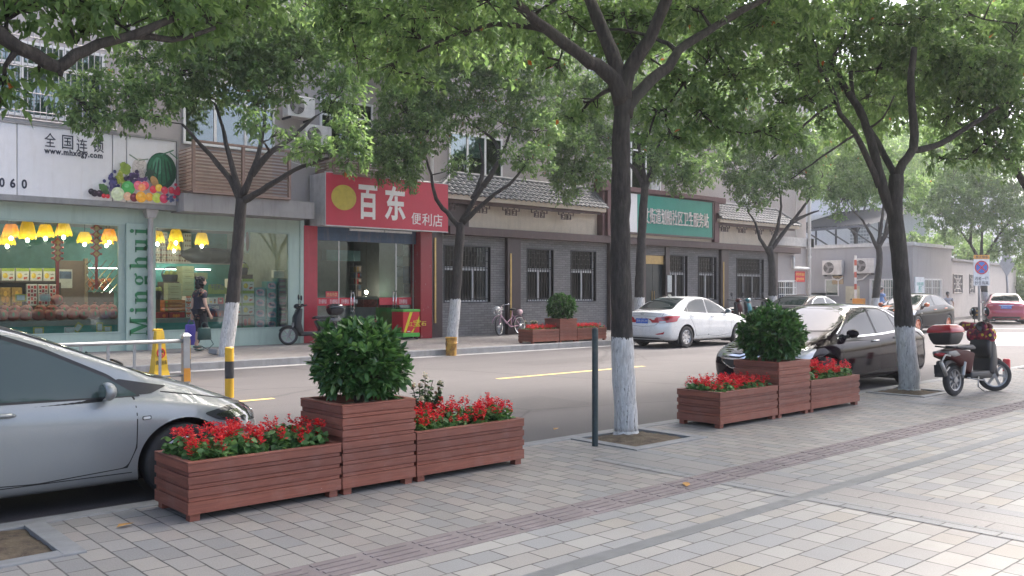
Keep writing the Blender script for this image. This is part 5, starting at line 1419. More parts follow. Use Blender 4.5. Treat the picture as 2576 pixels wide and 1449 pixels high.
for a, e in ((.05, .06), (.9, .06), (.05, .5), (.9, .5)): MB().lathe([(.04, -.015), (.04, .015)], (x0 + a * (x1 - x0), 20.9 + e, ZF + .042), 12, M=Matrix.Rotation(R(90), 4, 'Y')).tube([(x0 + a * (x1 - x0), 20.9 + e, ZF + .04), (x0 + a * (x1 - x0), 20.9 + e, z0 + .02)], .012, 6).build("castor", black, fz)
q = b7(1062, 1200, 785, 870, 21.65)
dz = thing("display_case", (q[0], 21.95, ZF), "red and green topped drinks case just inside the glass door", "case")
MB().box(q[0], q[1], 21.85, 22.45, ZF + .02, q[2]).build("base", fgr, dz); MB().box(q[0] + .02, q[1] - .02, 21.85, 22.35, q[2] + .001, q[3]).build("case", mat("snack_red", (0, 0, 0)), dz)
bot = mat("cola_bottle", (.10, .02, .02), .15); bl = mat("cola_label", (.5, .03, .04), .5)
for i in range(6):
	q = b7(905 + (i % 3) * 28, 930 + (i % 3) * 28, 860, 1000, 22.35); r = .055; zz = ZF + .02 + (i // 3) * .34
	t_ = thing("drink_bottle", (q[0], 22.35, zz), "red labelled cola bottle, %s of the %s row by the store door" % (ORD[i % 3], "lower" if i < 3 else "upper"), "bottle", "bottles stacked by the door")
	MB().lathe([(0, 0), (r, .0), (r, .22), (.02, .29), (.02, .32), (0, .32)], (q[0], 22.35, zz), 12).build("body", bot, t_, smooth=True); MB().lathe([(r + .002, .09), (r + .002, .19)], (q[0], 22.35, zz), 12).build("paper_label", bl, t_, smooth=True)
# ================================================================ cars
def paint(name, col, metal=.0, rough=.32, coat=1.0):
	if name in MAT: return MAT[name]
	m, t, p = nodes(name)
	p.inputs['Metallic'].default_value = metal; p.inputs['Specular IOR Level'].default_value = .5 if col[0] > .05 else .14; p.inputs['Roughness'].default_value = rough
	p.inputs['Coat Weight'].default_value = coat; p.inputs['Coat Roughness'].default_value = .03
	v = coord(t)
	fl = noise(t, v, 900, 1, .5)
	c = mixc(t, ramp(t, fl, [(.35, (0, 0, 0)), (.7, (1, 1, 1))]), tuple(x * .88 for x in col), tuple(min(1, x * 1.08) for x in col))
	# road dust low on the body
	sx = t.nodes.new("ShaderNodeSeparateXYZ"); t.links.new(v, sx.inputs[0])
	d = math_(t, 'MULTIPLY', ramp(t, sx.outputs[2], [(.15, (1, 1, 1)), (.5, (0, 0, 0))]), math_(t, 'MULTIPLY', noise(t, v, 6, 5, .7), .35 if col[0] > .2 else .10))
	c = mixc(t, d, c, (.30, .27, .24))
	t.links.new(c, p.inputs['Base Color'])
	t.links.new(math_(t, 'ADD', math_(t, 'MULTIPLY', noise(t, v, 3, 4, .6), .10 if rough > .2 else .05), rough - .05 if rough > .2 else .05), p.inputs['Roughness'])
	MAT[name] = m; return m
def simple(name, col, rough=.4, metal=0, coat=0): return mat(name, col, rough, metal, .06, 8, coat=coat)
cargl, t, p = nodes("car_glass")
p.inputs['Base Color'].default_value = (.016, .024, .024, 1); p.inputs['Roughness'].default_value = .02; p.inputs['IOR'].default_value = 1.42
rubber = mat("tyre_rubber", (.028, .027, .027), .8, var=.25, scale=12, dirt=((.12, .11, .10), .5))
alloy = simple("alloy_rim", (.50, .50, .51), .3, .8)
chrome = MAT["chrome"]
plast = simple("black_trim", (.018, .018, .02), .45)
seam_m = simple("shut_line", (.012, .012, .013), .7)
redl = simple("tail_light_red", (.42, .012, .02), .08, 0, 1); clearl = simple("clear_lamp", (.42, .43, .44), .08, .3, 1); plate_b = simple("plate_blue", (.03, .13, .55), .4)
lampglass = simple("lamp_dark", (.09, .095, .10), .08, .4, 1)
def smooth1(x, pts, k=.10):
	xs = np.array([p[0] for p in pts][::-1]); ys = np.array([p[1] for p in pts][::-1])
	g = np.linspace(-3, 3, 1201); y = np.interp(g, xs, ys)
	w_ = np.exp(-.5 * (np.arange(-90, 91) * .005 / k) ** 2); w_ /= w_.sum()
	y = np.convolve(np.pad(y, 90, mode='edge'), w_, 'valid')
	return np.interp(x, g, y)
class Car:
	def __init__(s, label, cat, group, body, Lh=2.2, zs=.20, top=None, belt=None, wid=None, roofw=None, wf=1.30, wr=-1.27, R_=.305, arch=.365, front=None, rear=None, nu=230, rim='five', rimm=None, k=.10):
		s.body_m = body; s.Lh = Lh; s.wf, s.wr, s.R = wf, wr, R_
		s.root = thing("parked_car", (0, 0, 0), label, cat, group)
		e = np.linspace(-1, 1, nu); x = Lh * np.sign(e) * (1 - (1 - abs(e)) ** 1.35)
		x = np.unique(np.concatenate([x, Lh - np.geomspace(.0005, .3, 24), -Lh + np.geomspace(.0005, .3, 24)]))
		zt = smooth1(x, top, k); zb = smooth1(x, belt, .16); w_ = smooth1(x, wid, .16); rw = smooth1(x, roofw, .14)
		def endf(d, ln, pw): q = np.clip(1 - d / ln, 0, 1); return (1 - q ** pw) ** (1 / pw)
		wf_ = endf(Lh - x, .42, 2.5) * endf(x + Lh, .36, 2.6)
		zb = np.minimum(zb, zt - .02)
		cab = np.clip((zt - zb - .08) / .2, 0, 1)
		zsl = zs + .03 * np.clip((abs(x) - Lh + .4) / .4, 0, 1)
		one = np.ones_like(x)
		ctl = []
		for yv, zv in ((.80 * w_, zsl), (.95 * w_, zsl + .015), (.985 * w_, zsl + .12), (1.0 * w_, zsl * .45 + zb * .55), (1.0 * w_, zb - .13), (.968 * w_, zb - .05), (.945 * w_, zb - .008),
					   ((.935 - .02 * cab) * w_, zb + .02 * cab), (cab * (.35 * .92 * w_ + .65 * rw) + (1 - cab) * .86 * w_, zb + (zt - zb) * (.62 * cab + .42 * (1 - cab))),
					   (cab * rw * 1.03 + (1 - cab) * .74 * w_, zb + (zt - zb) * (.90 * cab + .74 * (1 - cab))), (cab * rw * .86 + (1 - cab) * .55 * w_, zt - .02 * cab - (1 - cab) * .012), (.5 * rw, zt - .004), (0 * one, zt), ):
			ctl.append(np.stack([yv * wf_, zv], 1))
		C = np.array(ctl)                                  # nv x nx x 2
		# cubic b-spline across the section
		n = len(C); Cp = np.concatenate([C[:1], C[:1], C, C[-1:], C[-1:]])
		C2 = Cp.copy(); C2[-1, :, 0] = -Cp[-4, :, 0]; C2[-2, :, 0] = -Cp[-4, :, 0]; C2[-1, :, 1] = Cp[-4, :, 1]; C2[-2, :, 1] = Cp[-4, :, 1]
		tt = np.linspace(0, n, n * 7 + 1)[:-1]; rows = []
		for q in list(tt):
			i = int(q); f = q - i
			if i + 3 >= len(C2): break
			rows.append(((1 - f) ** 3 * C2[i] + (3 * f ** 3 - 6 * f ** 2 + 4) * C2[i + 1] + (-3 * f ** 3 + 3 * f ** 2 + 3 * f + 1) * C2[i + 2] + f ** 3 * C2[i + 3]) / 6)
		Sx = np.array(rows); keep = [i for i in range(len(Sx)) if Sx[i, len(x) // 2, 0] > -1e-6]; Sx = Sx[keep]
		last = Sx[-1].copy(); last[:, 0] = 0; last[:, 1] = np.maximum(last[:, 1], 0); Sx = np.concatenate([Sx, last[None]])
		nv = len(Sx)
		X = np.repeat(x[None], nv, 0).copy()
		z = Sx[:, :, 1]
		for end, prof in ((1, front or [(.2, .10), (.3, .02), (.5, .0), (.62, .03), (.72, .10), (.85, .2)]), (-1, rear or [(.2, .10), (.35, .01), (.55, .0), (.65, .05), (.85, .05), (1.0, .10), (1.1, .16)])):
			o = np.interp(z, [q[0] for q in prof], [q[1] for q in prof])
			fade = np.clip(1 - (Lh - end * x) / .75, 0, 1) ** 1.2
			X -= end * o * fade[None]
		V = np.stack([X, Sx[:, :, 0], z], -1)              # nv,nx,3
		s.nv, s.nx = nv, len(x)
		Vm = V.copy(); Vm[:, :, 1] *= -1
		allv = np.concatenate([V.reshape(-1, 3), Vm.reshape(-1, 3)])
		f = []
		for side in (0, 1):
			b = side * nv * s.nx
			i, j = np.meshgrid(np.arange(nv - 1), np.arange(s.nx - 1), indexing='ij'); a = b + i * s.nx + j
			q = np.stack([a, a + 1, a + s.nx + 1, a + s.nx], -1).reshape(-1, 4)
			f.append(q[:, ::-1] if side == 0 else q)
		f = np.concatenate(f)
		s.bvh = BVHTree.FromPolygons([tuple(v) for v in allv.tolist()], f.tolist())
		# wheel arches: cut and snap to a clean circle
		av = allv; cutf = np.zeros(len(f), bool)
		for wx in (wf, wr):
			d = np.hypot(av[:, 0] - wx, av[:, 2] - R_); ins = (d < arch) & (abs(av[:, 1]) > .3) & (av[:, 2] < R_ + arch + .05)
			fi = ins[f]; cutf |= fi.all(1)
			edge = np.zeros(len(av), bool); edge[f[fi.any(1) & ~fi.all(1)].ravel()] = True
			m_ = edge & ins; k2 = arch / np.maximum(d[m_], 1e-6)
			av[m_, 0] = wx + (av[m_, 0] - wx) * k2; av[m_, 2] = R_ + (av[m_, 2] - R_) * k2
		me = bpy.data.meshes.new("body"); me.from_pydata(av.tolist(), [], f[~cutf].tolist())
		bm = bmesh.new(); bm.from_mesh(me); bmesh.ops.remove_doubles(bm, verts=bm.verts, dist=2e-4); bmesh.ops.recalc_face_normals(bm, faces=bm.faces); bm.to_mesh(me); bm.free()
		s.body = link("body", me, body, s.root, True, local=True)
		b = MB(); W_ = float(w_.max())
		for wx in (wf, wr):
			for sy in (1, -1):
				pts = [(wx + (arch + .004) * cos(a_), R_ + (arch + .004) * sin(a_)) for a_ in np.linspace(-.55, pi + .55, 26)]
				for p0, p1 in zip(pts[:-1], pts[1:]): b.quad((p0[0], sy * W_ * 1.0, p0[1]), (p1[0], sy * W_ * 1.0, p1[1]), (p1[0], sy * .42, p1[1]), (p0[0], sy * .42, p0[1]))
				b.add([(q[0], sy * .42, q[1]) for q in pts], [tuple(range(len(pts)))])
		# pull liner edges inside the skin
		b.v = [(x_, max(-abs(s.hity(x_, z_)) + .012, min(abs(s.hity(x_, z_)) - .012, y_)) if abs(y_) > .5 else y_, z_) for x_, y_, z_ in b.v]
		b.box(-Lh + .35, Lh - .35, -.62, .62, .16, .24)
		b.build("underbody", plast, s.root, local=True)
		for wx in (wf, wr):
			for sy in (1, -1): s.wheel(wx, sy, W_, rim, rimm or alloy)
	def hity(s, x, z):
		h = s.bvh.ray_cast(Vector((x, 3, z)), Vector((0, -1, 0)))
		return h[0].y if h[0] else .85
	def wheel(s, wx, sy, W_, style, rimm):
		T = Matrix.Translation((wx, sy * (W_ - .095), s.R)) @ Matrix.Rotation(R(-90) * sy, 4, 'X')
		r = s.R; ri = r * .655
		w_ = MB().lathe([(ri, -.09), (r * .93, -.10), (r * .985, -.085), (r, -.05), (r, .05), (r * .985, .078), (r * .93, .092), (ri + .012, .088), (ri, .075)], n=40, M=T).build("wheel", rubber, s.root, True, local=True)
		b = MB().lathe([(ri, -.08), (ri, .075), (ri - .012, .078), (ri - .03, .04), (ri - .035, -.06)], n=36, M=T)
		n = {'five': 5, 'eight': 8, 'twin': 10}[style]
		for k in range(n):
			a = 2 * pi * k / n; h0, h1 = (.055, .036) if n == 5 else ((.030, .042) if n == 8 else (.018, .022))
			M = T @ Matrix.Rotation(a, 4, 'Z')
			b.add([M @ Vector(q) for q in ((.04, -h0, .05), (ri - .01, -h1, .062), (ri - .01, h1, .062), (.04, h0, .05), (.04, -h0, .0), (ri - .01, -h1, .02), (ri - .01, h1, .02), (.04, h0, .0))], [(0, 1, 2, 3), (4, 5, 1, 0), (2, 6, 7, 3), (1, 5, 6, 2)])
		b.lathe([(0, .062), (.05, .06), (.065, .045), (.07, 0)], n=18, M=T)
		b.build("rim", rimm, w_, local=True, auto=35)
		MB().lathe([(0, -.03), (ri - .03, -.03)], n=24, M=T).build("brake_disc", plast, w_, local=True)
	def cast(s, a, b, dr):
		if dr in ('L', 'R'):
			sy = 1 if dr == 'L' else -1
			o, d = Vector((a, 3 * sy, b)), Vector((0, -sy, 0))
		elif dr == 'F': o, d = Vector((5, a, b)), Vector((-1, 0, 0))
		elif dr == 'B': o, d = Vector((-5, a, b)), Vector((1, 0, 0))
		else: o, d = Vector((a, b, 4)), Vector((0, 0, -1))
		h = s.bvh.ray_cast(o, d)
		if h[0] is None: return None
		n = h[1];
		if n.dot(d) > 0: n = -n
		return h[0], n
	def patch(s, name, poly, dr, m_, off=.003, step=.05, parent=None, rnd=0, M=None):
		"""panel cut to an outline and laid on the body skin"""
		if rnd:
			pp = [Vector((*q, 0)) for q in poly]; out = []
			for i, q in enumerate(pp):
				a, b = pp[i - 1], pp[(i + 1) % len(pp)]
				la = min(rnd, (a - q).length * .45); lb = min(rnd, (b - q).length * .45)
				A, B = q + (a - q).normalized() * la, q + (b - q).normalized() * lb
				for u in (0, .25, .5, .75, 1): out.append(((1 - u) ** 2 * A + 2 * u * (1 - u) * q + u * u * B)[:2])
			poly = out
		bm = bmesh.new(); bm.faces.new([bm.verts.new((q[0], q[1], 0)) for q in poly])
		for ax in (0, 1):
			lo = min(q[ax] for q in poly); hi = max(q[ax] for q in poly); n = max(1, int((hi - lo) / step))
			for i in range(1, n + 1):
				co = [0, 0, 0]; no = [0, 0, 0]; co[ax] = lo + (hi - lo) * i / (n + 1); no[ax] = 1
				bmesh.ops.bisect_plane(bm, geom=bm.verts[:] + bm.edges[:] + bm.faces[:], plane_co=co, plane_no=no, dist=1e-6)
		bad = []
		for v in bm.verts:
			h = s.cast(v.co.x, v.co.y, dr)
			if h is None: bad.append(v); continue
			v.co = h[0] + h[1] * off
		if bad: bmesh.ops.delete(bm, geom=bad, context='VERTS')
		bmesh.ops.recalc_face_normals(bm, faces=bm.faces)
		if len(bm.faces):
			f = max(bm.faces, key=lambda q: q.calc_area()); d = {'L': (0, 1, 0), 'R': (0, -1, 0), 'F': (1, 0, 0), 'B': (-1, 0, 0), 'T': (0, 0, 1)}[dr]
			if f.normal.dot(Vector(d)) < 0: bmesh.ops.reverse_faces(bm, faces=bm.faces)
		me = bpy.data.meshes.new(name); bm.to_mesh(me); bm.free()
		return link(name, me, m_, parent or s.root, True, local=True)
	def both(s, name, poly, m_, off=.003, step=.05, rnd=0, parent=None):
		return [s.patch(name, poly, d, m_, off, step, parent, rnd) for d in 'LR']
	def strip(s, name, pts, dr, m_, w_=.012, off=.003, parent=None, fine=.05):
		b = MB(); q = []
		for (a0, b0), (a1, b1) in zip(pts[:-1], pts[1:]):
			n = max(1, int(math.hypot(a1 - a0, b1 - b0) / fine))
			for i in range(n): q.append((a0 + (a1 - a0) * i / n, b0 + (b1 - b0) * i / n))
		q.append(pts[-1]); L_ = []
		for i, (a, b_) in enumerate(q):
			p0, p1 = q[max(0, i - 1)], q[min(len(q) - 1, i + 1)]; t_ = Vector((p1[0] - p0[0], p1[1] - p0[1]));
			if t_.length < 1e-6: continue
			t_.normalize(); n_ = Vector((-t_.y, t_.x)) * w_ / 2; pr = []
			for sg_ in (1, -1):
				h = s.cast(a + sg_ * n_.x, b_ + sg_ * n_.y, dr)
				if h: pr.append(h[0] + h[1] * off)
			if len(pr) == 2: L_.append(pr)
		for u, v in zip(L_[:-1], L_[1:]): b.quad(u[0], u[1], v[1], v[0])
		return b.build(name, m_, parent or s.root, True, local=True)
	def solid(s, name, mb, m_, parent=None, smooth=True, auto=None): return mb.build(name, m_, parent or s.root, smooth, local=True, auto=auto)
	def door(s, poly, handle):
		for d in 'LR':
			s.patch("door_gap", [(q[0] * 1, q[1]) for q in grow(poly, .007)], d, seam_m, .0008, .06, s.body)
			o = s.patch("door", poly, d, s.body_m, .0022, .05, None, .05)
			sy = 1 if d == 'L' else -1
			if handle:
				hx, hz = handle; y = s.hity(hx, hz)
				b = MB().tube([(hx - .10, sy * (y + .004), hz), (hx - .07, sy * (y + .028), hz + .004), (hx + .07, sy * (y + .028), hz + .002), (hx + .10, sy * (y + .004), hz - .004)], [.010, .017, .017, .012], 8)
				s.solid("handle", b, s.handle_m, o)
	handle_m = None
	def mirror(s, x, z, m_, glass=True):
		for sy in (1, -1):
			y = s.hity(x, z)
			b = MB().ball((x, sy * (y + .125), z + .03), .062, .105, .075, 16)
			b.v = [(x_ if x_ > x - .035 else x - .035, y_, z_) for x_, y_, z_ in b.v]
			o = s.solid("wing_mirror", b, m_, auto=50)
			s.solid("bracket", MB().tube([(x + .02, sy * (y - .01), z - .03), (x + .01, sy * (y + .08), z - .02)], .026, 8), plast, o)
			s.solid("mirror_glass", MB().add([(x - .037, sy * (y + .125 + .088 * cos(a)), z + .03 + .058 * sin(a)) for a in np.linspace(0, 2 * pi, 17)[:-1]], [tuple(range(16))]), chrome, o)
	def plate(s, dr, y, z, txt, w_=.43, h=.135, x=None):
		h_ = s.cast(y, z, dr); sg_ = 1 if dr == 'F' else -1
		xx = (x if x is not None else h_[0].x) + sg_ * .012
		if sg_ < 0: M = place((0, -1, 0), (1, 0, 0), (0, 0, 1))
		else: M = place((0, 1, 0), (-1, 0, 0), (0, 0, 1))
		M.translation = (xx, y, z)
		o = s.solid("licence_plate", MB().box(-w_ / 2, w_ / 2, 0, .01, -h / 2, h / 2, 0, M), plate_b, smooth=False)
		s.solid("plate_rim", MB().box(-w_ / 2 - .006, w_ / 2 + .006, .003, .012, -h / 2 - .006, h / 2 + .006, 0, M), alloy, o, False)
		text(txt, -w_ / 2 + .02, w_ / 2 - .02, -h / 2 + .025, h / 2 - .025, M, whitel, o, "plate_number", .025, .001, local=True)
		return o
	def wipers(s, x, z, dr='F'):
		pass
	def finish(s, loc, rz, sc=.955):
		s.root.location = loc; s.root.rotation_euler = (0, 0, rz); s.root.scale = (sc, sc, sc); WL[s.root.name] = Vector(loc)
def grow(poly, d):
	cx = sum(q[0] for q in poly) / len(poly); cz = sum(q[1] for q in poly) / len(poly); k = len(poly); A = sum(poly[i][0] * poly[(i + 1) % k][1] - poly[(i + 1) % k][0] * poly[i][1] for i in range(k))
	sg_ = 1 if A > 0 else -1; out = []
	for i in range(k):
		a, b, c = Vector(poly[i - 1]), Vector(poly[i]), Vector(poly[(i + 1) % k]); e0, e1 = (b - a).normalized(), (c - b).normalized()
		n = Vector((e0.y, -e0.x)) + Vector((e1.y, -e1.x)); n = n.normalized() if n.length > 1e-6 else Vector((e0.y, -e0.x))
		out.append(tuple(b + n * d * sg_ * 1.3))
	return out
SEDAN = dict(
	top=[(2.2, .72), (2.05, .80), (1.6, .92), (1.2, .985), (1.02, 1.02), (.22, 1.40), (-.15, 1.465), (-.7, 1.455), (-1.12, 1.35), (-1.62, 1.09), (-1.75, 1.055), (-2.12, 1.035), (-2.2, .98)],
	belt=[(2.2, .66), (1.7, .80), (1.0, .885), (0, .92), (-1.3, .985), (-1.8, .985), (-2.2, .88)],
	wid=[(2.2, .72), (1.9, .80), (1.4, .845), (0, .85), (-1.5, .85), (-1.95, .81), (-2.2, .75)],
	roofw=[(2.2, .55), (1.05, .70), (.3, .585), (-.8, .565), (-1.6, .66), (-2.2, .6)])
def sidewin(c, rearq=True):
	"""front and rear door glass following a low sedan's arc"""
	g1 = [(.86, .955), (.70, 1.05), (.36, 1.245), (.12, 1.345), (-.13, 1.365), (-.16, .975)]
	g2 = [(-.22, .98), (-.19, 1.365), (-.55, 1.36), (-.88, 1.27), (-1.06, 1.165), (-1.10, 1.02)]
	return g1, g2
def common(c, g1, g2, g3=None, trim=None, df=None, dr_=None, hf=(-.05, .86), hr=(-1.0, .90)):
	d1 = df or [(.98, .36), (.93, .62), (.90, .90), (.68, 1.09), (.34, 1.285), (.10, 1.385), (-.16, 1.395), (-.19, .9), (-.20, .34), (.3, .30)]
	d2 = dr_ or [(-.205, .34), (-.195, .9), (-.165, 1.395), (-.56, 1.39), (-.92, 1.295), (-1.13, 1.16), (-1.17, .95), (-1.02, .78), (-.86, .55), (-.80, .34)]
	c.door(d1, hf); c.door(d2, hr)
	for g in (g1, g2) + ((g3,) if g3 else ()):
		for d in 'LR':
			s_ = c.patch("window_surround", grow(g, .022), d, trim or plast, .0034, .04, None, .03)
			c.patch("window_glass", g, d, cargl, .005, .04, s_, .025)
def screens(c, fz=(1.0, 1.375), fw=(.66, .52), bz=(1.08, 1.36), bw=(.60, .50)):
	for dr, (z0, z1), (w0, w1), nm in (('F', fz, fw, "windscreen"), ('B', bz, bw, "rear_window")):
		poly = [(-w0, z0), (-w0 * .5, z0 - .012), (w0 * .5, z0 - .012), (w0, z0), (w1 + .01, z1 - .015), (w1 * .5, z1 + .004), (-w1 * .5, z1 + .004), (-w1 - .01, z1 - .015)]
		s_ = c.patch("window_seal", grow(poly, .018), dr, plast, .003, .05, None, .05); c.patch(nm, poly, dr, cargl, .0045, .05, s_, .05)

# ---- silver hatch-nosed sedan, nearest
c = Car("silver sedan with dark tinted windows parked nearest, its nose behind the planter", "car", "cars along the street", paint("silver_paint", (.29, .306, .303), .30, .40), nu=420,
		zs=.165, top=[(2.2, .64), (2.06, .74), (1.75, .86), (1.4, .965), (1.16, 1.035), (.2, 1.455), (-.2, 1.515), (-.8, 1.495), (-1.25, 1.37), (-1.7, 1.10), (-1.85, 1.06), (-2.1, 1.04), (-2.2, .98)],
		belt=[(2.2, .58), (1.75, .72), (1.1, .835), (.6, .865), (-1.3, .94), (-2.2, .9)], wid=SEDAN['wid'], roofw=SEDAN['roofw'], wf=1.36, wr=-1.20, R_=.305, arch=.36)
c.handle_m = c.body_m
g1 = [(1.02, .868), (.80, 1.025), (.40, 1.235), (.10, 1.355), (-.13, 1.385), (-.16, .895)]
g2 = [(-.22, .90), (-.19, 1.385), (-.55, 1.375), (-.92, 1.28), (-1.12, 1.15), (-1.16, .95)]
cargl_keep = cargl; cargl = cargl.copy(); cargl.name = 'tinted_glass'; cargl.node_tree.nodes['Principled BSDF'].inputs['Base Color'].default_value = (.055, .082, .078, 1); common(c, g1, g2, df=[(.92, .31), (.985, .46), (.99, .70), (.985, .85), (.80, 1.045), (.38, 1.27), (.08, 1.39), (-.16, 1.42), (-.19, .9), (-.20, .30), (.3, .27)], hf=(.06, .80))
screens(c, (1.0, 1.43))
for d in 'LR':
	h_ = c.patch("headlight", [(1.52, 0.680), (1.78, 0.725), (2.04, 0.700), (2.14, 0.645), (2.14, 0.560), (1.80, 0.580), (1.64, 0.615)], d, lampglass, .004, .03, None, .04)
	c.patch("reflector", [(1.62, 0.660), (1.84, 0.690), (1.90, 0.625), (1.72, 0.610)], d, chrome, .006, .03, h_, .02); c.patch("indicator", [(1.95, 0.680), (2.05, 0.665), (2.06, 0.595), (1.97, 0.590)], d, clearl, .006, .03, h_, .015)
	m_ = c.patch("side_repeater", [(1.03, 0.705), (1.10, 0.707), (1.10, 0.675), (1.03, 0.672)], d, plast, .003, .02, None, .012); c.patch("lens", [(1.037, 0.699), (1.093, 0.701), (1.093, 0.681), (1.037, 0.678)], d, clearl, .006, .02, m_, .01)
	c.strip("sill_line", [(.96, .262), (-.85, .262)], d, seam_m, .007, .0015, c.body)
	c.strip("bonnet_line", [(1.2, .885), (1.5, .83), (1.9, .745), (2.05, .715)], d, seam_m, .008, .002, c.body); c.strip("bumper_line", [(1.73, .66), (1.83, .68), (1.89, .66)], d, seam_m, .006, .002, c.body)
	c.patch("corner_trim", [(.98, .872), (1.12, .875), (1.26, .925), (1.12, .955), (.88, 1.01), (.86, .98)], d, plast, .0046, .03, None, .02)
	c.patch("tail_light", [(-1.9, .98), (-2.12, .95), (-2.16, .75), (-1.98, .78)], d, redl, .004, .03, None, .03)
c.patch("grille", [(-.5, .60), (.5, .60), (.55, .68), (-.55, .68)], 'F', plast, .004, .04, None, .03); c.patch("air_intake", [(-.5, .30), (.5, .30), (.45, .44), (-.45, .44)], 'F', plast, .004, .05, None, .04)
c.mirror(.76, .90, c.body_m)
c.plate('F', 0, .50, "浙B·3R61E"); c.plate('B', 0, .80, "浙B·3R61E")
for sy, x0 in ((.45, 1.10), (-.1, 1.12)):
	pr = []
	for u in np.linspace(0, 1, 8):
		h_ = c.cast(x0 - .25 * u, sy - .5 * u, 'T'); pr.append(h_[0] + h_[1] * .02)
	c.solid("wiper", MB().tube(pr, .010, 6), plast)
cargl = cargl_keep
zr = ZR + .002
c.finish((1.31, 6.42 + .80, zr), 0, .93); c.root.scale = (.93, .93, .88)

# ---- white sedan seen from behind
c = Car("white sedan seen from behind, parked at the far kerb behind the pale tree trunk", "car", "cars along the street", paint("white_paint", (.74, .745, .73), 0, .28), rim='eight', nu=300, wf=1.33, wr=-1.24,
		top=[(2.2, .70), (2.05, .79), (1.6, .91), (1.2, .98), (1.05, 1.02), (.22, 1.40), (-.15, 1.465), (-.7, 1.455), (-1.12, 1.36), (-1.66, 1.10), (-1.8, 1.065), (-2.1, 1.045), (-2.2, 1.0)], belt=SEDAN['belt'], wid=SEDAN['wid'], roofw=SEDAN['roofw'],
		rear=[(.2, .14), (.34, .02), (.5, 0), (.62, .015), (.70, .07), (.95, .09), (1.03, .05), (1.1, .07)])
c.handle_m = c.body_m
g1, g2 = sidewin(c); common(c, g1, g2, [(-1.13, 1.02), (-1.09, 1.155), (-1.30, 1.04)], simple("window_bar_grey", (.14, .145, .15), .4), hf=(-.02, .87), hr=(-.98, .91))
screens(c, bz=(1.10, 1.385), bw=(.60, .49))
for d in 'LR':
	t_ = c.patch("tail_light", [(-1.58, .90), (-1.85, .905), (-2.16, .86), (-2.18, .70), (-1.98, .74), (-1.78, .82)], d, redl, .005, .03, None, .03)
	c.patch("lens", [(-1.92, .865), (-2.05, .87), (-2.05, .80), (-1.95, .79)], d, simple("lens_dark_red", (.16, .008, .012), .1, 0, 1), .007, .03, t_, .03)
	c.strip("waist_crease", [(-1.4, .80), (-.6, .835), (.4, .80), (.98, .77)], d, paint("white_paint", (0, 0, 0)), .02, .006, c.body)
	c.strip("skirt_crease", [(-.7, .42), (.1, .40), (.9, .46)], d, paint("white_paint", (0, 0, 0)), .03, .007, c.body)
	c.patch("side_badge", [(1.0, .75), (1.09, .745), (1.08, .715), (1.0, .72)], d, alloy, .004, .03, None, .01)
	c.patch("headlight", [(1.62, .82), (1.95, .77), (2.12, .72), (2.0, .64), (1.8, .70)], d, clearl, .004, .03, None, .03)
for sy in (1, -1):
	t_ = c.patch("tail_light", [(sy * .47, .76), (sy * .55, .88), (sy * .70, .905), (sy * .83, .91), (sy * .83, .74), (sy * .70, .715), (sy * .50, .70)][::sy], 'B', redl, .006, .03, None, .03)
	c.patch("reverse_lamp", [(sy * .50, .705), (sy * .52, .755), (sy * .68, .765), (sy * .70, .722)][::sy], 'B', clearl, .009, .03, t_, .02)
	c.patch("reflector", [(sy * .42, .40), (sy * .62, .44), (sy * .68, .475), (sy * .66, .40), (sy * .5, .385)][::sy], 'B', redl, .005, .03, None, .02)
c.strip("boot_line", [(-.62, 1.02), (-.55, .80), (-.40, .63), (0, .605), (.40, .63), (.55, .80), (.62, 1.02)], 'B', seam_m, .009, .002, c.body)
c.strip("boot_crease", [(-.42, .895), (0, .90), (.42, .895)], 'B', simple("grey_crease", (.35, .35, .35), .5), .014, .003, c.body)
c.strip("bumper_crease", [(-.7, .52), (0, .535), (.7, .52)], 'B', paint("white_paint", (0, 0, 0)), .02, .006, c.body)
c.patch("rear_valance", [(-.62, .22), (.62, .22), (.50, .30), (-.50, .30)], 'B', plast, .004, .05, None, .03)
c.plate('B', .06, .76, "浙B·J7C39")
h_ = c.cast(.06, .965, 'B')[0]
Mb = place((0, -1, 0), (1, 0, 0), (0, 0, 1)); Mb.translation = (h_.x - .006, .06, .965)
b = MB().tube([Mb @ Vector((.06 * cos(a), 0, .03 * sin(a))) for a in np.linspace(0, 2 * pi, 21)[:-1]], .006, 6, closed=True)
b.tube([Mb @ Vector(q) for q in ((-.035, 0, -.018), (-.018, 0, .018))], .006, 5).tube([Mb @ Vector(q) for q in ((.018, 0, -.018), (.035, 0, .018))], .006, 5).tube([Mb @ Vector(q) for q in ((-.026, 0, -.006), (.026, 0, .006))], .005, 5)
c.solid("badge", b, chrome)
h_ = c.cast(-.48, .945, 'B')[0]; Mb.translation = (h_.x - .004, -.48, .935)
text("VERNA", -.10, .10, 0, .022, Mb, alloy, c.root, "model_lettering", .02, .002, local=True)
c.solid("aerial", MB().tube([(-.95, 0, 1.41), (-1.13, 0, 1.56)], [.008, .004], 6), plast)
for i, (y, z, cx) in enumerate(((.28, 1.13, (.45, .22, .14)), (-.28, 1.12, (.55, .4, .36)))):
	pass
for sy in (1, -1): c.solid("mud_flap", MB().box(-1.62, -1.585, sy * .66, sy * .82, .14, .34), plast, smooth=False)
c.mirror(.74, .985, c.body_m)
c.finish((20.75, 14.63 + .80, zr), 0, .955)

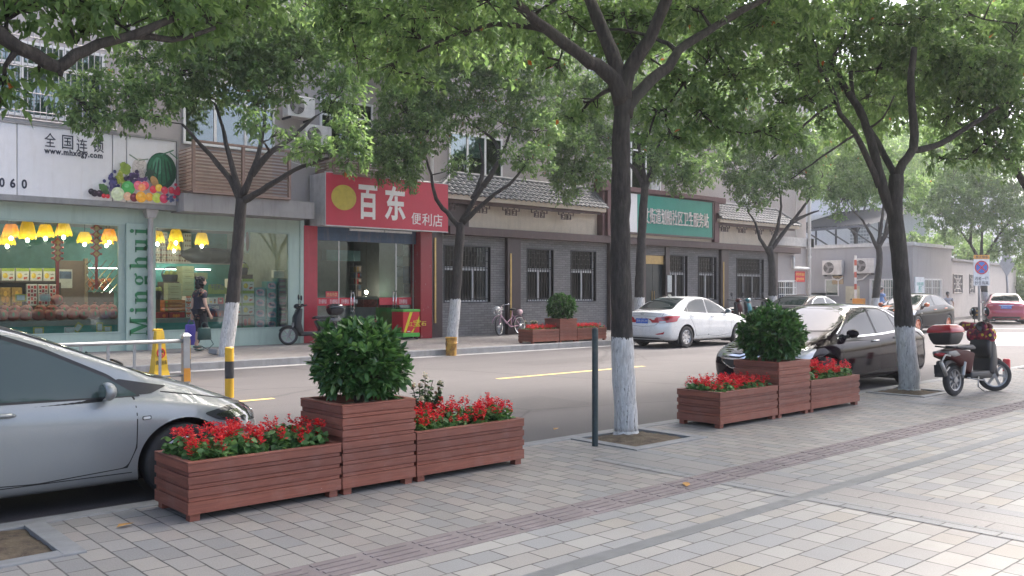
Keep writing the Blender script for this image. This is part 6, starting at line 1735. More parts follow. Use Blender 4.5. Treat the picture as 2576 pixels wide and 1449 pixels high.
# ---- plum brown sedan facing us
c = Car("dark plum brown sedan with chrome grille and bright windscreen parked behind the second planter", "car", "cars along the street", paint("plum_paint", (.010, .004, .008), 0, .16, .06), nu=330, Lh=2.30, wf=1.40, wr=-1.30, R_=.32, arch=.38,
		top=[(2.3, .68), (2.15, .78), (1.7, .90), (1.25, .99), (1.12, 1.05), (.15, 1.43), (-.25, 1.50), (-.8, 1.48), (-1.2, 1.37), (-1.75, 1.13), (-1.9, 1.10), (-2.2, 1.07), (-2.3, 1.0)],
		belt=[(2.3, .62), (1.8, .78), (1.1, .87), (0, .91), (-1.3, .98), (-1.8, .98), (-2.3, .9)], wid=[(2.3, .74), (1.95, .82), (1.4, .87), (0, .875), (-1.5, .87), (-2.0, .83), (-2.3, .77)], roofw=[(2.3, .55), (1.1, .72), (.3, .60), (-.8, .585), (-1.6, .68), (-2.3, .62)])
c.handle_m = chrome
g1 = [(.98, .945), (.75, 1.08), (.36, 1.285), (.10, 1.385), (-.13, 1.40), (-.17, .965)]; g2 = [(-.24, .97), (-.20, 1.40), (-.58, 1.385), (-.82, 1.32), (-.90, 1.0)]; g3 = [(-.94, 1.005), (-.86, 1.305), (-1.02, 1.225), (-1.26, 1.03)]
common(c, g1, g2, g3, df=[(1.02, .38), (.98, .64), (.96, .94), (.73, 1.14), (.34, 1.335), (.08, 1.43), (-.17, 1.445), (-.20, .95), (-.21, .34), (.3, .30)], dr_=[(-.215, .34), (-.205, .95), (-.175, 1.445), (-.6, 1.43), (-.9, 1.345), (-.97, 1.0), (-.95, .80), (-.88, .58), (-.82, .34)], hf=(-.06, .855), hr=(-.82, .89))
screens(c, (1.06, 1.425), (.68, .54), (1.13, 1.40), (.62, .52))
for d in 'LR':
	c.strip("chrome_sill", [(1.03, .925), (.5, .94), (-.4, .96), (-1.3, 1.015)], d, chrome, .026, .008)
	c.strip("chrome_arch", [(.98, 1.0), (.75, 1.125), (.36, 1.325), (.10, 1.42), (-.15, 1.436), (-.58, 1.42), (-.85, 1.35), (-1.05, 1.25), (-1.30, 1.06)], d, chrome, .014, .007)
	c.patch("headlight", [(1.78, .835), (2.05, .80), (2.24, .73), (2.26, .57), (2.10, .63), (1.92, .75)], d, clearl, .004, .03, None, .03)
	c.patch("tail_light", [(-1.85, 1.0), (-2.15, .97), (-2.24, .80), (-2.05, .80), (-1.9, .9)], d, redl, .004, .03, None, .03)
for sy in (1, -1): c.patch("headlight", [(sy * .54, .70), (sy * .64, .76), (sy * .80, .79), (sy * .82, .63), (sy * .64, .60)][::sy], 'F', clearl, .005, .03, None, .03)
g_ = c.patch("grille", [(-.50, .57), (-.30, .45), (.30, .45), (.50, .57), (.52, .68), (-.52, .68)], 'F', plast, .004, .04, None, .04)
for z0, z1 in ((.655, .69), (.60, .63)):
	c.strip("chrome_bar", [(-.53, z0), (-.16, z0 - .005), (-.07, z1 - .01), (0, z1 + .035), (.07, z1 - .01), (.16, z0 - .005), (.53, z0)], 'F', chrome, .030, .012, g_, .03)
c.strip("chrome_bar", [(-.52, .65), (-.50, .55), (-.30, .455), (.30, .455), (.50, .55), (.52, .65)], 'F', chrome, .016, .012, g_, .03)
c.patch("air_intake", [(-.6, .26), (.6, .26), (.55, .36), (-.55, .36)], 'F', plast, .004, .05, None, .03)
c.plate('F', .0, .40, "浙B·875M2"); c.plate('B', 0, .84, "浙B·875M2"); c.mirror(.74, .975, c.body_m)
c.finish((13.27, 6.38 + .82, zr), pi, .95); c.root.scale = (.97, .93, .885)

# ---- black sedan with orange mirrors and wheels, driving towards us
orng = paint("orange_paint", (.62, .14, .035), 0, .3)
c = Car("black sedan with orange wheels, mirrors and door handles driving out of the junction", "car", "cars along the street", paint("black_paint", (.004, .0045, .006), 0, .16, .06), rimm=orng, wf=1.38, wr=-1.28, R_=.325, arch=.375,
		top=[(2.2, .74), (2.05, .84), (1.6, .96), (1.2, 1.02), (1.05, 1.05), (.22, 1.40), (-.15, 1.475), (-.7, 1.465), (-1.12, 1.36), (-1.62, 1.12), (-1.75, 1.085), (-2.12, 1.07), (-2.2, 1.0)], belt=[(a, b + .02) for a, b in SEDAN['belt']], wid=SEDAN['wid'], roofw=SEDAN['roofw'])
c.handle_m = orng
g1, g2 = sidewin(c); g1 = [(a, b + .02) for a, b in g1]; g2 = [(a, b + .02) for a, b in g2]; common(c, g1, g2, [(-1.13, 1.045), (-1.09, 1.17), (-1.30, 1.065)])
screens(c, (1.04, 1.385))
for sy in (1, -1):
	c.patch("bonnet_stripe", [(1.1, sy * .16), (1.9, sy * .14), (1.9, sy * .40), (1.1, sy * .46)][::sy], 'T', orng, .004, .06, None); c.patch("headlight", [(sy * .48, .70), (sy * .60, .80), (sy * .80, .84), (sy * .82, .68), (sy * .6, .66)][::sy], 'F', clearl, .005, .03, None, .03)
for d in 'LR':
	c.patch("headlight", [(1.66, .86), (1.95, .82), (2.14, .74), (2.12, .66), (1.9, .72)], d, clearl, .004, .03, None, .03); c.patch("side_repeater", [(1.05, .76), (1.13, .76), (1.13, .72), (1.05, .72)], d, clearl, .004, .03, None, .015)
c.patch("roof_stripe", [(.25, -.3), (-.6, -.3), (-.6, -.12), (.25, -.12)], 'T', orng, .004, .06, None)
g_ = c.patch("grille", [(-.45, .42), (.45, .42), (.52, .68), (-.52, .68)], 'F', plast, .004, .05, None, .04); c.strip("chrome_bar", [(-.5, .58), (.5, .58)], 'F', chrome, .04, .01, g_)
c.plate('F', 0, .40, "浙B·6K52T"); c.mirror(.72, 1.01, orng)
c.finish((33.65, 13.95 + .80, zr), pi, 1.0)

# ---- black sedan beyond the plum one, red sedan far right
c = Car("black sedan with a reflective rear window parked beyond the white car", "car", "cars along the street", MAT["black_paint"], nu=180, **SEDAN)
c.handle_m = chrome
g1, g2 = sidewin(c); common(c, g1, g2, [(-1.13, 1.02), (-1.09, 1.155), (-1.30, 1.04)], chrome); screens(c, bz=(1.10, 1.385), bw=(.60, .49))
for sy in (1, -1): c.patch("tail_light", [(sy * .5, .78), (sy * .60, .92), (sy * .80, .92), (sy * .80, .76)][::sy], 'B', redl, .006, .04, None, .03)
c.plate('B', 0, .80, "浙B·V528N"); c.mirror(.74, .985, c.body_m)
c.finish((27.9, 14.9 + .80, zr), 0, .98)
c = Car("red sedan seen from behind at the far right, waiting at the junction", "car", "cars along the street", paint("red_paint", (.40, .025, .06), .1, .25), nu=220, **SEDAN)
c.handle_m = c.body_m
g1, g2 = sidewin(c); common(c, g1, g2); screens(c, bz=(1.10, 1.385), bw=(.60, .49))
for sy in (1, -1):
	t_ = c.patch("tail_light", [(sy * .48, .80), (sy * .55, .93), (sy * .80, .93), (sy * .83, .78)][::sy], 'B', redl, .006, .03, None, .03); c.patch("lens", [(sy * .52, .84), (sy * .56, .91), (sy * .68, .91), (sy * .68, .84)][::sy], 'B', simple("pink_lens", (.5, .12, .16), .1, 0, 1), .009, .03, t_, .02)
	c.solid("exhaust", MB().tube([(-2.12, sy * .5, .22), (-1.8, sy * .5, .22)], .03, 8), alloy)
c.strip("chrome_bar", [(-.3, .885), (.3, .885)], 'B', chrome, .03, .008); c.patch("rear_valance", [(-.66, .22), (.66, .22), (.55, .36), (-.55, .36)], 'B', plast, .004, .05, None, .03)
c.plate('B', 0, .80, "浙B·B077R")
c.mirror(.74, .985, c.body_m)
c.finish((46.9, 16.1, zr), R(22), 1.0)
# ================================================================ planters and flowers
def leafmat(name, stops, trans=.38, rough=.38):
	m, t, p = nodes(name)
	at = t.nodes.new("ShaderNodeAttribute"); at.attribute_name = "tone"
	c = ramp(t, at.outputs['Fac'], stops)
	t.links.new(c, p.inputs['Base Color']); p.inputs['Roughness'].default_value = rough; p.inputs['Specular IOR Level'].default_value = .45
	tl = t.nodes.new("ShaderNodeBsdfTranslucent")
	g = t.nodes.new("ShaderNodeHueSaturation"); g.inputs['Hue'].default_value = .485; g.inputs['Saturation'].default_value = 1.1; g.inputs['Value'].default_value = 1.9
	t.links.new(c, g.inputs['Color']); t.links.new(g.outputs[0], tl.inputs[0])
	mx = t.nodes.new("ShaderNodeMixShader"); mx.inputs[0].default_value = trans
	t.links.new(p.outputs[0], mx.inputs[1]); t.links.new(tl.outputs[0], mx.inputs[2]); t.links.new(mx.outputs[0], t.nodes["Material Output"].inputs[0])
	return m
DIAMOND = ([(0, 0, 0), (.42, .5, .18), (1, 0, -.12), (.42, -.5, .18)], [(0, 1, 2), (0, 2, 3)])
OVAL = ([(0, 0, 0), (.22, .36, .10), (.5, .5, .14), (.8, .30, .04), (1, 0, -.16), (.8, -.30, .04), (.5, -.5, .14), (.22, -.36, .10), (.3, 0, -.02), (.65, 0, -.05)],
		[(0, 1, 8), (1, 2, 9, 8), (2, 3, 9), (3, 4, 9), (0, 8, 7), (7, 8, 9, 6), (6, 9, 5), (5, 9, 4)])
def leaves_mesh(name, centers, dirs, L_, W_, tone, form=DIAMOND, tilt=.55):
	"""a great many small leaves: base point, pointing, length, width and tone of each"""
	n = len(centers); tv = np.array(form[0]); k = len(tv)
	up = RNG.normal(size=(n, 3)) * tilt + np.array([0, 0, 1.0])
	side = np.cross(dirs, up); side /= np.linalg.norm(side, axis=1, keepdims=True) + 1e-9
	nor = np.cross(side, dirs)
	v = centers[:, None] + dirs[:, None] * (L_[:, None] * tv[:, 0])[..., None] + side[:, None] * (W_[:, None] * tv[:, 1])[..., None] + nor[:, None] * (W_[:, None] * tv[:, 2])[..., None]
	me = bpy.data.meshes.new(name)
	me.vertices.add(k * n); me.vertices.foreach_set("co", v.astype(np.float32).ravel())
	ln = [len(f) for f in form[1]]; flat_ = np.array([i for f in form[1] for i in f]); base = np.arange(n)[:, None] * k
	me.loops.add(n * len(flat_)); me.loops.foreach_set("vertex_index", (base + flat_).ravel().astype(np.int32))
	tot = np.tile(ln, n).astype(np.int32); me.polygons.add(len(tot)); me.polygons.foreach_set("loop_start", (np.cumsum(tot) - tot).astype(np.int32)); me.polygons.foreach_set("loop_total", tot)
	a = me.attributes.new("tone", 'FLOAT', 'POINT'); a.data.foreach_set("value", np.repeat(tone, k).astype(np.float32))
	me.update(); me.validate(); return me
def unit(a): return a / (np.linalg.norm(a, axis=1, keepdims=True) + 1e-9)
wood, t, p = nodes("red_brown_board")
v = coord(t, 'Object', (1.2, 1.2, 26)); v0 = coord(t)
c = ramp(t, noise(t, v, 4, 5, .65), [(.3, (.165, .050, .030)), (.6, (.245, .080, .050)), (.8, (.31, .118, .078))])
c = mixc(t, math_(t, 'MULTIPLY', ramp(t, noise(t, v0, 5, 5, .7), [(.5, (0, 0, 0)), (.72, (1, 1, 1))]), .3), c, (.30, .17, .14))
c = mixc(t, ramp(t, noise(t, v0, 60, 2, .6), [(.735, (0, 0, 0)), (.76, (.7, .7, .7))]), c, (.42, .30, .26))
gi = t.nodes.new('ShaderNodeNewGeometry'); c = mixc(t, 1.0, c, ramp(t, gi.outputs['Random Per Island'], [(0, (.74, .76, .80)), (.5, (1, 1, 1)), (1, (1.22, 1.18, 1.12))]), 'MULTIPLY')
t.links.new(c, p.inputs['Base Color']); p.inputs['Roughness'].default_value = .6; bump(t, p, noise(t, v, 9, 4, .7), .25, .004)
def planter(x0, x1, y0, y1, z0, h, boards, label):
	t_ = thing("planter_box", ((x0 + x1) / 2, (y0 + y1) / 2, z0), label, "planter", "red brown planter boxes")
	L_ = MB(); zb = z0 + .045; pitch = (h - .045) / boards
	for i in range(boards):
		z = zb + pitch * i; a, e = .0, .009
		for off, u0, u1 in ((e, z, z + pitch * .36), (a, z + pitch * .36, z + pitch)) if i else ((a, z, z + pitch),):
			xa, xb, ya, yb = x0 + off, x1 - off, y0 + off, y1 - off; w_ = .02
			L_.bbox(xa, xb, ya, ya + w_, u0 + .0012, u1 - .0012, .003).bbox(xa, xb, yb - w_, yb, u0 + .0012, u1 - .0012, .003).bbox(xa, xa + w_, ya + w_, yb - w_, u0 + .0012, u1 - .0012, .003).bbox(xb - w_, xb, ya + w_, yb - w_, u0 + .0012, u1 - .0012, .003)
	r = .045
	L_.bbox(x0 - .001, x1 + .001, y0 - .001, y0 + r, z0 + h, z0 + h + .014, .003).bbox(x0 - .001, x1 + .001, y1 - r, y1 + .001, z0 + h, z0 + h + .014, .003).bbox(x0 - .001, x0 + r, y0 + r, y1 - r, z0 + h, z0 + h + .0135, .003).bbox(x1 - r, x1 + .001, y0 + r, y1 - r, z0 + h, z0 + h + .0135, .003)
	L_.build("boards", wood, t_)
	for a, e in ((x0 + .02, y0 + .02), (x1 - .085, y0 + .02), (x0 + .02, y1 - .085), (x1 - .085, y1 - .085)): MB().box(a, a + .065, e, e + .065, z0, zb + .03).build("leg", wood, t_)
	MB().box(x0 + .03, x1 - .03, y0 + .03, y1 - .03, zb, z0 + h - .05).build("soil", soil_m, t_)
	return t_
bush_m = leafmat("bush_leaf", [(0, (.028, .075, .024)), (.5, (.062, .145, .042)), (.85, (.12, .23, .066)), (1, (.20, .31, .10))], .22, .30)
salv_m = leafmat("salvia_leaf", [(0, (.04, .10, .03)), (.5, (.085, .19, .055)), (1, (.16, .28, .09))], .25, .5)
redfl = leafmat("salvia_red", [(0, (.48, .015, .015)), (.6, (.66, .035, .025)), (1, (.74, .09, .06))], .25, .5)
rose_m = leafmat("rose_leaf", [(0, (.03, .07, .025)), (.5, (.06, .12, .045)), (.85, (.10, .17, .06)), (1, (.16, .06, .04))], .2, .35)
twig = mat("twig", (.07, .055, .04), .8)
def bush(c, rx, rz, n, L_, label, zsoil):
	t_ = thing("round_shrub", (c[0], c[1], zsoil), label, "shrub", "round clipped shrubs")
	c = np.array(c); d = unit(RNG.normal(size=(n, 3))); d = d[d[:, 2] > -.80]; n = len(d)
	r = np.array([rx, rx, rz]); k = np.where(RNG.uniform(size=n) < .06, RNG.uniform(1.05, 1.22, n), RNG.uniform(.78, 1.04, n)); tip = c + d * r * k[:, None]; tip[:, 2] = np.maximum(tip[:, 2], zsoil + .03)
	m = 8; idx = np.repeat(np.arange(n), m); dd = unit(d + np.array([0, 0, .25]))[idx]
	dr = unit(dd * .75 + unit(RNG.normal(size=(n * m, 3))) * .85)
	back = RNG.uniform(0, .5, n * m)[:, None] * L_
	me = leaves_mesh("foliage", tip[idx] - dd * back - np.array([c[0], c[1], zsoil]), dr, L_ * RNG.uniform(.6, 1.15, n * m), L_ * RNG.uniform(.36, .46, n * m), np.clip(RNG.normal(.40, .2, n * m) + np.repeat(RNG.normal(0, .12, n), m), 0, 1), OVAL)
	link("foliage", me, bush_m, t_, True, local=True)
	b = MB()
	for i in range(40): b.tube([(c[0], c[1], zsoil - .02), tuple(c + d[i] * r * .4 - [0, 0, .05]), tuple(tip[i])], [.012, .008, .004], 5)
	b.build("stems", twig, t_)
def salvia(x0, x1, y0, y1, z, label, h=.15, sp=70, seed=0):
	t_ = thing("salvia_bed", ((x0 + x1) / 2, (y0 + y1) / 2, z), label, "flowers", "red salvia beds")
	o = np.array([(x0 + x1) / 2, (y0 + y1) / 2, z]); n = int(210 * (x1 - x0) / .9)
	st = np.stack([RNG.uniform(x0, x1, n), RNG.uniform(y0, y1, n), np.zeros(n)], 1); ht = h * RNG.uniform(.35, 1.05, n) * (1 - .22 * (abs(st[:, 1] - (y0 + y1) / 2) / (y1 - y0) * 2) ** 3)
	m = 7; idx = np.repeat(np.arange(n), m); u = RNG.uniform(.3, 1, n * m)
	ce = st[idx] + np.stack([np.zeros(n * m), np.zeros(n * m), ht[idx] * u + z], 1) - o
	a = RNG.uniform(0, 2 * pi, n * m); dr = unit(np.stack([np.cos(a), np.sin(a), RNG.uniform(-.75, .15, n * m)], 1))
	me = leaves_mesh("foliage", ce, dr, .058 * RNG.uniform(.7, 1.2, n * m), .042 * RNG.uniform(.8, 1.2, n * m), np.clip(RNG.normal(.45, .22, n * m), 0, 1), OVAL)
	link("foliage", me, salv_m, t_, True, local=True)
	k = int(sp * (x1 - x0) / .9); pk = RNG.choice(n, k, replace=False); q = 22; idx = np.repeat(pk, q); u = RNG.uniform(0, 1, k * q)
	ce = st[idx] + np.stack([RNG.normal(0, .008, k * q), RNG.normal(0, .008, k * q), ht[idx] + z + u * .075 * np.repeat(RNG.uniform(.6, 1.2, k), q)], 1) - o
	a = RNG.uniform(0, 2 * pi, k * q); dr = unit(np.stack([np.cos(a), np.sin(a), RNG.uniform(.1, .9, k * q)], 1))
	me = leaves_mesh("blossom", ce, dr, .030 * RNG.uniform(.7, 1.3, k * q) * (1.15 - .5 * u), np.full(k * q, .014), RNG.uniform(0, 1, k * q))
	link("blossom", me, redfl, t_, False, local=True)
whitep = leafmat("rose_petal", [(0, (.62, .56, .40)), (.6, (.72, .70, .60)), (1, (.55, .32, .16))], .2, .5)
def roses(cx, cy, z, h, w_, n, nb, label):
	t_ = thing("rose_bush", (cx, cy, z), label, "rose bush", "white rose bushes"); b = MB(); C, D, Q, QD = [], [], [], []
	for i in range(n):
		a = random.uniform(0, 2 * pi); r = w_ * random.uniform(.1, 1); tip = Vector((cx + r * cos(a), cy + r * sin(a) * .6, z + h * random.uniform(.55, 1)))
		p0 = Vector((cx + r * .3 * cos(a), cy + r * .3 * sin(a), z)); b.tube([p0, p0.lerp(tip, .5) + Vector((random.uniform(-.03, .03), 0, 0)), tip], [.006, .005, .003], 5)
		for k in range(34):
			u = random.uniform(.25, 1); q = p0.lerp(tip, u); C.append(q); D.append((random.gauss(0, 1), random.gauss(0, 1), random.gauss(.1, .6)))
		if i < nb:
			for k in range(26): Q.append(tip + Vector((random.gauss(0, .006), random.gauss(0, .006), random.gauss(.01, .006)))); QD.append((random.gauss(0, 1), random.gauss(0, 1), random.gauss(.7, .6)))
	b.build("stems", twig, t_)
	o = np.array([cx, cy, z]); C = np.array(C) - o; k = len(C)
	link("foliage", leaves_mesh("foliage", C, unit(np.array(D)), np.full(k, .042), np.full(k, .026), RNG.uniform(0, 1, k), OVAL), rose_m, t_, True, local=True)
	k = len(Q)
	link("blossom", leaves_mesh("blossom", np.array(Q) - o, unit(np.array(QD)), np.full(k, .026), np.full(k, .026), RNG.uniform(0, 1, k) ** 1.5, OVAL), whitep, t_, False, local=True)
ya, yb = 5.49, 6.08
def fx(px, y=ya): return F(px, HY, y).x
xs = [fx(473), fx(859), fx(862), fx(1046), fx(1049), fx(1319)]
planter(xs[0], xs[1], ya, yb - .02, 0, .365, 4, "nearest low red brown planter beside the silver car, filled with red flowers")
planter(xs[2], xs[3], ya, yb + .02, 0, .632, 7, "tall middle planter of the nearest set, holding a big round shrub")
planter(xs[4], xs[5], ya, yb - .02, 0, .372, 4, "low planter right of the big round shrub, with red flowers and white roses")
bush(((xs[2] + xs[3]) / 2, (ya + yb) / 2, .925), .335, .30, 640, .088, "big round glossy shrub in the nearest tall planter", .59)
salvia(xs[0] + .04, xs[1] - .06, ya + .07, yb - .08, .33, "red salvia in the nearest planter, against the silver car", .175, 95)
salvia(xs[4] + .04, xs[5] - .06, ya + .06, yb - .08, .33, "red salvia in the planter right of the big round shrub, below the roses", .175, 110)
roses(xs[4] + .35, yb - .12, .33, .42, .22, 14, 5, "straggly white rose bush behind the red salvia of the nearest set")
xs = [fx(1812), fx(1957), fx(1960), fx(2039), fx(2041), fx(2163)]
planter(xs[0], xs[1], ya, yb - .02, 0, .372, 4, "low planter in front of the plum car, its left box of red flowers")
planter(xs[2], xs[3], ya, yb + .02, 0, .632, 7, "tall planter with a round shrub in front of the plum car")
planter(xs[4], xs[5], ya, yb - .02, 0, .372, 4, "low planter under the plum car's front door, the right box of its set")
bush(((xs[2] + xs[3]) / 2 - .03, (ya + yb) / 2, .93), .37, .315, 640, .088, "round dark shrub in the tall planter in front of the plum car", .59)
salvia(xs[0] + .04, xs[1] - .04, ya + .05, yb - .06, .33, "dense red salvia left of the round shrub, by the plum car's number plate", .13, 120)
salvia(xs[4] + .04, xs[5] - .06, ya + .06, yb - .08, .33, "red salvia under the plum car's front door", .185, 110)
roses(xs[4] + .12, yb - .10, .33, .30, .18, 12, 4, "small white rose bush by the plum car's front wheel")
yc, yd = 16.98, 17.55
xs = [fx(1340, yc), fx(1407, yc), fx(1409, yc), fx(1452, yc), fx(1453, yc), fx(1526, yc)]
planter(xs[0], xs[1], yc, yd, ZF, .36, 4, "left low planter of the set on the far pavement before the clinic")
planter(xs[2], xs[3], yc, yd + .04, ZF, .63, 7, "tall planter with a small round shrub on the far pavement before the clinic")
planter(xs[4], xs[5], yc, yd, ZF, .36, 4, "right low planter of the set on the far pavement before the clinic")
bush(((xs[2] + xs[3]) / 2, (yc + yd) / 2, ZF + .95), .37, .36, 330, .11, "round shrub on the far pavement before the clinic windows", ZF + .59)
salvia(xs[0] + .04, xs[1] - .04, yc + .06, yd - .06, ZF + .32, "red salvia left of the round shrub before the clinic", .12, 120)
salvia(xs[4] + .04, xs[5] - .04, yc + .06, yd - .06, ZF + .32, "red salvia right of the round shrub before the clinic", .12, 110)
roses((xs[0] + xs[1]) / 2, yd - .1, ZF + .32, .26, .3, 14, 9, "white rose bush behind the red salvia before the clinic")

# ================================================================ posts, railing, barrel, cone, traffic signs
def post(px, py, h, r, name, lab, cat, bands, z=0.0, group=None, cap=None):
	g_ = G(px, py, z); t_ = thing(name, g_, lab, cat, group); prev = 0
	for i, (frac, m_) in enumerate(bands):
		MB().lathe([(r, prev * h), (r, frac * h)] if i < len(bands) - 1 else [(r, prev * h), (r, frac * h - .012), (r - .012, frac * h), (0, frac * h)], n=18).build("pole" if len(bands) == 1 else "band", m_, t_, True, local=True, auto=40); prev = frac
	return t_
yel_p = mat("bollard_yellow", (.62, .36, .02), .45, dirt=((.3, .2, .1), .4)); blk_p = mat("bollard_black", (.03, .03, .033), .45); red_p = mat("bollard_red", (.55, .03, .04), .45); wht_p = mat("bollard_white", (.68, .66, .64), .5, dirt=((.35, .33, .3), .4))
post(1497, 1122, 1.115, .0295, "steel_post", "slim dark green steel post beside the middle tree pit", "post", [(1, mat("post_green", (.028, .045, .048), .4, var=.3, scale=30, dirt=((.15, .16, .16), .35)))])
post(577, 1000, .72, .063, "bollard", "yellow and black bollard right of the silver car", "bollard", [(.38, yel_p), (.72, blk_p), (1, yel_p)], ZR)
post(2532, 962, .38, .055, "bollard", "short red and white bollard right of the red scooter", "bollard", [(.48, wht_p), (1, red_p)], 0)
post(2408, 972, .30, .05, "bollard", "pale bollard foot showing behind the red scooter's rear wheel", "bollard", [(.6, wht_p), (1, red_p)], 0)
post(2454, 803, .62, .14, "bollard", "small yellow and black bollard at the foot of the no parking sign", "bollard", [(.3, blk_p), (.45, yel_p), (.6, blk_p), (.75, yel_p), (1, blk_p)], ZF)
# railing by the silver car
rl = mat("rail_grey", (.36, .365, .37), .4, metal=.4, dirt=((.2, .2, .2), .3))
g1_ = G(467, 962, ZR); dY = Vector((-1, .035, 0))
ra = thing("guard_railing", g1_, "grey metal guard railing ending in a yellow and black post beyond the silver car", "railing")
def rp(s_, z): return g1_ + dY * s_ + Vector((0, 0, z))
zt_ = 1.45 - (854 - HY) / FL * (_c * g1_.x + _s * g1_.y) - ZR
MB().tube([rp(.02, zt_ - .02), rp(3.6, zt_ - .02)], .032, 8).tube([rp(.02, .12), rp(3.6, .12)], .02, 6).build("rail", rl, ra, True)
for i in range(9): MB().bbox(rp(.42 + i * .40, 0).x - .022, rp(.42 + i * .40, 0).x + .022, rp(.42 + i * .4, 0).y - .012, rp(.42 + i * .4, 0).y + .012, ZR + .10, ZR + zt_ - .03, .004).build("baluster", rl, ra)
MB().bbox(g1_.x - .055, g1_.x + .055, g1_.y - .055, g1_.y + .055, ZR, ZR + zt_ + .06, .006).build("end_post", rl, ra)
b = MB(); z = ZR + zt_ + .06; b.add([(g1_.x + a * .075, g1_.y + e * .075, z) for a, e in ((-1, -1), (1, -1), (1, 1), (-1, 1))] + [(g1_.x + a * .03, g1_.y + e * .03, z + .05) for a, e in ((-1, -1), (1, -1), (1, 1), (-1, 1))], [(0, 1, 5, 4), (1, 2, 6, 5), (2, 3, 7, 6), (3, 0, 4, 7), (4, 5, 6, 7), (3, 2, 1, 0)]); b.build("post_cap", rl, ra)
for i, m_ in enumerate((yel_p, blk_p, yel_p)):
	z0, z1 = ((0, .25), (.25, .55), (.55, 1))[i]; MB().box(g1_.x + .056, g1_.x + .062, g1_.y - .054, g1_.y + .054, ZR + z0 * zt_, ZR + z1 * zt_).build("warning_strip", m_, ra)
MB().box(g1_.x - .054, g1_.x + .054, g1_.y - .062, g1_.y - .056, ZR + .02, ZR + .24).build("warning_strip", mat("amber_strip", (.6, .26, .03), .5), ra)
# folding no parking pyramid
g_ = G(400, 958, ZR); A = F(400, 832, g_.y); hh = A.z - ZR
co = thing("no_parking_cone", g_, "yellow folding no parking pyramid behind the grey railing", "cone")
b = MB(); w0, w1 = .115, .06
def cone(z, w_): return [(g_.x - w_, g_.y - w_, z), (g_.x + w_, g_.y - w_, z), (g_.x + w_, g_.y + w_, z), (g_.x - w_, g_.y + w_, z)]
b.add(cone(ZR + .18, w0) + cone(ZR + hh, w1), [(0, 1, 5, 4), (1, 2, 6, 5), (2, 3, 7, 6), (3, 0, 4, 7), (4, 5, 6, 7)])
b.add(cone(ZR, .145) + cone(ZR + .10, .135) + cone(ZR + .18, .117), [(0, 1, 5, 4), (1, 2, 6, 5), (2, 3, 7, 6), (3, 0, 4, 7), (4, 5, 9, 8), (5, 6, 10, 9), (6, 7, 11, 10), (7, 4, 8, 11)])
b.build("body", mat("cone_yellow", (.66, .42, .03), .45, dirt=((.4, .28, .1), .4)), co)
MB().tube([(g_.x - .1, g_.y, ZR + hh), (g_.x - .1, g_.y - .02, ZR + hh + .02), (g_.x + .06, g_.y, ZR + hh + .015)], .015, 6).build("handle", MAT["cone_yellow"], co)
sl = (w0 - w1) / (hh - .18); Mc_ = Matrix.Translation((g_.x, g_.y - (w0 + w1) / 2 - .004, ZR + .18 + (hh - .18) * .5)) @ Matrix.Rotation(-math.atan(sl), 4, 'X')
rdm = mat("sign_red", (.55, .03, .04), .5)
MB().tube([Mc_ @ Vector((.062 * cos(a), 0, -.04 + .075 * sin(a))) for a in np.linspace(0, 2 * pi, 21)[:-1]], .012, 5, closed=True).tube([Mc_ @ Vector((-.042, -.002, .012)), Mc_ @ Vector((.042, -.002, -.092))], .009, 5).build("red_ring", rdm, co)
text("P", -.025, .03, -.085, .01, Mc_ @ Matrix.Translation((0, .003, 0)), black, co, bold=.04, ext=.001); text("请勿泊车", -.095, .095, -.235, -.16, Mc_ @ Matrix.Translation((0, .001, 0)), black, co, bold=.02, ext=.001); text("NO PARKING", -.05, .05, .13, .15, Mc_, rdm, co, bold=.02, ext=.001)
# rusty barrel on the kerb
g_ = G(1135, 886, ZR); g_ = F(1135, HY, 16.56); dd = _c * g_.x + _s * g_.y; r = 23 / FL * dd * .62; h = 47 / FL * dd
tb_m, t, p = nodes("rusty_yellow_barrel")
v0 = coord(t); c = ramp(t, noise(t, v0, 7, 6, .7), [(.35, (.13, .055, .025)), (.5, (.42, .22, .04)), (.62, (.48, .30, .06)), (.75, (.20, .09, .04))]); t.links.new(c, p.inputs['Base Color']); p.inputs['Roughness'].default_value = .7
ba_ = thing("barrel", (g_.x, g_.y, ZR), "small rusty yellow barrel standing in the gutter before the second far tree", "barrel")
MB().lathe([(0, 0), (r * .93, 0), (r * .97, h * .3), (r * .99, h * .62), (r * 1.04, h * .64), (r * 1.04, h * .68), (r, h * .7), (r, h * .92), (r * 1.05, h * .94), (r * 1.05, h * .99), (r * .98, h), (r * .9, h - .05)], n=24).build("drum", tb_m, ba_, True, local=True, auto=40)
MB().lathe([(0, h - .03), (r * .95, h - .03)], n=24).build("lid", mat("barrel_lid", (.5, .42, .30), .7), ba_, local=True); MB().tube([(-r * 1.02, 0, h * .8), (-r * 1.2, 0, h * .6), (-r * 1.0, 0, h * .5)], .01, 5).build("handle", black, ba_, local=True)
# stone slab at tree A foot
g_ = G(545, 893, ZF); MBs = MB().bbox(-.16, .16, -.12, .12, 0, .13, .03); o = MBs.build("kerb_stone", gran, None, local=True); o.location = g_ + Vector((0, 0, 0)); o.rotation_euler = (.1, .15, .5); tag(o, "loose grey stone block leaning at the foot of the fruit shop tree", "stone")
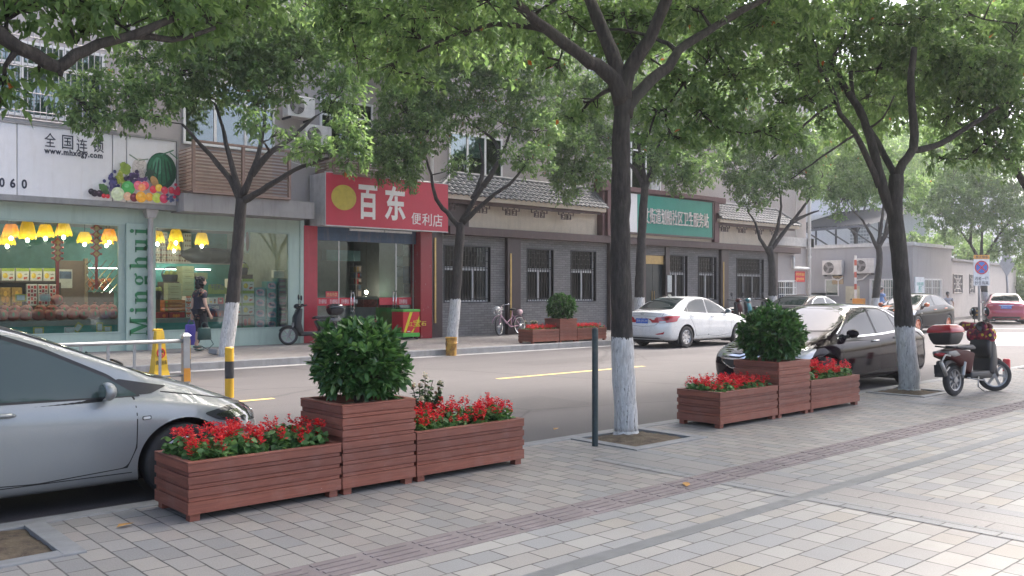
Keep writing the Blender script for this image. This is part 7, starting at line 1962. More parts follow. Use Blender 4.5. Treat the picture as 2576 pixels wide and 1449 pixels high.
# traffic signs at the junction
gp = P(2463, 800, 42); gp.z = ZF; ds = _c * gp.x + _s * gp.y
def facing(px, py, d):
	q = P(px, py, d); M = Matrix.Rotation(R(-(90 - YAW)), 4, 'Z'); M.translation = q; return M
sg_ = thing("no_parking_sign", gp, "no parking sign with an orange header on a grey pole", "traffic sign")
MB().tube([gp, gp + Vector((0, 0, zat(645, ds) - ZF))], .055, 10).build("pole", mat("pole_grey", (.36, .37, .38), .4, metal=.4), sg_, True)
k = ds / FL
def sgn(x0, x1, y0, y1, name, m_, dy):
	M = facing(2465, 700, ds); MB().box((x0 - 2465) * k, (x1 - 2465) * k, -.08 - dy, -.07, (700 - y1) * k, (700 - y0) * k, 0, M).build(name, m_, sg_); return M @ Matrix.Translation((0, -.082 - dy, 0))
M = sgn(2447, 2487, 642, 718, "plate", mat("sign_white", (.74, .74, .73), .45), .0)
sgn(2447, 2487, 641.5, 652, "header", mat("sign_orange", (.72, .33, .05), .45), .006)
sgn(2447, 2487, 694, 718.5, "lower_plate", mat("sign_white", (0, 0, 0)), .006)
blkl = mat("sign_black", (.03, .03, .035), .5)
def st(s_, x0, x1, y0, y1): text(s_, (x0 - 2465) * k, (x1 - 2465) * k, (700 - y1) * k, (700 - y0) * k, M @ Matrix.Translation((0, -.008, 0)), blkl, sg_, bold=.025, ext=.002)
st("禁止停车", 2452, 2483, 643, 650.5); st("违者一律", 2450, 2484, 696, 705.5); st("抄告拖离", 2450, 2484, 707, 716.5)
def disc(r0, r1, y, m_, name): MB().lathe([(r0, 0), (r1, 0)], n=36, M=M @ Matrix.Translation(((2467 - 2465) * k, y, (700 - 673) * k)) @ Matrix.Rotation(R(90), 4, 'X')).build(name, m_, sg_)
disc(0, 17.3 * k, -.002, rdm, "red_disc"); disc(0, 14 * k, -.006, mat("sign_blue", (.04, .16, .52), .45), "blue_disc")
for a in (45, -45): MB().box(-14.5 * k, 14.5 * k, -.012, -.009, -1.6 * k, 1.6 * k, 0, M @ Matrix.Translation(((2467 - 2465) * k, 0 if a > 0 else .001, (700 - 673) * k)) @ Matrix.Rotation(R(a), 4, 'Y')).build("cross_bar", rdm, sg_)
dg_ = P(2537, 780, 50); dg_.z = ZF
dm = thing("diamond_sign", dg_, "grey back of a diamond shaped sign on a slightly leaning pole", "traffic sign")
k2 = 50 / FL; M = facing(2531, 664, 50)
MB().tube([dg_, P(2530, 635, 50)], .06, 8).build("pole", MAT["pole_grey"], dm, True)
MB().prism([(-19.5 * k2, 0), (0, -33 * k2), (19.5 * k2, 0), (0, 33 * k2)], .03, M @ Matrix.Translation((0, -.1, 0))).build("plate", mat("sign_back", (.33, .33, .335), .5, metal=.3), dm)
# painted junction markings
for i, (px0, px1, y0, y1) in enumerate(((2420, 2700, 838, 868),)):
	a, e, c_, d_ = G(2440, 838, ZR), G(2700, 838, ZR), G(2700, 872, ZR), G(2440, 868, ZR)
	tag(MB().quad(*[q + Vector((0, 0, .004)) for q in (d_, c_, e, a)]).build("crossing_stripe", wht), kind='structure')
for y in (815, 826):
	a, e = G(2430, y, ZR), G(2700, y + 3, ZR); n_ = Vector((0, .12, .004)); tag(MB().quad(a + Vector((0, 0, .004)), e + Vector((0, 0, .004)), e + n_ * 2, a + n_ * 2).build("lane_line", wht if y > 820 else yel), kind='structure')

# ================================================================ two-wheelers
spoke_m = simple("spoke_grey", (.33, .32, .31), .4, .6); floral, t, p = nodes("floral_cover")
vv = coord(t); vo = N(t, "ShaderNodeTexVoronoi", _Scale=13); t.links.new(vv, vo.inputs['Vector'])
c = mixc(t, ramp(t, vo.outputs['Distance'], [(.28, (1, 1, 1)), (.36, (0, 0, 0))]), ramp(t, noise(t, vv, 16, 3), [(.4, (.05, .012, .03)), (.6, (.34, .03, .06))]), (.62, .48, .05)); t.links.new(c, p.inputs['Base Color']); p.inputs['Roughness'].default_value = .8
def wheel(t_, x, r, w_, spokes, steer=0, rim_m=None, thin=False):
	T = Matrix.Translation((x, 0, r)) @ Matrix.Rotation(steer, 4, 'Z') @ Matrix.Rotation(R(90), 4, 'X')
	n = 32; o = MB().lathe([(r - w_ * .9, -w_ * .4), (r - w_ * .25, -w_ * .5), (r, -w_ * .2), (r, w_ * .2), (r - w_ * .25, w_ * .5), (r - w_ * .9, w_ * .4)], n=n, M=T).build("wheel", rubber, t_, True, local=True)
	b = MB(); ri = r - w_ * .85
	b.lathe([(ri, -w_ * .38), (ri, w_ * .38), (ri - .022, w_ * .3), (ri - .022, -w_ * .3), (ri, -w_ * .38)], n=n, M=T).lathe([(0, -.05), (.05, -.045), (.05, .045), (0, .05)], n=14, M=T)
	for k in range(spokes):
		M = T @ Matrix.Rotation(2 * pi * k / spokes, 4, 'Z')
		if thin: b.tube([M @ Vector((.03, 0, .02 * (k % 2 * 2 - 1))), M @ Vector((ri - .01, 0, 0))], .0025, 4)
		else: b.add([M @ Vector(q) for q in ((.03, -.018, .02), (ri - .01, -.035, .016), (ri - .01, -.006, .016), (.03, .018, .02), (.03, -.018, -.02), (ri - .01, -.035, -.016), (ri - .01, -.006, -.016), (.03, .018, -.02))], [(0, 1, 2, 3), (7, 6, 5, 4), (0, 4, 5, 1), (2, 6, 7, 3)])
	b.build("rim", rim_m or spoke_m, o, False, local=True, auto=30)
def prof(pts, w_, z_off=0, taper=1.0):
	"""side outline -> rounded shell of width w_"""
	b = MB(); b.prism([(x, z) for x, z in pts], w_, Matrix.Translation((0, -w_ / 2, 0)))
	return b
def scooter(label, loc, rz, main, box=True, cover=None, sc=1.0, steer=.25, second=None, guard=False, group="motor scooters", lean=0, r=.235):
	t_ = thing("scooter", (0, 0, 0), label, "scooter", group); second = second or plast
	wheel(t_, -.56, r, .085, 9, 0); wheel(t_, .60, r + .01, .07, 6, steer)
	def B(name, mb, m_, par=None, bev=.02, smooth=True): return mb.build(name, m_, par or t_, smooth, local=True, bevel=bev, auto=50)
	B("floorboard", prof([(-.30, .24), (.28, .22), (.36, .30), (.30, .34), (-.28, .34)], .26), second)
	B("leg_shield", prof([(.22, .30), (.34, .26), (.46, .46), (.44, .72), (.34, .93), (.24, .95), (.26, .78), (.28, .55)], .30), second, bev=.035)
	B("front_apron", prof([(.36, .40), (.47, .50), (.455, .72), (.36, .90), (.40, .70)], .20), main, bev=.03)
	B("rear_body", prof([(-.26, .30), (-.12, .62), (-.30, .66), (-.62, .70), (-.86, .66), (-.88, .58), (-.66, .52), (-.42, .40)], .24), main, bev=.03)
	B("side_panel", prof([(-.54, .60), (-.70, .58), (-.87, .62), (-.85, .665), (-.66, .675)], .255), simple("panel_silver", (.17, .165, .155), .4, .2), bev=.01)
	B("rear_mudguard", prof([(-.30, .42), (-.45, .49), (-.70, .54), (-.86, .52), (-.93, .30), (-.90, .29), (-.83, .46), (-.66, .49), (-.46, .45), (-.33, .36)], .15), second, bev=.01)
	B("seat", prof([(-.08, .70), (-.16, .745), (-.34, .735), (-.58, .735), (-.60, .70), (-.30, .675), (-.10, .66)], .22), simple("seat_vinyl", (.03, .03, .033), .4), bev=.03)
	MB().tube([(.60, .055, r), (.44, .05, .60)], .022, 8).tube([(.60, -.055, r), (.44, -.05, .60)], .022, 8).build("fork", spoke_m, t_, True, local=True)
	B("front_mudguard", prof([(.60 + (r + .045) * cos(a), r + (r + .045) * sin(a)) for a in np.linspace(.5, 2.3, 10)] + [(.60 + (r + .02) * cos(a), r + (r + .02) * sin(a)) for a in np.linspace(2.3, .5, 10)], .10), main, bev=.008)
	for sy in (-1, 1): MB().tube([(-.50, sy * .11, .27), (-.40, sy * .10, .56)], .018, 8).lathe([(.032, -.10), (.032, .10)], n=10, M=Matrix.Translation((-.46, sy * .107, .40)) @ Matrix.Rotation(.33, 4, 'Y')).build("shock_absorber", spoke_m, t_, True, local=True)
	ca, sa = cos(steer), sin(steer); H_ = Matrix.Translation((.28, 0, .98)) @ Matrix.Rotation(steer, 4, 'Z')
	hb = MB().tube([H_ @ Vector(q) for q in ((-.10, -.34, .05), (-.03, -.18, .02), (0, 0, 0), (-.03, .18, .02), (-.10, .34, .05))], .016, 8).tube([(.28, 0, .98), (.32, 0, .75)], .03, 8).build("handlebar", black, t_, True, local=True)
	for sy in (-1, 1):
		MB().tube([H_ @ Vector((-.06, sy * .24, .04)), H_ @ Vector((-.13, sy * .38, .055))], .022, 8).build("grip", rubber, hb, True, local=True)
		m_ = MB().tube([H_ @ Vector((-.02, sy * .20, .03)), H_ @ Vector((0, sy * .25, .13)), H_ @ Vector((-.01, sy * .27, .19))], .007, 6).build("mirror_stem", black, hb, True, local=True)
		MB().ball(H_ @ Vector((-.01, sy * .275, .245)), .018, .05, .075, 14).build("mirror", black, m_, True, local=True); MB().ball(H_ @ Vector((-.026, sy * .275, .245)), .005, .040, .062, 12).build("mirror_glass", chrome, m_, True, local=True)
	MB().ball(H_ @ Vector((.05, 0, .02)), .10, .12, .075, 16).build("headlamp_cowl", main, hb, True, local=True); MB().ball(H_ @ Vector((.115, 0, .01)), .04, .065, .045, 12).build("headlamp", clearl, hb, True, local=True); MB().ball(H_ @ Vector((-.035, 0, .045)), .04, .075, .025, 12).build("dial", simple("dial_face", (.35, .40, .36), .2), hb, True, local=True)
	MB().box(-.915, -.90, -.08, .08, .34, .47).build("number_plate_holder", plast, t_, local=True); MB().ball((-.88, 0, .62), .03, .09, .03, 12).build("tail_light", redl, t_, True, local=True)
	MB().tube([(-.1, -.13, .26), (-.18, -.16, .12), (-.05, -.17, .05)], .011, 6).tube([(-.35, -.10, .26), (-.12, -.14, .22), (-.08, -.19, .21)], .012, 6).build("kick_stand", spoke_m, t_, True, local=True)
	if guard: MB().tube([(-.84, -.13, .60), (-.98, -.14, .62), (-1.10, -.13, .50), (-.98, -.12, .36), (-.86, -.12, .44)], .014, 8).tube([(-1.12, -.15, .52), (-.97, -.13, .33)], .028, 8).build("crash_bar", spoke_m, t_, True, local=True)
	if box:
		MB().lathe([(0, 0), (.70, .02), (.88, .45), (1, 1), (0, 1)], n=4, a0=pi / 4, a1=2 * pi + pi / 4, M=Matrix.Translation((-.70, 0, .755)) @ Matrix.Diagonal((.265, .265, .18, 1))).build("top_box", plast, t_, True, local=True, bevel=.03, auto=50)
		MB().lathe([(1.03, 0), (1.03, .22), (.92, .72), (.62, 1), (0, 1)], n=4, a0=pi / 4, a1=2 * pi + pi / 4, M=Matrix.Translation((-.70, 0, .937)) @ Matrix.Diagonal((.265, .265, .12, 1))).build("box_lid", paint("lid_red", (.34, .010, .018), 0, .25, .3), t_, True, local=True, bevel=.03, auto=50)
		MB().tube([(-.55, .08, .71), (-.85, .08, .74)], .012, 6).tube([(-.55, -.08, .71), (-.85, -.08, .74)], .012, 6).build("carrier", black, t_, True, local=True)
	if cover:
		for sy in (-1, 1): MB().tube([H_ @ Vector((.0, sy * .08, .02)), H_ @ Vector((-.05, sy * .22, .02)), H_ @ Vector((-.12, sy * .36, .03))], [.05, .065, .075], 12).build("hand_muff", cover, hb, True, local=True); MB().lathe([(0, 0), (.072, 0), (.078, .02), (.072, .03)], n=14, M=H_ @ Matrix.Translation((-.125, sy * .365, .03)) @ Matrix.Rotation(R(-90 * sy), 4, 'X')).build("muff_cuff", black, hb, True, local=True)
		B("chest_cover", prof([(.20, .80), (.30, .76), (.40, .84), (.34, .96), (.24, .98), (.18, .90)], .40), cover, bev=.04); B("storage_bag", prof([(.20, .58), (.28, .50), (.32, .80), (.22, .84), (.17, .72)], .30), plast, bev=.04); B("knee_flap", prof([(.42, .82), (.60, .80), (.64, .74), (.58, .71), (.44, .74)], .05), simple("navy_cloth", (.03, .035, .09), .8), bev=.015)
	t_.location = loc; t_.rotation_euler = (lean, 0, rz); t_.scale = (sc, sc, sc); WL[t_.name] = Vector(loc); return t_
g0, g1 = G(2400, 996, 0), G(2500, 984, 0); m_ = (g0 + g1) / 2; an = math.atan2(g1.y - g0.y, g1.x - g0.x)
scooter("red and black scooter with a red lidded top box on the near pavement", (m_.x, m_.y, 0), an, paint("red_gloss", (.048, .0015, .003), 0, .5, 0), True, floral, .95, -.75, guard=True, lean=-.05)
g0, g1 = G(712, 868, ZF), G(838, 862, ZF)
scooter("black scooter with a rear trunk parked across the convenience store pillar", (11.62, 20.75, ZF), pi - .12, paint("black_gloss", (.015, .016, .018), 0, .2), True, None, 1.0, -.5, lean=.05)
for o in COL.objects:
	if o.name.startswith("box_lid.") or (o.name == "box_lid.001"): o.data.materials[0] = MAT["black_gloss"]
for i, (px, Y, rz, c_, lb) in enumerate(((1845, 19.6, -2.0, paint("red_gloss", (0, 0, 0)), "red scooter behind the white car's bonnet, before the third column"), (1868, 20.3, -1.9, paint("teal_gloss", (.02, .20, .22), 0, .2), "teal and black scooter in the row behind the white car"), (1912, 20.2, -1.95, MAT["black_gloss"], "black scooter beside the whitewashed trunk at the clinic end"), (1925, 19.4, -2.1, paint("red_gloss", (0, 0, 0)), "second red scooter of the row, nearest the whitewashed trunk"), (2545, 30, 0, paint("pink_gloss", (.3, .05, .10), 0, .3), ""))):
	if not lb: continue
	q = F(px, HY, Y); scooter(lb, (q.x, q.y, ZF), rz, c_, False, None, 1.05, .2)
q = P(2505, 790, 47); scooter("dark red scooter parked behind the junction tree", (q.x, q.y, ZF), -2.3, paint("pink_gloss", (.25, .04, .08), 0, .3), False, None, 1.0, .2)
# pink bicycle
def bicycle(label, loc, rz, fm, basket=True):
	t_ = thing("bicycle", (0, 0, 0), label, "bicycle", "bicycles"); wheel(t_, -.50, .30, .04, 20, 0, chrome, True); wheel(t_, .52, .30, .04, 20, .3, chrome, True)
	MB().tube([(-.50, 0, .30), (-.05, 0, .27), (.40, 0, .62)], .018, 8).tube([(-.05, 0, .27), (-.18, 0, .78)], .017, 8).tube([(-.50, .03, .30), (-.16, 0, .66)], .011, 6).tube([(-.13, 0, .56), (.15, 0, .38), (.40, 0, .66)], .016, 8).tube([(.52, 0, .30), (.40, 0, .62), (.36, 0, .92)], .016, 8).build("frame", fm, t_, True, local=True)
	MB().tube([(.28, -.27, .98), (.36, -.12, .96), (.36, .12, .96), (.28, .27, .98)], .013, 8).build("handlebar", chrome, t_, True, local=True); MB().ball((-.20, 0, .82), .13, .09, .04, 14).build("saddle", black, t_, True, local=True)
	for x in (-.50, .52): MB().tube([(x + .335 * cos(a), 0, .30 + .335 * sin(a)) for a in np.linspace(.3, 2.6, 12)], .018, 6, flat=.4).build("mudguard", fm, t_, True, local=True)
	MB().lathe([(.09, -.006), (.09, .006), (.0, .006)], n=20, M=Matrix.Translation((-.05, -.04, .27)) @ Matrix.Rotation(R(90), 4, 'X')).box(-.5, -.05, -.045, -.035, .25, .29).build("chain_guard", black, t_, local=True); MB().box(-.75, -.30, -.07, .07, .655, .67).tube([(-.7, 0, .65), (-.5, 0, .32)], .008, 5).build("carrier", black, t_, local=True)
	if basket:
		b = MB()
		for i in range(5):
			z = .66 + .055 * i; w_ = .10 + .012 * i; b.tube([(.57 - w_, -w_, z), (.57 + w_, -w_, z), (.57 + w_, w_, z), (.57 - w_, w_, z)], .004, 4, closed=True)
		for i in range(12): a = 2 * pi * i / 12; b.tube([(.57 + .11 * cos(a), .11 * sin(a), .66), (.57 + .16 * cos(a), .16 * sin(a), .88)], .004, 4)
		b.build("basket", chrome, t_, local=True); MB().ball((.57, 0, .84), .12, .11, .09, 12).build("basket_bag", mat("plastic_bag", (.6, .58, .57), .5), t_, True, local=True); MB().ball((-.52, .02, .73), .12, .10, .09, 12).build("carrier_bag", mat("plastic_bag_red", (.62, .42, .42), .5, var=.4), t_, True, local=True)
	t_.location = loc; t_.rotation_euler = (.06, 0, rz); WL[t_.name] = Vector(loc)
bicycle("pink bicycle with a wire basket leaning by the clinic wall behind the far planters", (*F(1283, HY, 20.9)[:2], ZF), pi + .15, simple("pink_frame", (.45, .25, .32), .4))
bicycle("dark bicycle beside the barred end window of the clinic", (*F(1985, HY, 20.2)[:2], ZF), -2.2, black, False)

# ================================================================ people
skin = mat("skin", (.50, .32, .24), .55, var=.05); hair_m = mat("dark_hair", (.012, .011, .012), .45, bumpy=.3)
def skinned(name, V, E_, m_, parent, root=0, sub=2):
	me = bpy.data.meshes.new(name); me.from_pydata([v[:3] for v in V], E_, []); o = bpy.data.objects.new(name, me); COL.objects.link(o)
	o.modifiers.new("s", 'SKIN'); o.modifiers["s"].use_smooth_shade = True; s_ = o.modifiers.new("u", 'SUBSURF'); s_.levels = sub; s_.render_levels = sub
	for i, v in enumerate(V): q = me.skin_vertices[0].data[i]; q.radius = (v[3], v[4] if len(v) > 4 else v[3]); q.use_root = i == root
	out = bpy.data.meshes.new_from_object(o.evaluated_get(bpy.context.evaluated_depsgraph_get())); bpy.data.objects.remove(o); bpy.data.meshes.remove(me)
	return link(name, out, m_, parent, True, local=True)
def person(label, loc, rz, sc, shirt, trousers, legs, arms, short=True, hair='bun', shoe=None, longtop=False):
	"""figure facing +X; legs: (knee, ankle) per side; arms: (elbow, wrist) per side"""
	t_ = thing("person", (0, 0, 0), label, "person")
	V = [(0, 0, .92, .125, .15), (-.01, 0, 1.05, .105, .135), (0, 0, 1.22, .11, .155), (.0, 0, 1.34, .075, .13), (.015, 0, 1.42, .045), (.035, 0, 1.47, .048), (.045, 0, 1.545, .082, .072), (.04, 0, 1.615, .072, .066)]
	E_ = [(i, i + 1) for i in range(7)]; V[0] = (0, 0, .92, .11, .14); S_, T_ = [], []
	def add(v, par): V.append(v); E_.append((par, len(V) - 1)); return len(V) - 1
	feet = []
	for sy, (kn, an_) in zip((1, -1), legs):
		a = add((0, sy * .085, .86, .085), 0); k = add((kn[0], sy * .085, kn[1], .058), a); c_ = add(((kn[0] + an_[0]) / 2 - .02, sy * .085, (kn[1] + an_[1]) / 2 + .06, .052), k); q = add((an_[0], sy * .085, an_[1], .034), c_); h = add((an_[0] + .03, sy * .085, an_[1] - .045, .034), q); add((an_[0] + .15, sy * .09, max(.022, an_[1] - .065), .026), h); feet.append((an_, sy))
	hands = []
	for sy, (el, wr) in zip((1, -1), arms):
		a = add((0, sy * .165, 1.345, .052), 3); e = add((el[0], sy * el[1], el[2], .038), a); w_ = add((wr[0], sy * wr[1], wr[2], .026), e)
		d = Vector((wr[0] - el[0], sy * (wr[1] - el[1]), wr[2] - el[2])).normalized(); p_ = Vector((wr[0], sy * wr[1], wr[2])) + d * .06; pa = add((*p_, .026, .017), w_); hands.append(p_)
		for f in range(4): q = add((*(p_ + d * .055 + Vector((.018 * (f - 1.5), 0, 0))), .0085), pa); add((*(p_ + d * (.085 + .006 * (1.5 - abs(f - 1.5))) + Vector((.018 * (f - 1.5), -sy * .02, 0))), .0075), q)
		q = add((*(p_ + Vector((.04, 0, 0)) + d * .01), .009), pa); add((*(p_ + Vector((.05, -sy * .01, 0)) + d * .045), .008), q)
	skinned("body", V, E_, skin, t_)
	b = MB().ball((.05, 0, 1.58), .092, .076, .115, 16).ball((.145, 0, 1.565), .022, .016, .028, 8)
	for sy in (1, -1): b.ball((.04, sy * .075, 1.57), .022, .012, .032, 8)
	b.build("face", skin, t_, True, local=True)
	e_ = MB()
	for sy in (1, -1): e_.ball((.132, sy * .032, 1.595), .008, .014, .008, 8)
	e_.build("eyes", hair_m, t_, True, local=True); MB().ball((.138, 0, 1.522), .006, .022, .007, 8).build("mouth", mat("lip", (.4, .14, .12)), t_, True, local=True)
	hb = MB().ball((.022, 0, 1.62), .104, .09, .10, 16)
	if hair == 'bob':
		hb.ball((-.025, 0, 1.55), .085, .098, .12, 14).ball((-.05, 0, 1.47), .06, .085, .07, 12)
		for i in range(26): a = random.uniform(1.3, 5.0); hb.ball((.01 + .09 * cos(a), .095 * sin(a), random.uniform(1.45, 1.68)), .035, n=8)
	else: hb.ball((-.06, 0, 1.58), .06, .06, .06, 10).tube([(-.10, 0, 1.58), (-.135, 0, 1.52), (-.13, 0, 1.40)], [.03, .034, .012], 8)
	hb.build("hair", hair_m, t_, True, local=True)
	hem = .70 if longtop else .84
	sv = [(0, 0, hem, .155, .185), (0, 0, .97, .14, .17), (-.01, 0, 1.08, .125, .155), (0, 0, 1.24, .125, .17), (0, 0, 1.345, .085, .15), (.01, 0, 1.405, .062)]; se = [(i, i + 1) for i in range(5)]
	for sy, (el, wr) in zip((1, -1), arms):
		sv.append((0, sy * .17, 1.345, .068)); se.append((4, len(sv) - 1)); u = .62; sv.append((el[0] * u, sy * (.165 + (el[1] - .165) * u), 1.345 + (el[2] - 1.345) * u, .062)); se.append((len(sv) - 2, len(sv) - 1))
	skinned("shirt", sv, se, shirt, t_, 2)
	tv = [(0, 0, .93, .135, .165)]; te = []
	for sy, (kn, an_) in zip((1, -1), legs):
		tv += [(0, sy * .085, .84, .098), (kn[0], sy * .085, kn[1], .068), (an_[0] * .85 + kn[0] * .15, sy * .085, an_[1] * .85 + kn[1] * .15 + .02, .05)]; k = len(tv) - 3; te += [(0, k), (k, k + 1), (k + 1, k + 2)]
	skinned("trousers", tv, te, trousers, t_)
	for an_, sy in feet: MB().ball((an_[0] + .055, sy * .087, max(.03, an_[1] - .052)), .125, .045, .034, 12).build("shoe", shoe or black, t_, True, local=True)
	t_.location = loc; t_.rotation_euler = (0, 0, rz); t_.scale = (sc, sc, sc); WL[t_.name] = Vector(loc); return t_, hands
fl_shirt, t, p = nodes("dark_floral_top"); vv = coord(t); vo = N(t, "ShaderNodeTexVoronoi", _Scale=16); t.links.new(vv, vo.inputs['Vector'])
sx = t.nodes.new("ShaderNodeSeparateXYZ"); t.links.new(vv, sx.inputs[0])
msk = math_(t, 'MULTIPLY', ramp(t, vo.outputs['Distance'], [(.30, (1, 1, 1)), (.42, (0, 0, 0))]), math_(t, 'GREATER_THAN', math_(t, 'ABSOLUTE', math_(t, 'SUBTRACT', sx.outputs[2], 1.05)), .19))
c = mixc(t, msk, (.022, .022, .035), ramp(t, noise(t, vv, 11), [(.42, (.34, .05, .06)), (.55, (.30, .20, .12)), (.62, (.06, .12, .08))])); t.links.new(c, p.inputs['Base Color']); p.inputs['Roughness'].default_value = .8
gw_ = G(503, 884, ZF)
pw, hd = person("woman with dark curly hair in a black floral top walking right with two bags", (gw_.x, gw_.y, ZF), R(8), 1.015, fl_shirt, simple("black_leggings", (.018, .018, .024), .7),
	[((.02, .50), (-.02, .09)), ((.10, .52), (-.16, .17))], [((-.05, .24, 1.10), (-.06, .24, .86)), ((-.02, .25, 1.09), (.08, .26, .87))], hair='bob', shoe=simple("green_flats", (.06, .09, .08), .5), longtop=True)
def bag(label, px, py, w_, h, Y, m_, strap, rz=0):
	q = F(px, py, Y); t_ = thing("bag", (q.x, q.y, q.z), label, "bag", "bags carried by the walking woman"); d = .11
	b = MB(); b.bbox(-w_ / 2, w_ / 2, -d / 2, d / 2, 0, h, .03); b.v = [(x * (1 - .10 * z / h), y * (1 - .4 * z / h), z) for x, y, z in b.v]; b.build("bag_body", m_, t_, True, local=True, auto=50)
	MB().tube([(-w_ * .25 * cos(a) , 0, h - .01 + strap * sin(a)) for a in np.linspace(0, pi, 10)], .010, 6).build("handle", m_, t_, True, local=True); return t_
q = bag("dark green crocodile grain handbag hanging from the walking woman's hand", 514, 855, .32, .28, gw_.y - .30, simple("green_leather", (.012, .045, .04), .3), .13)
MB().tube([(.10, -.06, .05), (.19, -.06, -.10), (.05, -.06, -.22), (-.08, -.06, -.14)], .010, 6).build("long_strap", MAT["green_leather"], q, True, local=True)
bag("violet blue cloth bag held on the walking woman's far side", 481, 868, .30, .48, gw_.y + .24, simple("violet_cloth", (.13, .10, .42), .7), .12)
stand = [((.02, .48), (0, .08)), ((.0, .48), (-.02, .08))]
q = P(2216, HY, 40.5); person("guard in a light blue uniform shirt and dark trousers standing by the gatehouse tree", (q.x, q.y, ZF), R(-25), .95, simple("blue_uniform", (.20, .33, .62), .7), simple("navy_trousers", (.018, .02, .04), .7), stand, [((.05, .25, 1.10), (.22, .18, 1.02)), ((.05, .25, 1.10), (.25, .16, 1.0))])
strp, t, p = nodes("grey_striped_shirt"); wv = N(t, "ShaderNodeTexWave", wave_type='BANDS', bands_direction='Z', _Scale=9); t.links.new(coord(t), wv.inputs['Vector'])
t.links.new(ramp(t, wv.outputs['Fac'], [(.4, (.22, .22, .24)), (.6, (.42, .42, .44))]), p.inputs['Base Color']); p.inputs['Roughness'].default_value = .8
q = P(2384, HY, 40.5); person("woman with tied hair in a grey striped shirt walking away behind the orange wheeled car", (q.x, q.y, ZR), R(30), .90, strp, simple("pink_trousers", (.5, .36, .36), .7), [((.10, .50), (.05, .08)), ((-.04, .48), (-.22, .14))], [((-.10, .25, 1.12), (-.2, .24, .92)), ((.10, .28, 1.12), (.30, .30, .98))])
# ================================================================ trees
leaf_m = leafmat("camphor_leaf", trans=.5, stops=[(0, (.055, .102, .040)), (.4, (.110, .185, .068)), (.75, (.190, .285, .105)), (.97, (.27, .35, .13)), (1, (.30, .11, .03))])
bark, t, p = nodes("bark")
v = coord(t, 'Object', (1, 1, .22)); v0 = coord(t)
n1 = noise(t, v, 26, 6, .7); n2 = noise(t, v0, 2.5, 4, .6)
c = ramp(t, n1, [(.3, (.018, .015, .014)), (.5, (.043, .036, .032)), (.72, (.08, .068, .06))])
c = mixc(t, math_(t, 'MULTIPLY', ramp(t, n2, [(.5, (0, 0, 0)), (.75, (1, 1, 1))]), .35), c, (.10, .10, .075))
sx = t.nodes.new("ShaderNodeSeparateXYZ"); t.links.new(v0, sx.inputs[0])
at = t.nodes.new("ShaderNodeAttribute"); at.attribute_name = "white_h"; at.attribute_type = 'OBJECT'
oi = t.nodes.new("ShaderNodeAttribute"); oi.attribute_name = "white_h"; oi.attribute_type = 'OBJECT'
edge = math_(t, 'ADD', sx.outputs[2], math_(t, 'MULTIPLY', noise(t, coord(t, 'Object', (1, 1, .3)), 30, 3, .7), .16))
msk = math_(t, 'LESS_THAN', edge, oi.outputs['Fac'])
peel = ramp(t, noise(t, coord(t, 'Object', (1.3, 1.3, .25)), 22, 6, .75), [(.56, (1, 1, 1)), (.66, (0, 0, 0))])
wash = ramp(t, n1, [(.35, (.42, .40, .38)), (.6, (.66, .645, .62))])
c = mixc(t, math_(t, 'MULTIPLY', msk, peel), c, wash)
t.links.new(c, p.inputs['Base Color']); p.inputs['Roughness'].default_value = .9
bump(t, p, n1, .9, .03)

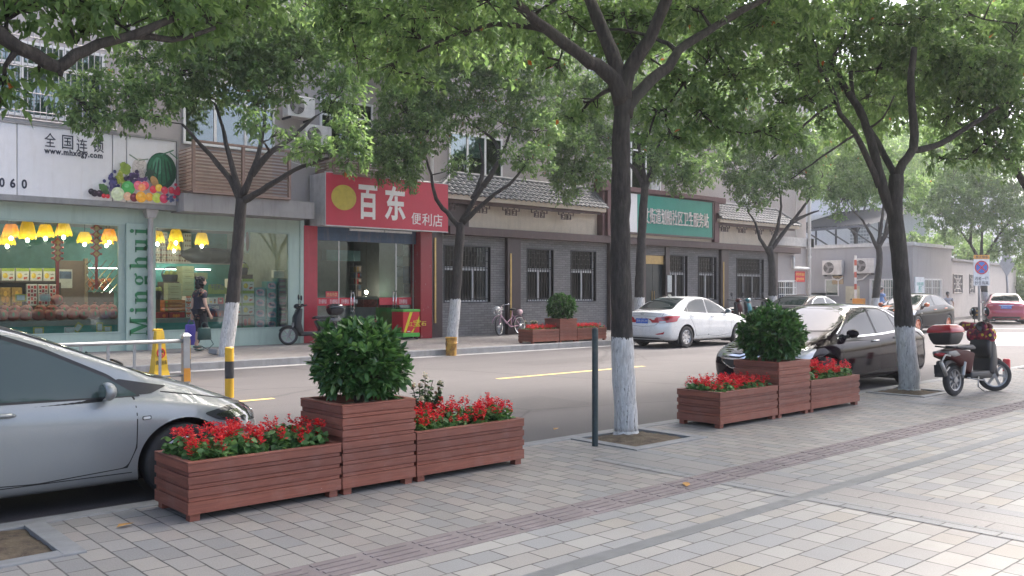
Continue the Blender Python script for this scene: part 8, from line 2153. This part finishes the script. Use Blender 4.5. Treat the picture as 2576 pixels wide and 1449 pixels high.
class Tree:
	def __init__(s, base, label, white, name="street_tree", group="street trees"):
		s.t = thing(name, base, label, "tree", group); s.base = Vector(base); s.white = white
		s.b = MB(); s.pts = []; s.C = []; s.D = []; s.Ls = []; s.T = []
	def limb(s, pts, r0, r1, n=10, wob=.0):
		pts = [Vector(q) for q in pts]; out = []
		k = len(pts)
		for i in range(k - 1):
			p0, p1, p2, p3 = pts[max(i - 1, 0)], pts[i], pts[i + 1], pts[min(i + 2, k - 1)]
			m = max(2, int((p2 - p1).length / .16))
			for j in range(m):
				u = j / m
				out.append(.5 * ((2 * p1) + (-p0 + p2) * u + (2 * p0 - 5 * p1 + 4 * p2 - p3) * u * u + (-p0 + 3 * p1 - 3 * p2 + p3) * u ** 3))
		out.append(pts[-1])
		if wob: out = [q + Vector((random.uniform(-wob, wob), random.uniform(-wob, wob), random.uniform(-wob, wob))) if 0 < i < len(out) - 1 else q for i, q in enumerate(out)]
		N_ = len(out); rad = [(r0 + (r1 - r0) * (i / max(1, N_ - 1)) ** .85) * (1 + random.uniform(-.05, .05)) for i in range(N_)]
		s.b.tube(out, rad, n); s.pts += [(q, r) for q, r in zip(out, rad)][1:]
	def blob(s, c, r, dens=1.0, L_=.09, cl=11, link_=True, shell=.55, tone=0.0):
		c = np.array(c, float); r = np.array(r, float)
		area = pi * max(r[0], r[1]) * r[2]
		n = int(dens * area * 6.2 / (L_ * L_ * .26) / cl) + 3
		d = unit(RNG.normal(size=(n, 3))); rad = RNG.uniform(shell ** 3, 1, n) ** (1 / 3)
		d[:, 2] = np.where(RNG.uniform(size=n) < .25, abs(d[:, 2]), d[:, 2])
		cc = c + d * rad[:, None] * r * RNG.uniform(.8, 1.18, (n, 1))
		ct = RNG.uniform(-.16, .16, n) + .42 + tone + .22 * d[:, 2] * 0
		k = RNG.integers(cl - 4, cl + 5, n); idx = np.repeat(np.arange(n), k); m = len(idx)
		tw = unit(d + RNG.normal(size=(n, 3)) * .5 + np.array([0, 0, -.15]))[idx]     # the twig each clump sits on
		along = RNG.uniform(-.5, 1, m)[:, None] * L_ * 1.5
		o = cc[idx] + tw * along + RNG.normal(size=(m, 3)) * L_ * .25
		dr = unit(tw * .55 + unit(RNG.normal(size=(m, 3))) * .95 + np.array([0, 0, -.62]))
		s.C.append(o); s.D.append(dr); s.Ls.append(L_ * RNG.uniform(.65, 1.2, m))
		tt = ct[idx] + RNG.normal(size=m) * .13; tt = np.where(RNG.uniform(size=m) < .0012, 1.0, np.clip(tt, 0, .96)); s.T.append(tt)
		if link_ and s.pts:
			q0, rr = min(s.pts, key=lambda q: (q[0] - Vector(c)).length); e = Vector(c)
			md = q0.lerp(e, .5) + Vector((0, 0, -.06 * (e - q0).length)) + Vector(np.random.default_rng(n).normal(size=3) * .05)
			r0 = min(rr * .55, .035); s.b.tube([q0, md, e], [r0, r0 * .6, .008], 6)
			for i in RNG.choice(n, min(n, 9), replace=False):
				s.b.tube([md.lerp(e, random.uniform(.2, 1)), Vector(cc[i])], [.009, .004], 4)
			s.pts += [(md, .03), (e, .03)]
	def finish(s):
		# root flare
		tr = s.b.build("trunk", bark, s.t, True); tr["white_h"] = float(s.white)
		if s.C:
			C = np.concatenate(s.C) - np.array(s.base); L_ = np.concatenate(s.Ls)
			me = leaves_mesh("crown", C, np.concatenate(s.D), L_, L_ * RNG.uniform(.42, .56, len(L_)), np.concatenate(s.T))
			link("crown", me, leaf_m, s.t, False, local=True)
		return len(np.concatenate(s.C)) if s.C else 0
def PB(T, lst, d, L_, **k):
	"""crown masses given where they show: (px, py, rx, ry, depth offset, density)"""
	for px, py, rx, ry, do, de in lst:
		dd = d + do; c = P(px, py, dd); m = dd / FL
		T.blob(c, (rx * m, rx * m * .9, ry * m), de, L_, **k)
def PL(T, pts, d, r0, r1, n=10, wob=.012): T.limb([P(q[0], q[1], d + (q[2] if len(q) > 2 else 0)) for q in pts], r0, r1, n, wob)
def over(T, cx, cy, z0, z1, rad, n, L_, dens=.5):
	"""the part of the crown that rises above the picture"""
	for i in range(n):
		a = 2.4 * i; r = rad * math.sqrt((i + .5) / n); z = z0 + (z1 - z0) * (1 - (r / rad) ** 2 * .7) * random.uniform(.75, 1)
		T.blob((cx + r * cos(a), cy + r * sin(a), z), (.75, .75, .5), dens, L_)
def trunk(T, pts, d, r0, r1):
	q = [P(a[0], a[1], d + (a[2] if len(a) > 2 else 0)) for a in pts]
	f = q[0].copy(); f.z = T.base.z - .05; T.limb([f, f + Vector((0, 0, .09))], r0 * 1.42, r0 * 1.2, 16)
	T.limb([f + Vector((0, 0, .05)), f + Vector((0, 0, .28))] + q[1:], r0 * 1.22, r1, 16, .006)
total = 0
# --- near trees
d1 = 4.95
b_ = P(-150, 1400, 0) * 0 + Vector((.78, 5.75, 0))
T = Tree(b_, "street tree rising from the pit at the lower left, only its drooping branches in view", 1.15)
T.limb([b_ + Vector((0, 0, -.05)), b_ + Vector((0, 0, 1.2)), b_ + Vector((-.03, .03, 2.6)), b_ + Vector((0, 0, 3.3))], .14, .09, 14)
T.limb([b_ + Vector((0, 0, 2.9)), P(-120, 20, 5.0), P(0, 92, 5.1), P(90, 140, 5.2), P(145, 168, 5.3), P(190, 140, 5.4), P(250, 112, 5.5), P(330, 88, 5.6), P(400, 62, 5.75), P(450, 40, 5.9)], .055, .022, 12, .008)
T.limb([P(320, 90, 5.6), P(380, 92, 5.8), P(430, 100, 5.95), P(490, 88, 6.1), P(540, 70, 6.3)], .028, .014, 8)
T.limb([P(145, 166, 5.3), P(152, 180, 5.3), P(152, 192, 5.3)], .03, .012, 8)
T.limb([b_ + Vector((0, 0, 3.1)), b_ + Vector((.5, -.5, 4.2)), b_ + Vector((1.2, -.9, 5.0))], .08, .03, 8); T.limb([b_ + Vector((0, 0, 3.2)), b_ + Vector((-.8, .3, 4.4)), b_ + Vector((-1.4, .8, 5.2))], .08, .03, 8)
PB(T, [(20, 20, 90, 48, .4, 1.0), (150, 10, 100, 45, .6, 1.0), (270, 25, 110, 45, .7, 1.0), (210, 70, 50, 22, .9, .6), (400, 15, 110, 42, 1.0, 1.0), (450, 80, 60, 26, 1.3, .7), (520, 30, 90, 40, 1.5, 1.0), (8, 200, 22, 30, .3, .8), (0, 260, 12, 26, .4, .7), (95, 175, 30, 20, .5, .5), (620, 20, 80, 36, 2.0, 1.0), (-60, 60, 80, 70, .3, 1.0)], d1, .088)
over(T, b_.x, b_.y, 3.9, 5.6, 2.6, 22, .12)
total += T.finish()
b_ = G(1575, 1093, 0.0); d2 = 9.07
T = Tree((b_.x, b_.y, .0), "large street tree with peeling whitewash in the middle pit, forking into four limbs", 1.06)
trunk(T, [(1575, 1093), (1569, 960), (1564, 800), (1561, 600), (1562, 420), (1566, 250)], d2, .102, .088)
PL(T, [(1564, 262), (1545, 200, -.05), (1500, 165, -.1), (1461, 142, -.2), (1378, 77, -.35), (1321, 30, -.5), (1240, -40, -.7)], d2, .092, .04, 12)
PL(T, [(1565, 250), (1549, 167), (1523, 93, .1), (1480, 0, .2), (1440, -90, .3)], d2, .088, .05, 12)
PL(T, [(1567, 250), (1580, 180), (1636, 97, -.1), (1676, 0, -.15), (1700, -110, -.2)], d2, .09, .05, 12)
PL(T, [(1574, 290), (1600, 240, .05), (1640, 200, .15), (1685, 165, .3), (1708, 128, .4), (1788, 73, .7), (1888, 17, 1.0), (1960, -20, 1.2)], d2, .072, .028, 12)
PL(T, [(1700, 130, .4), (1680, 110, .5), (1640, 95, .7), (1560, 75, 1.0), (1480, 80, 1.2)], d2, .03, .012, 8)
PL(T, [(1378, 77, -.35), (1290, 60, -.2), (1200, 70, -.1), (1120, 95, 0), (1050, 130, .1)], d2, .035, .012, 8)
PB(T, [(1100, 20, 100, 40, -.3, 1.0), (1040, 80, 80, 34, .4, .9), (1230, 10, 110, 42, -.6, 1.0), (1190, 75, 70, 28, .2, .7), (1330, 45, 80, 40, .6, .7), (1420, 30, 70, 34, 1.2, .7), (1000, 20, 90, 40, .6, 1.0), (1130, 120, 60, 26, .7, .7), (1420, 110, 55, 26, 1.3, .6), (1480, 260, 46, 26, .4, .7), (1400, 170, 40, 24, .9, .5), (1350, 120, 40, 22, 1.0, .5), (1440, 300, 30, 20, .5, .5),
	 (1570, 30, 70, 34, 1.3, .7), (1610, 130, 50, 30, 1.4, .5), (1750, 20, 90, 40, .8, .9), (1720, 210, 70, 44, 1.6, .9), (1800, 120, 80, 44, 1.7, .9), (1650, 280, 50, 30, 1.5, .7), (1770, 290, 70, 46, 1.9, 1.0), (1860, 200, 80, 50, 2.1, 1.0), (1900, 70, 80, 40, 1.6, 1.0), (1700, 360, 50, 26, 1.8, .7), (1840, 330, 60, 34, 2.2, .9), (1940, 330, 60, 40, 2.4, .9), (1620, 350, 26, 18, 1.2, .5)], d2, .092)
PB(T, [(940, 60, 70, 40, 1.4, 1.0), (880, 20, 80, 40, 1.6, 1.0), (1010, 130, 60, 36, 1.2, .9), (1560, 120, 60, 50, 1.6, .9), (1500, 60, 60, 40, 1.5, .9), (1650, 50, 70, 40, 1.5, .9), (900, 150, 60, 34, 2.0, .7), (990, 180, 60, 30, 1.6, .7), (1060, 210, 44, 24, 1.9, .5), (860, 60, 70, 36, 1.8, .9)], d2, .092)
over(T, b_.x, b_.y, 4.5, 6.8, 4.0, 46, .12)  # unseen crown widened beyond the frame to shade the near pavement
total += T.finish()
b_ = G(2287, 983, 0.0); d3 = _c * b_.x + _s * b_.y
T = Tree((b_.x, b_.y, .0), "street tree with doubled stems by the red scooter, whitewashed at the base", 1.02)
trunk(T, [(2287, 983), (2278, 860), (2269, 740), (2262, 640), (2252, 540), (2255, 440)], d3, .125, .10)
PL(T, [(2258, 560), (2244, 530), (2222, 480), (2203, 400), (2180, 320, .1), (2160, 270, .2), (2119, 215, .3), (2090, 150, .4)], d3, .085, .045, 12)
PL(T, [(2212, 470), (2185, 400, -.1), (2149, 333, -.2), (2112, 287, -.3), (2095, 233, -.3), (2060, 170, -.3)], d3, .05, .03, 10)
PL(T, [(2255, 450), (2225, 390, .2), (2190, 330, .3), (2150, 260, .4), (2140, 180, .5)], d3, .055, .03, 10)
PL(T, [(2257, 445), (2270, 410), (2299, 373), (2295, 300), (2292, 220), (2300, 120)], d3, .075, .045, 12)
PL(T, [(2297, 378), (2330, 372, .1), (2365, 363, .2), (2432, 323, .3), (2515, 267, .4), (2600, 230, .4)], d3, .055, .025, 10)
PL(T, [(2190, 320, .1), (2220, 300, -.2), (2250, 240, -.3)], d3, .02, .01, 6); PL(T, [(2095, 260, -.3), (2040, 300, -.6), (1980, 360, -.9), (1940, 400, -1)], d3, .024, .008, 6); PL(T, [(2150, 340, -.2), (2060, 400, -.5), (1990, 450, -.8)], d3, .02, .007, 6)
PB(T, [(2020, 60, 90, 50, -.4, 1.0), (1990, 160, 80, 44, -.2, .9), (2130, 40, 90, 50, .4, .9), (2100, 140, 70, 40, .6, .8), (2230, 60, 90, 50, .4, 1.0), (2210, 170, 80, 40, .9, .9), (2330, 40, 90, 44, .2, .9), (2330, 160, 90, 56, .6, 1.1), (2300, 260, 40, 30, 1.1, .6), (2440, 170, 90, 60, .3, 1.1), (2410, 250, 70, 44, .8, .9), (2520, 180, 70, 60, .2, 1.1), (2540, 290, 60, 50, .5, 1.0), (2480, 340, 60, 40, .9, .8), (2430, 400, 50, 28, 1.2, .6), (2540, 390, 50, 40, .8, .9), (2370, 300, 40, 30, 1.2, .6), (2030, 240, 60, 34, -.5, .8), (1960, 260, 50, 36, -.6, .7), (1990, 350, 30, 24, -.7, .5), (2060, 300, 26, 20, -.4, .4), (2360, 400, 36, 22, .9, .4), (2560, 60, 50, 50, .6, .7), (2400, 20, 70, 34, .8, .8), (2180, 250, 50, 40, 1.2, .8), (2060, 200, 60, 50, .4, .9), (2250, 130, 60, 50, 1.0, .9), (2480, 250, 70, 50, .6, .9), (1940, 60, 60, 44, -.6, .9)], d3, .10)
over(T, b_.x, b_.y, 4.9, 7.2, 4.0, 44, .13, .45)  # spread wide out of view so that it shades the lower right paving
total += T.finish()
b_ = Vector((19.0, 5.85, 0))
T = Tree(b_, "next street tree up the near pavement, only its leaves showing at the right edge", 1.05)
T.limb([b_ + Vector((0, 0, -.05)), b_ + Vector((0, 0, 1.5)), b_ + Vector((.05, .02, 3.2))], .15, .11, 14)
for a in range(5): T.limb([b_ + Vector((0, 0, 3.0)), b_ + Vector((.9 * cos(a * 1.26), .9 * sin(a * 1.26), 4.3)), b_ + Vector((2.2 * cos(a * 1.26), 2.2 * sin(a * 1.26), 5.3))], .07, .02, 8)
over(T, b_.x, b_.y, 4.2, 7.0, 3.8, 44, .13, .5)  # crown added for shade on the pavement and leaves at the right edge
total += T.finish()
# --- trees across the road
def far(px, py, label, white, wd, tr, limbs, blobs, L_=.128, d=None, ob=None, r=.10, base=None):
	global total
	b_ = G(px, py, ZF) if base is None else Vector(base)
	if base is None and abs(b_.y - 18.1) > .8: b_ = F(px, HY, 18.1); b_.z = ZF
	d = _c * b_.x + _s * b_.y
	T = Tree((b_.x, b_.y, ZF), label, white)
	trunk(T, [(px, py)] + tr, d, r, r * .82)
	for l in limbs: PL(T, l, d, r * .62, .025, 9)
	PB(T, blobs, d, L_)
	if ob: over(T, b_.x, b_.y, *ob)
	total += T.finish()
far(570, 888, "street tree with four spreading limbs in front of the second fruit shop window", 1.22, 0,
	[(580, 800), (592, 690), (603, 560), (607, 500)],
	[[(607, 520), (590, 470), (545, 410), (500, 360, -.3), (458, 312, -.5)], [(606, 500), (590, 440), (572, 380), (560, 320, .3), (540, 260, .4)], [(610, 490), (640, 420), (660, 340, .2), (668, 270, .4)], [(612, 505), (660, 478, -.2), (720, 440, -.4), (780, 412, -.6), (830, 398, -.8)], [(632, 440), (680, 385), (735, 345, .3), (795, 292, .5)]],
	[(200, 260, 54, 60, -1.0, 1.0), (240, 210, 40, 34, -.6, .8), (250, 320, 34, 20, -1, .5), (320, 230, 60, 40, -.8, 1.0), (400, 230, 60, 44, -.6, 1.0), (370, 290, 60, 26, -1.0, .7), (450, 180, 80, 60, 0, 1.0), (360, 140, 70, 40, .4, .9), (560, 150, 90, 70, .2, 1.1), (660, 150, 90, 70, .5, 1.1), (520, 240, 70, 30, .5, .7), (640, 260, 70, 26, .2, .6), (750, 150, 80, 50, .6, 1.0), (860, 230, 60, 60, .6, 1.0), (880, 330, 40, 40, -.4, .9), (770, 370, 56, 26, -.8, .8), (640, 310, 36, 30, -.9, .7), (830, 385, 40, 20, -.9, .6), (480, 80, 90, 50, .6, 1.0), (640, 60, 110, 60, .8, 1.0), (790, 80, 90, 60, 1.0, 1.0), (700, 330, 26, 14, -.6, .5), (900, 130, 60, 60, .8, .8), (890, 395, 40, 40, -.6, 1.0), (680, 215, 80, 50, .4, 1.0), (300, 300, 40, 26, -1.0, .9)],
	ob=(6.6, 8.2, 2.4, 14, .16, .4), r=.135)
far(1138, 862, "street tree standing behind the rusty barrel, before the first barred window", 1.25, 0,
	[(1144, 780), (1150, 690), (1157, 590), (1158, 560)],
	[[(1157, 575), (1125, 535), (1098, 500, -.2), (1085, 440, -.3), (1068, 390, -.4)], [(1160, 560), (1195, 500), (1235, 440), (1265, 380, .3), (1290, 320, .4)], [(1165, 560), (1230, 500, -.3), (1290, 455, -.5), (1330, 400, -.7)], [(1190, 500), (1215, 430, .3), (1205, 360, .5)], [(1215, 470), (1255, 400), (1240, 350, .4), (1180, 310, .6)]],
	[(1010, 260, 60, 60, -.6, 1.0), (970, 340, 50, 44, -.8, 1.0), (960, 410, 46, 40, -1.0, .9), (1010, 440, 36, 26, -1.1, .7), (1090, 230, 60, 60, 0, 1.0), (1080, 330, 60, 50, -.3, .9), (1040, 385, 40, 30, -.7, .7), (1160, 200, 70, 70, .6, 1.0), (1170, 290, 60, 36, .5, .8), (1260, 220, 70, 70, .8, 1.0), (1260, 310, 60, 36, .5, .8), (1340, 250, 60, 60, .7, 1.0), (1360, 330, 54, 50, .2, 1.0), (1340, 400, 54, 34, -.4, .8), (1290, 390, 30, 24, -.5, .5), (1150, 420, 40, 18, -.9, .5), (1120, 130, 90, 50, .8, 1.0), (1270, 130, 90, 60, 1.0, 1.0), (1380, 160, 60, 50, 1.0, .9), (1000, 395, 56, 44, -1.0, 1.0), (1040, 455, 26, 22, -1.1, .9), (1010, 190, 70, 50, .6, 1.0), (1060, 280, 60, 50, .3, 1.0)],
	ob=(7.6, 9.3, 2.4, 12, .17, .4), r=.135)
far(1608, 772, "slim street tree half hidden behind the large middle trunk, by the clinic door", 1.28, 0,
	[(1610, 690), (1614, 600), (1620, 500), (1625, 460)],
	[[(1622, 480), (1600, 430), (1560, 400, -.2), (1500, 400, -.4)], [(1626, 470), (1645, 410), (1660, 360), (1690, 330, .3)], [(1628, 465), (1612, 400), (1605, 330, .5)], [(1650, 395), (1700, 385), (1750, 400, -.3)]],
	[(1450, 380, 60, 56, -.8, 1.1), (1430, 460, 50, 40, -1.0, 1.0), (1500, 430, 40, 40, -1.0, .9), (1400, 420, 34, 30, -.6, .7), (1530, 350, 54, 50, -.2, 1.0), (1470, 310, 50, 40, .2, .9), (1640, 400, 44, 22, -.3, .7), (1700, 420, 60, 40, -.5, 1.0), (1760, 430, 54, 36, -.6, 1.0), (1690, 350, 70, 50, .4, 1.0), (1790, 370, 50, 40, .3, 1.0), (1600, 320, 50, 40, .6, .8), (1720, 470, 40, 18, -.8, .7), (1640, 250, 90, 60, .9, 1.0), (1540, 230, 80, 60, 1.0, 1.0), (1450, 250, 70, 60, .8, 1.0), (1420, 330, 50, 50, .2, .9), (1750, 260, 80, 60, 1.0, 1.0)],
	ob=(8.6, 10.4, 2.4, 10, .19, .4), r=.145)
far(1945, 770, "street tree with a whitewashed foot at the end of the clinic, beside parked scooters", 1.3, 0,
	[(1944, 720), (1942, 660), (1935, 620)],
	[[(1936, 640), (1912, 600), (1900, 560), (1880, 530)], [(1938, 620), (1955, 575), (1965, 520), (1960, 470)], [(1940, 625), (1975, 580), (2010, 535), (2050, 480), (2070, 440)], [(1990, 560), (2030, 540), (2060, 530, -.3)]],
	[(1880, 470, 54, 34, -.6, 1.0), (1850, 420, 50, 40, -.3, 1.0), (1940, 450, 56, 40, -.3, 1.0), (1930, 380, 60, 44, .2, 1.0), (2010, 430, 50, 40, .0, 1.0), (2000, 370, 54, 40, .4, 1.0), (2040, 470, 36, 26, -.4, .8), (1900, 510, 40, 16, -.7, .7), (1870, 350, 60, 44, .8, 1.0), (2060, 400, 40, 30, .3, .8), (1960, 310, 70, 44, .9, .9), (2050, 330, 60, 44, .8, .9), (1850, 290, 70, 50, 1.0, .9)],
	ob=(8.4, 10, 2.3, 8, .2, .4), L_=.14, r=.15)
far(2198, 800, "street tree beside the guard, in front of the gatehouse air conditioners", 1.2, 0,
	[(2206, 720), (2213, 650), (2208, 615)],
	[[(2208, 625), (2190, 590), (2170, 555), (2140, 525)], [(2210, 615), (2216, 570), (2222, 520), (2225, 470)], [(2212, 620), (2232, 585), (2245, 545), (2262, 500)], [(2214, 610), (2226, 590), (2236, 520)]],
	[(2120, 500, 44, 28, -.4, .9), (2150, 460, 50, 34, .0, .9), (2080, 470, 40, 30, -.2, .9), (2180, 500, 40, 22, -.3, .7), (2230, 450, 50, 36, .3, 1.0), (2290, 470, 44, 30, .2, .9), (2100, 540, 22, 10, -.6, .5), (2200, 400, 60, 34, .6, .9), (2120, 410, 50, 30, .6, .8), (2300, 520, 24, 22, .2, .5)],
	ob=(8, 9.4, 2.2, 6, .22, .4), L_=.15, base=(*F(2198, HY, 17.6)[:2], ZF), r=.15)
far(2481, 806, "street tree standing behind the no parking sign at the junction", 1.45, 0,
	[(2477, 740), (2472, 690), (2467, 655)],
	[[(2467, 665), (2445, 620), (2415, 580), (2395, 550)], [(2468, 655), (2470, 600), (2472, 540)], [(2469, 660), (2495, 620), (2525, 575), (2560, 545)], [(2440, 615), (2446, 560)]],
	[(2360, 540, 50, 40, -.6, .9), (2330, 490, 46, 40, -.2, .9), (2400, 500, 54, 44, -.3, 1.0), (2440, 560, 50, 36, -.4, .9), (2480, 500, 60, 50, .2, 1.0), (2530, 550, 54, 44, -.2, 1.0), (2570, 500, 50, 50, .3, 1.0), (2560, 610, 44, 34, -.5, .9), (2520, 630, 30, 18, -.8, .6), (2400, 440, 60, 40, .6, .9), (2500, 430, 70, 44, .8, 1.0), (2380, 590, 24, 14, -.8, .5), (2590, 660, 36, 20, -.5, .7)],
	ob=(7.6, 9, 2.2, 6, .22, .4), L_=.15, base=(*P(2481, 806, 44.5)[:2], ZF), r=.16)
# trees and shrubs beyond the junction
def bushy(c, r, label, name="tree", L_=.2, n=14, cat="tree", th=None, tone=0, dens=.8):
	global total
	T = Tree((c[0], c[1], ZF), label, 0, name, None)
	h = c[2]
	T.limb([(c[0], c[1], ZF - .05), (c[0] + .1, c[1], h * .4), (c[0], c[1] + .1, h * .8)], .14 if th is None else th, .05, 8)
	for i in range(n):
		d = unit(RNG.normal(size=(1, 3)))[0]; q = np.array(c) + d * np.array(r) * .75
		T.limb([(c[0], c[1], max(ZF, h * .5)), tuple(q)], .04, .015, 5)
		T.blob(q, np.array(r) * .42, dens, L_, tone=tone)
	if n == 0: T.blob(c, r, dens, L_, tone=tone)
	total += T.finish()
for px, py, d, r, lb in ((2310, 615, 54, (1.3, 1.3, .7), "small round tree rising over the gatehouse roof"), (2425, 630, 56, (2.6, 2, 1.4), "leafy tree behind the beige wall, near the no parking sign"), (2380, 600, 70, (2.4, 2, 1.2), "pale green tree farther behind the beige wall"), (2150, 400, 58, (4.6, 4, 2.9), "tall full tree behind the gatehouse, left of the doubled stems"), (2340, 420, 68, (4.8, 4, 3), "broad tree in front of the far white houses, above the gatehouse corner"), (2560, 690, 70, (2.6, 3, 2.4), "tree at the far right end of the road above the hedge")):
	q = P(px, py, d); bushy((q.x, q.y, q.z), r, lb, L_=.19, n=16 if r[0] > 4 else 9, tone=.12, dens=.6)
hm = leafmat("hedge_leaf", [(0, (.03, .06, .02)), (.5, (.06, .11, .03)), (1, (.11, .17, .05))])
q = P(2572, 770, 60); h_ = []
RN = RNG.uniform(size=(6000, 3)); hc = np.stack([q.x + (RN[:, 0] - .1) * 9, q.y + (RN[:, 1] - .5) * 1.6 + (RN[:, 0]) * 2, ZF + RN[:, 2] * 3.2], 1)
me = leaves_mesh("hedge", hc, unit(RNG.normal(size=(6000, 3))), np.full(6000, .2), np.full(6000, .12), RNG.uniform(.1, .9, 6000))
tag(link("hedge", me, hm), "tall clipped hedge at the right end of the road", "hedge")
q = P(2060, 765, 46); rb = RNG.normal(size=(900, 3))
me = leaves_mesh("shrub", np.array(q) * [1, 1, 0] + np.array([0, 0, ZF + .5]) + unit(rb) * np.array([.5, .5, .5]) * RNG.uniform(.5, 1, (900, 1)), unit(rb + [0, 0, .5]), np.full(900, .16), np.full(900, .08), RNG.uniform(.2, 1, 900))
tag(link("shrub", me, hm), "low green shrub before the sliding gate", "shrub")
# fallen leaves and bits on the pavement
lit = [(316, 1323, .03, 12), (1726, 1220, .035, 40), (1400, 1080, .03, 20)]
for px, py, r, rz in lit:
	g_ = G(px, py, .006); M = Matrix.Translation(g_) @ Matrix.Rotation(R(rz), 4, 'Z')
	b = MB(); b.add([M @ Vector(v) for v in ((-r * 2, 0, .004), (-r, -r * .8, .012), (r * .6, -r * .7, .015), (r * 2, 0, .008), (r * .6, r * .7, .012), (-r, r * .8, .016))], [(0, 1, 2, 3, 4, 5)])
	tag(b.build("fallen_leaf", mat("dry_leaf", (.42, .22, .06), .7, var=.3)), {316: "dry orange leaf on the pavement left of the first planter", 1726: "dry leaf lying on the plum tactile strip", 1400: "dry leaf by the kerb near the dark green post"}[px], "leaf")
print("LEAVES", total)
# ================================================================ thin volume added to imitate lens glare and lift the dark tones
hz, t, p = nodes("air"); t.nodes.remove(p)
pv = t.nodes.new("ShaderNodeVolumePrincipled"); pv.inputs['Color'].default_value = (.93, .96, 1, 1); pv.inputs['Density'].default_value = .0015; pv.inputs['Anisotropy'].default_value = .7
t.links.new(pv.outputs[0], t.nodes["Material Output"].inputs['Volume'])
tag(MB().box(-65, 180, -40, 165, -1.4, 26).build("glare_haze", hz), kind='stuff')
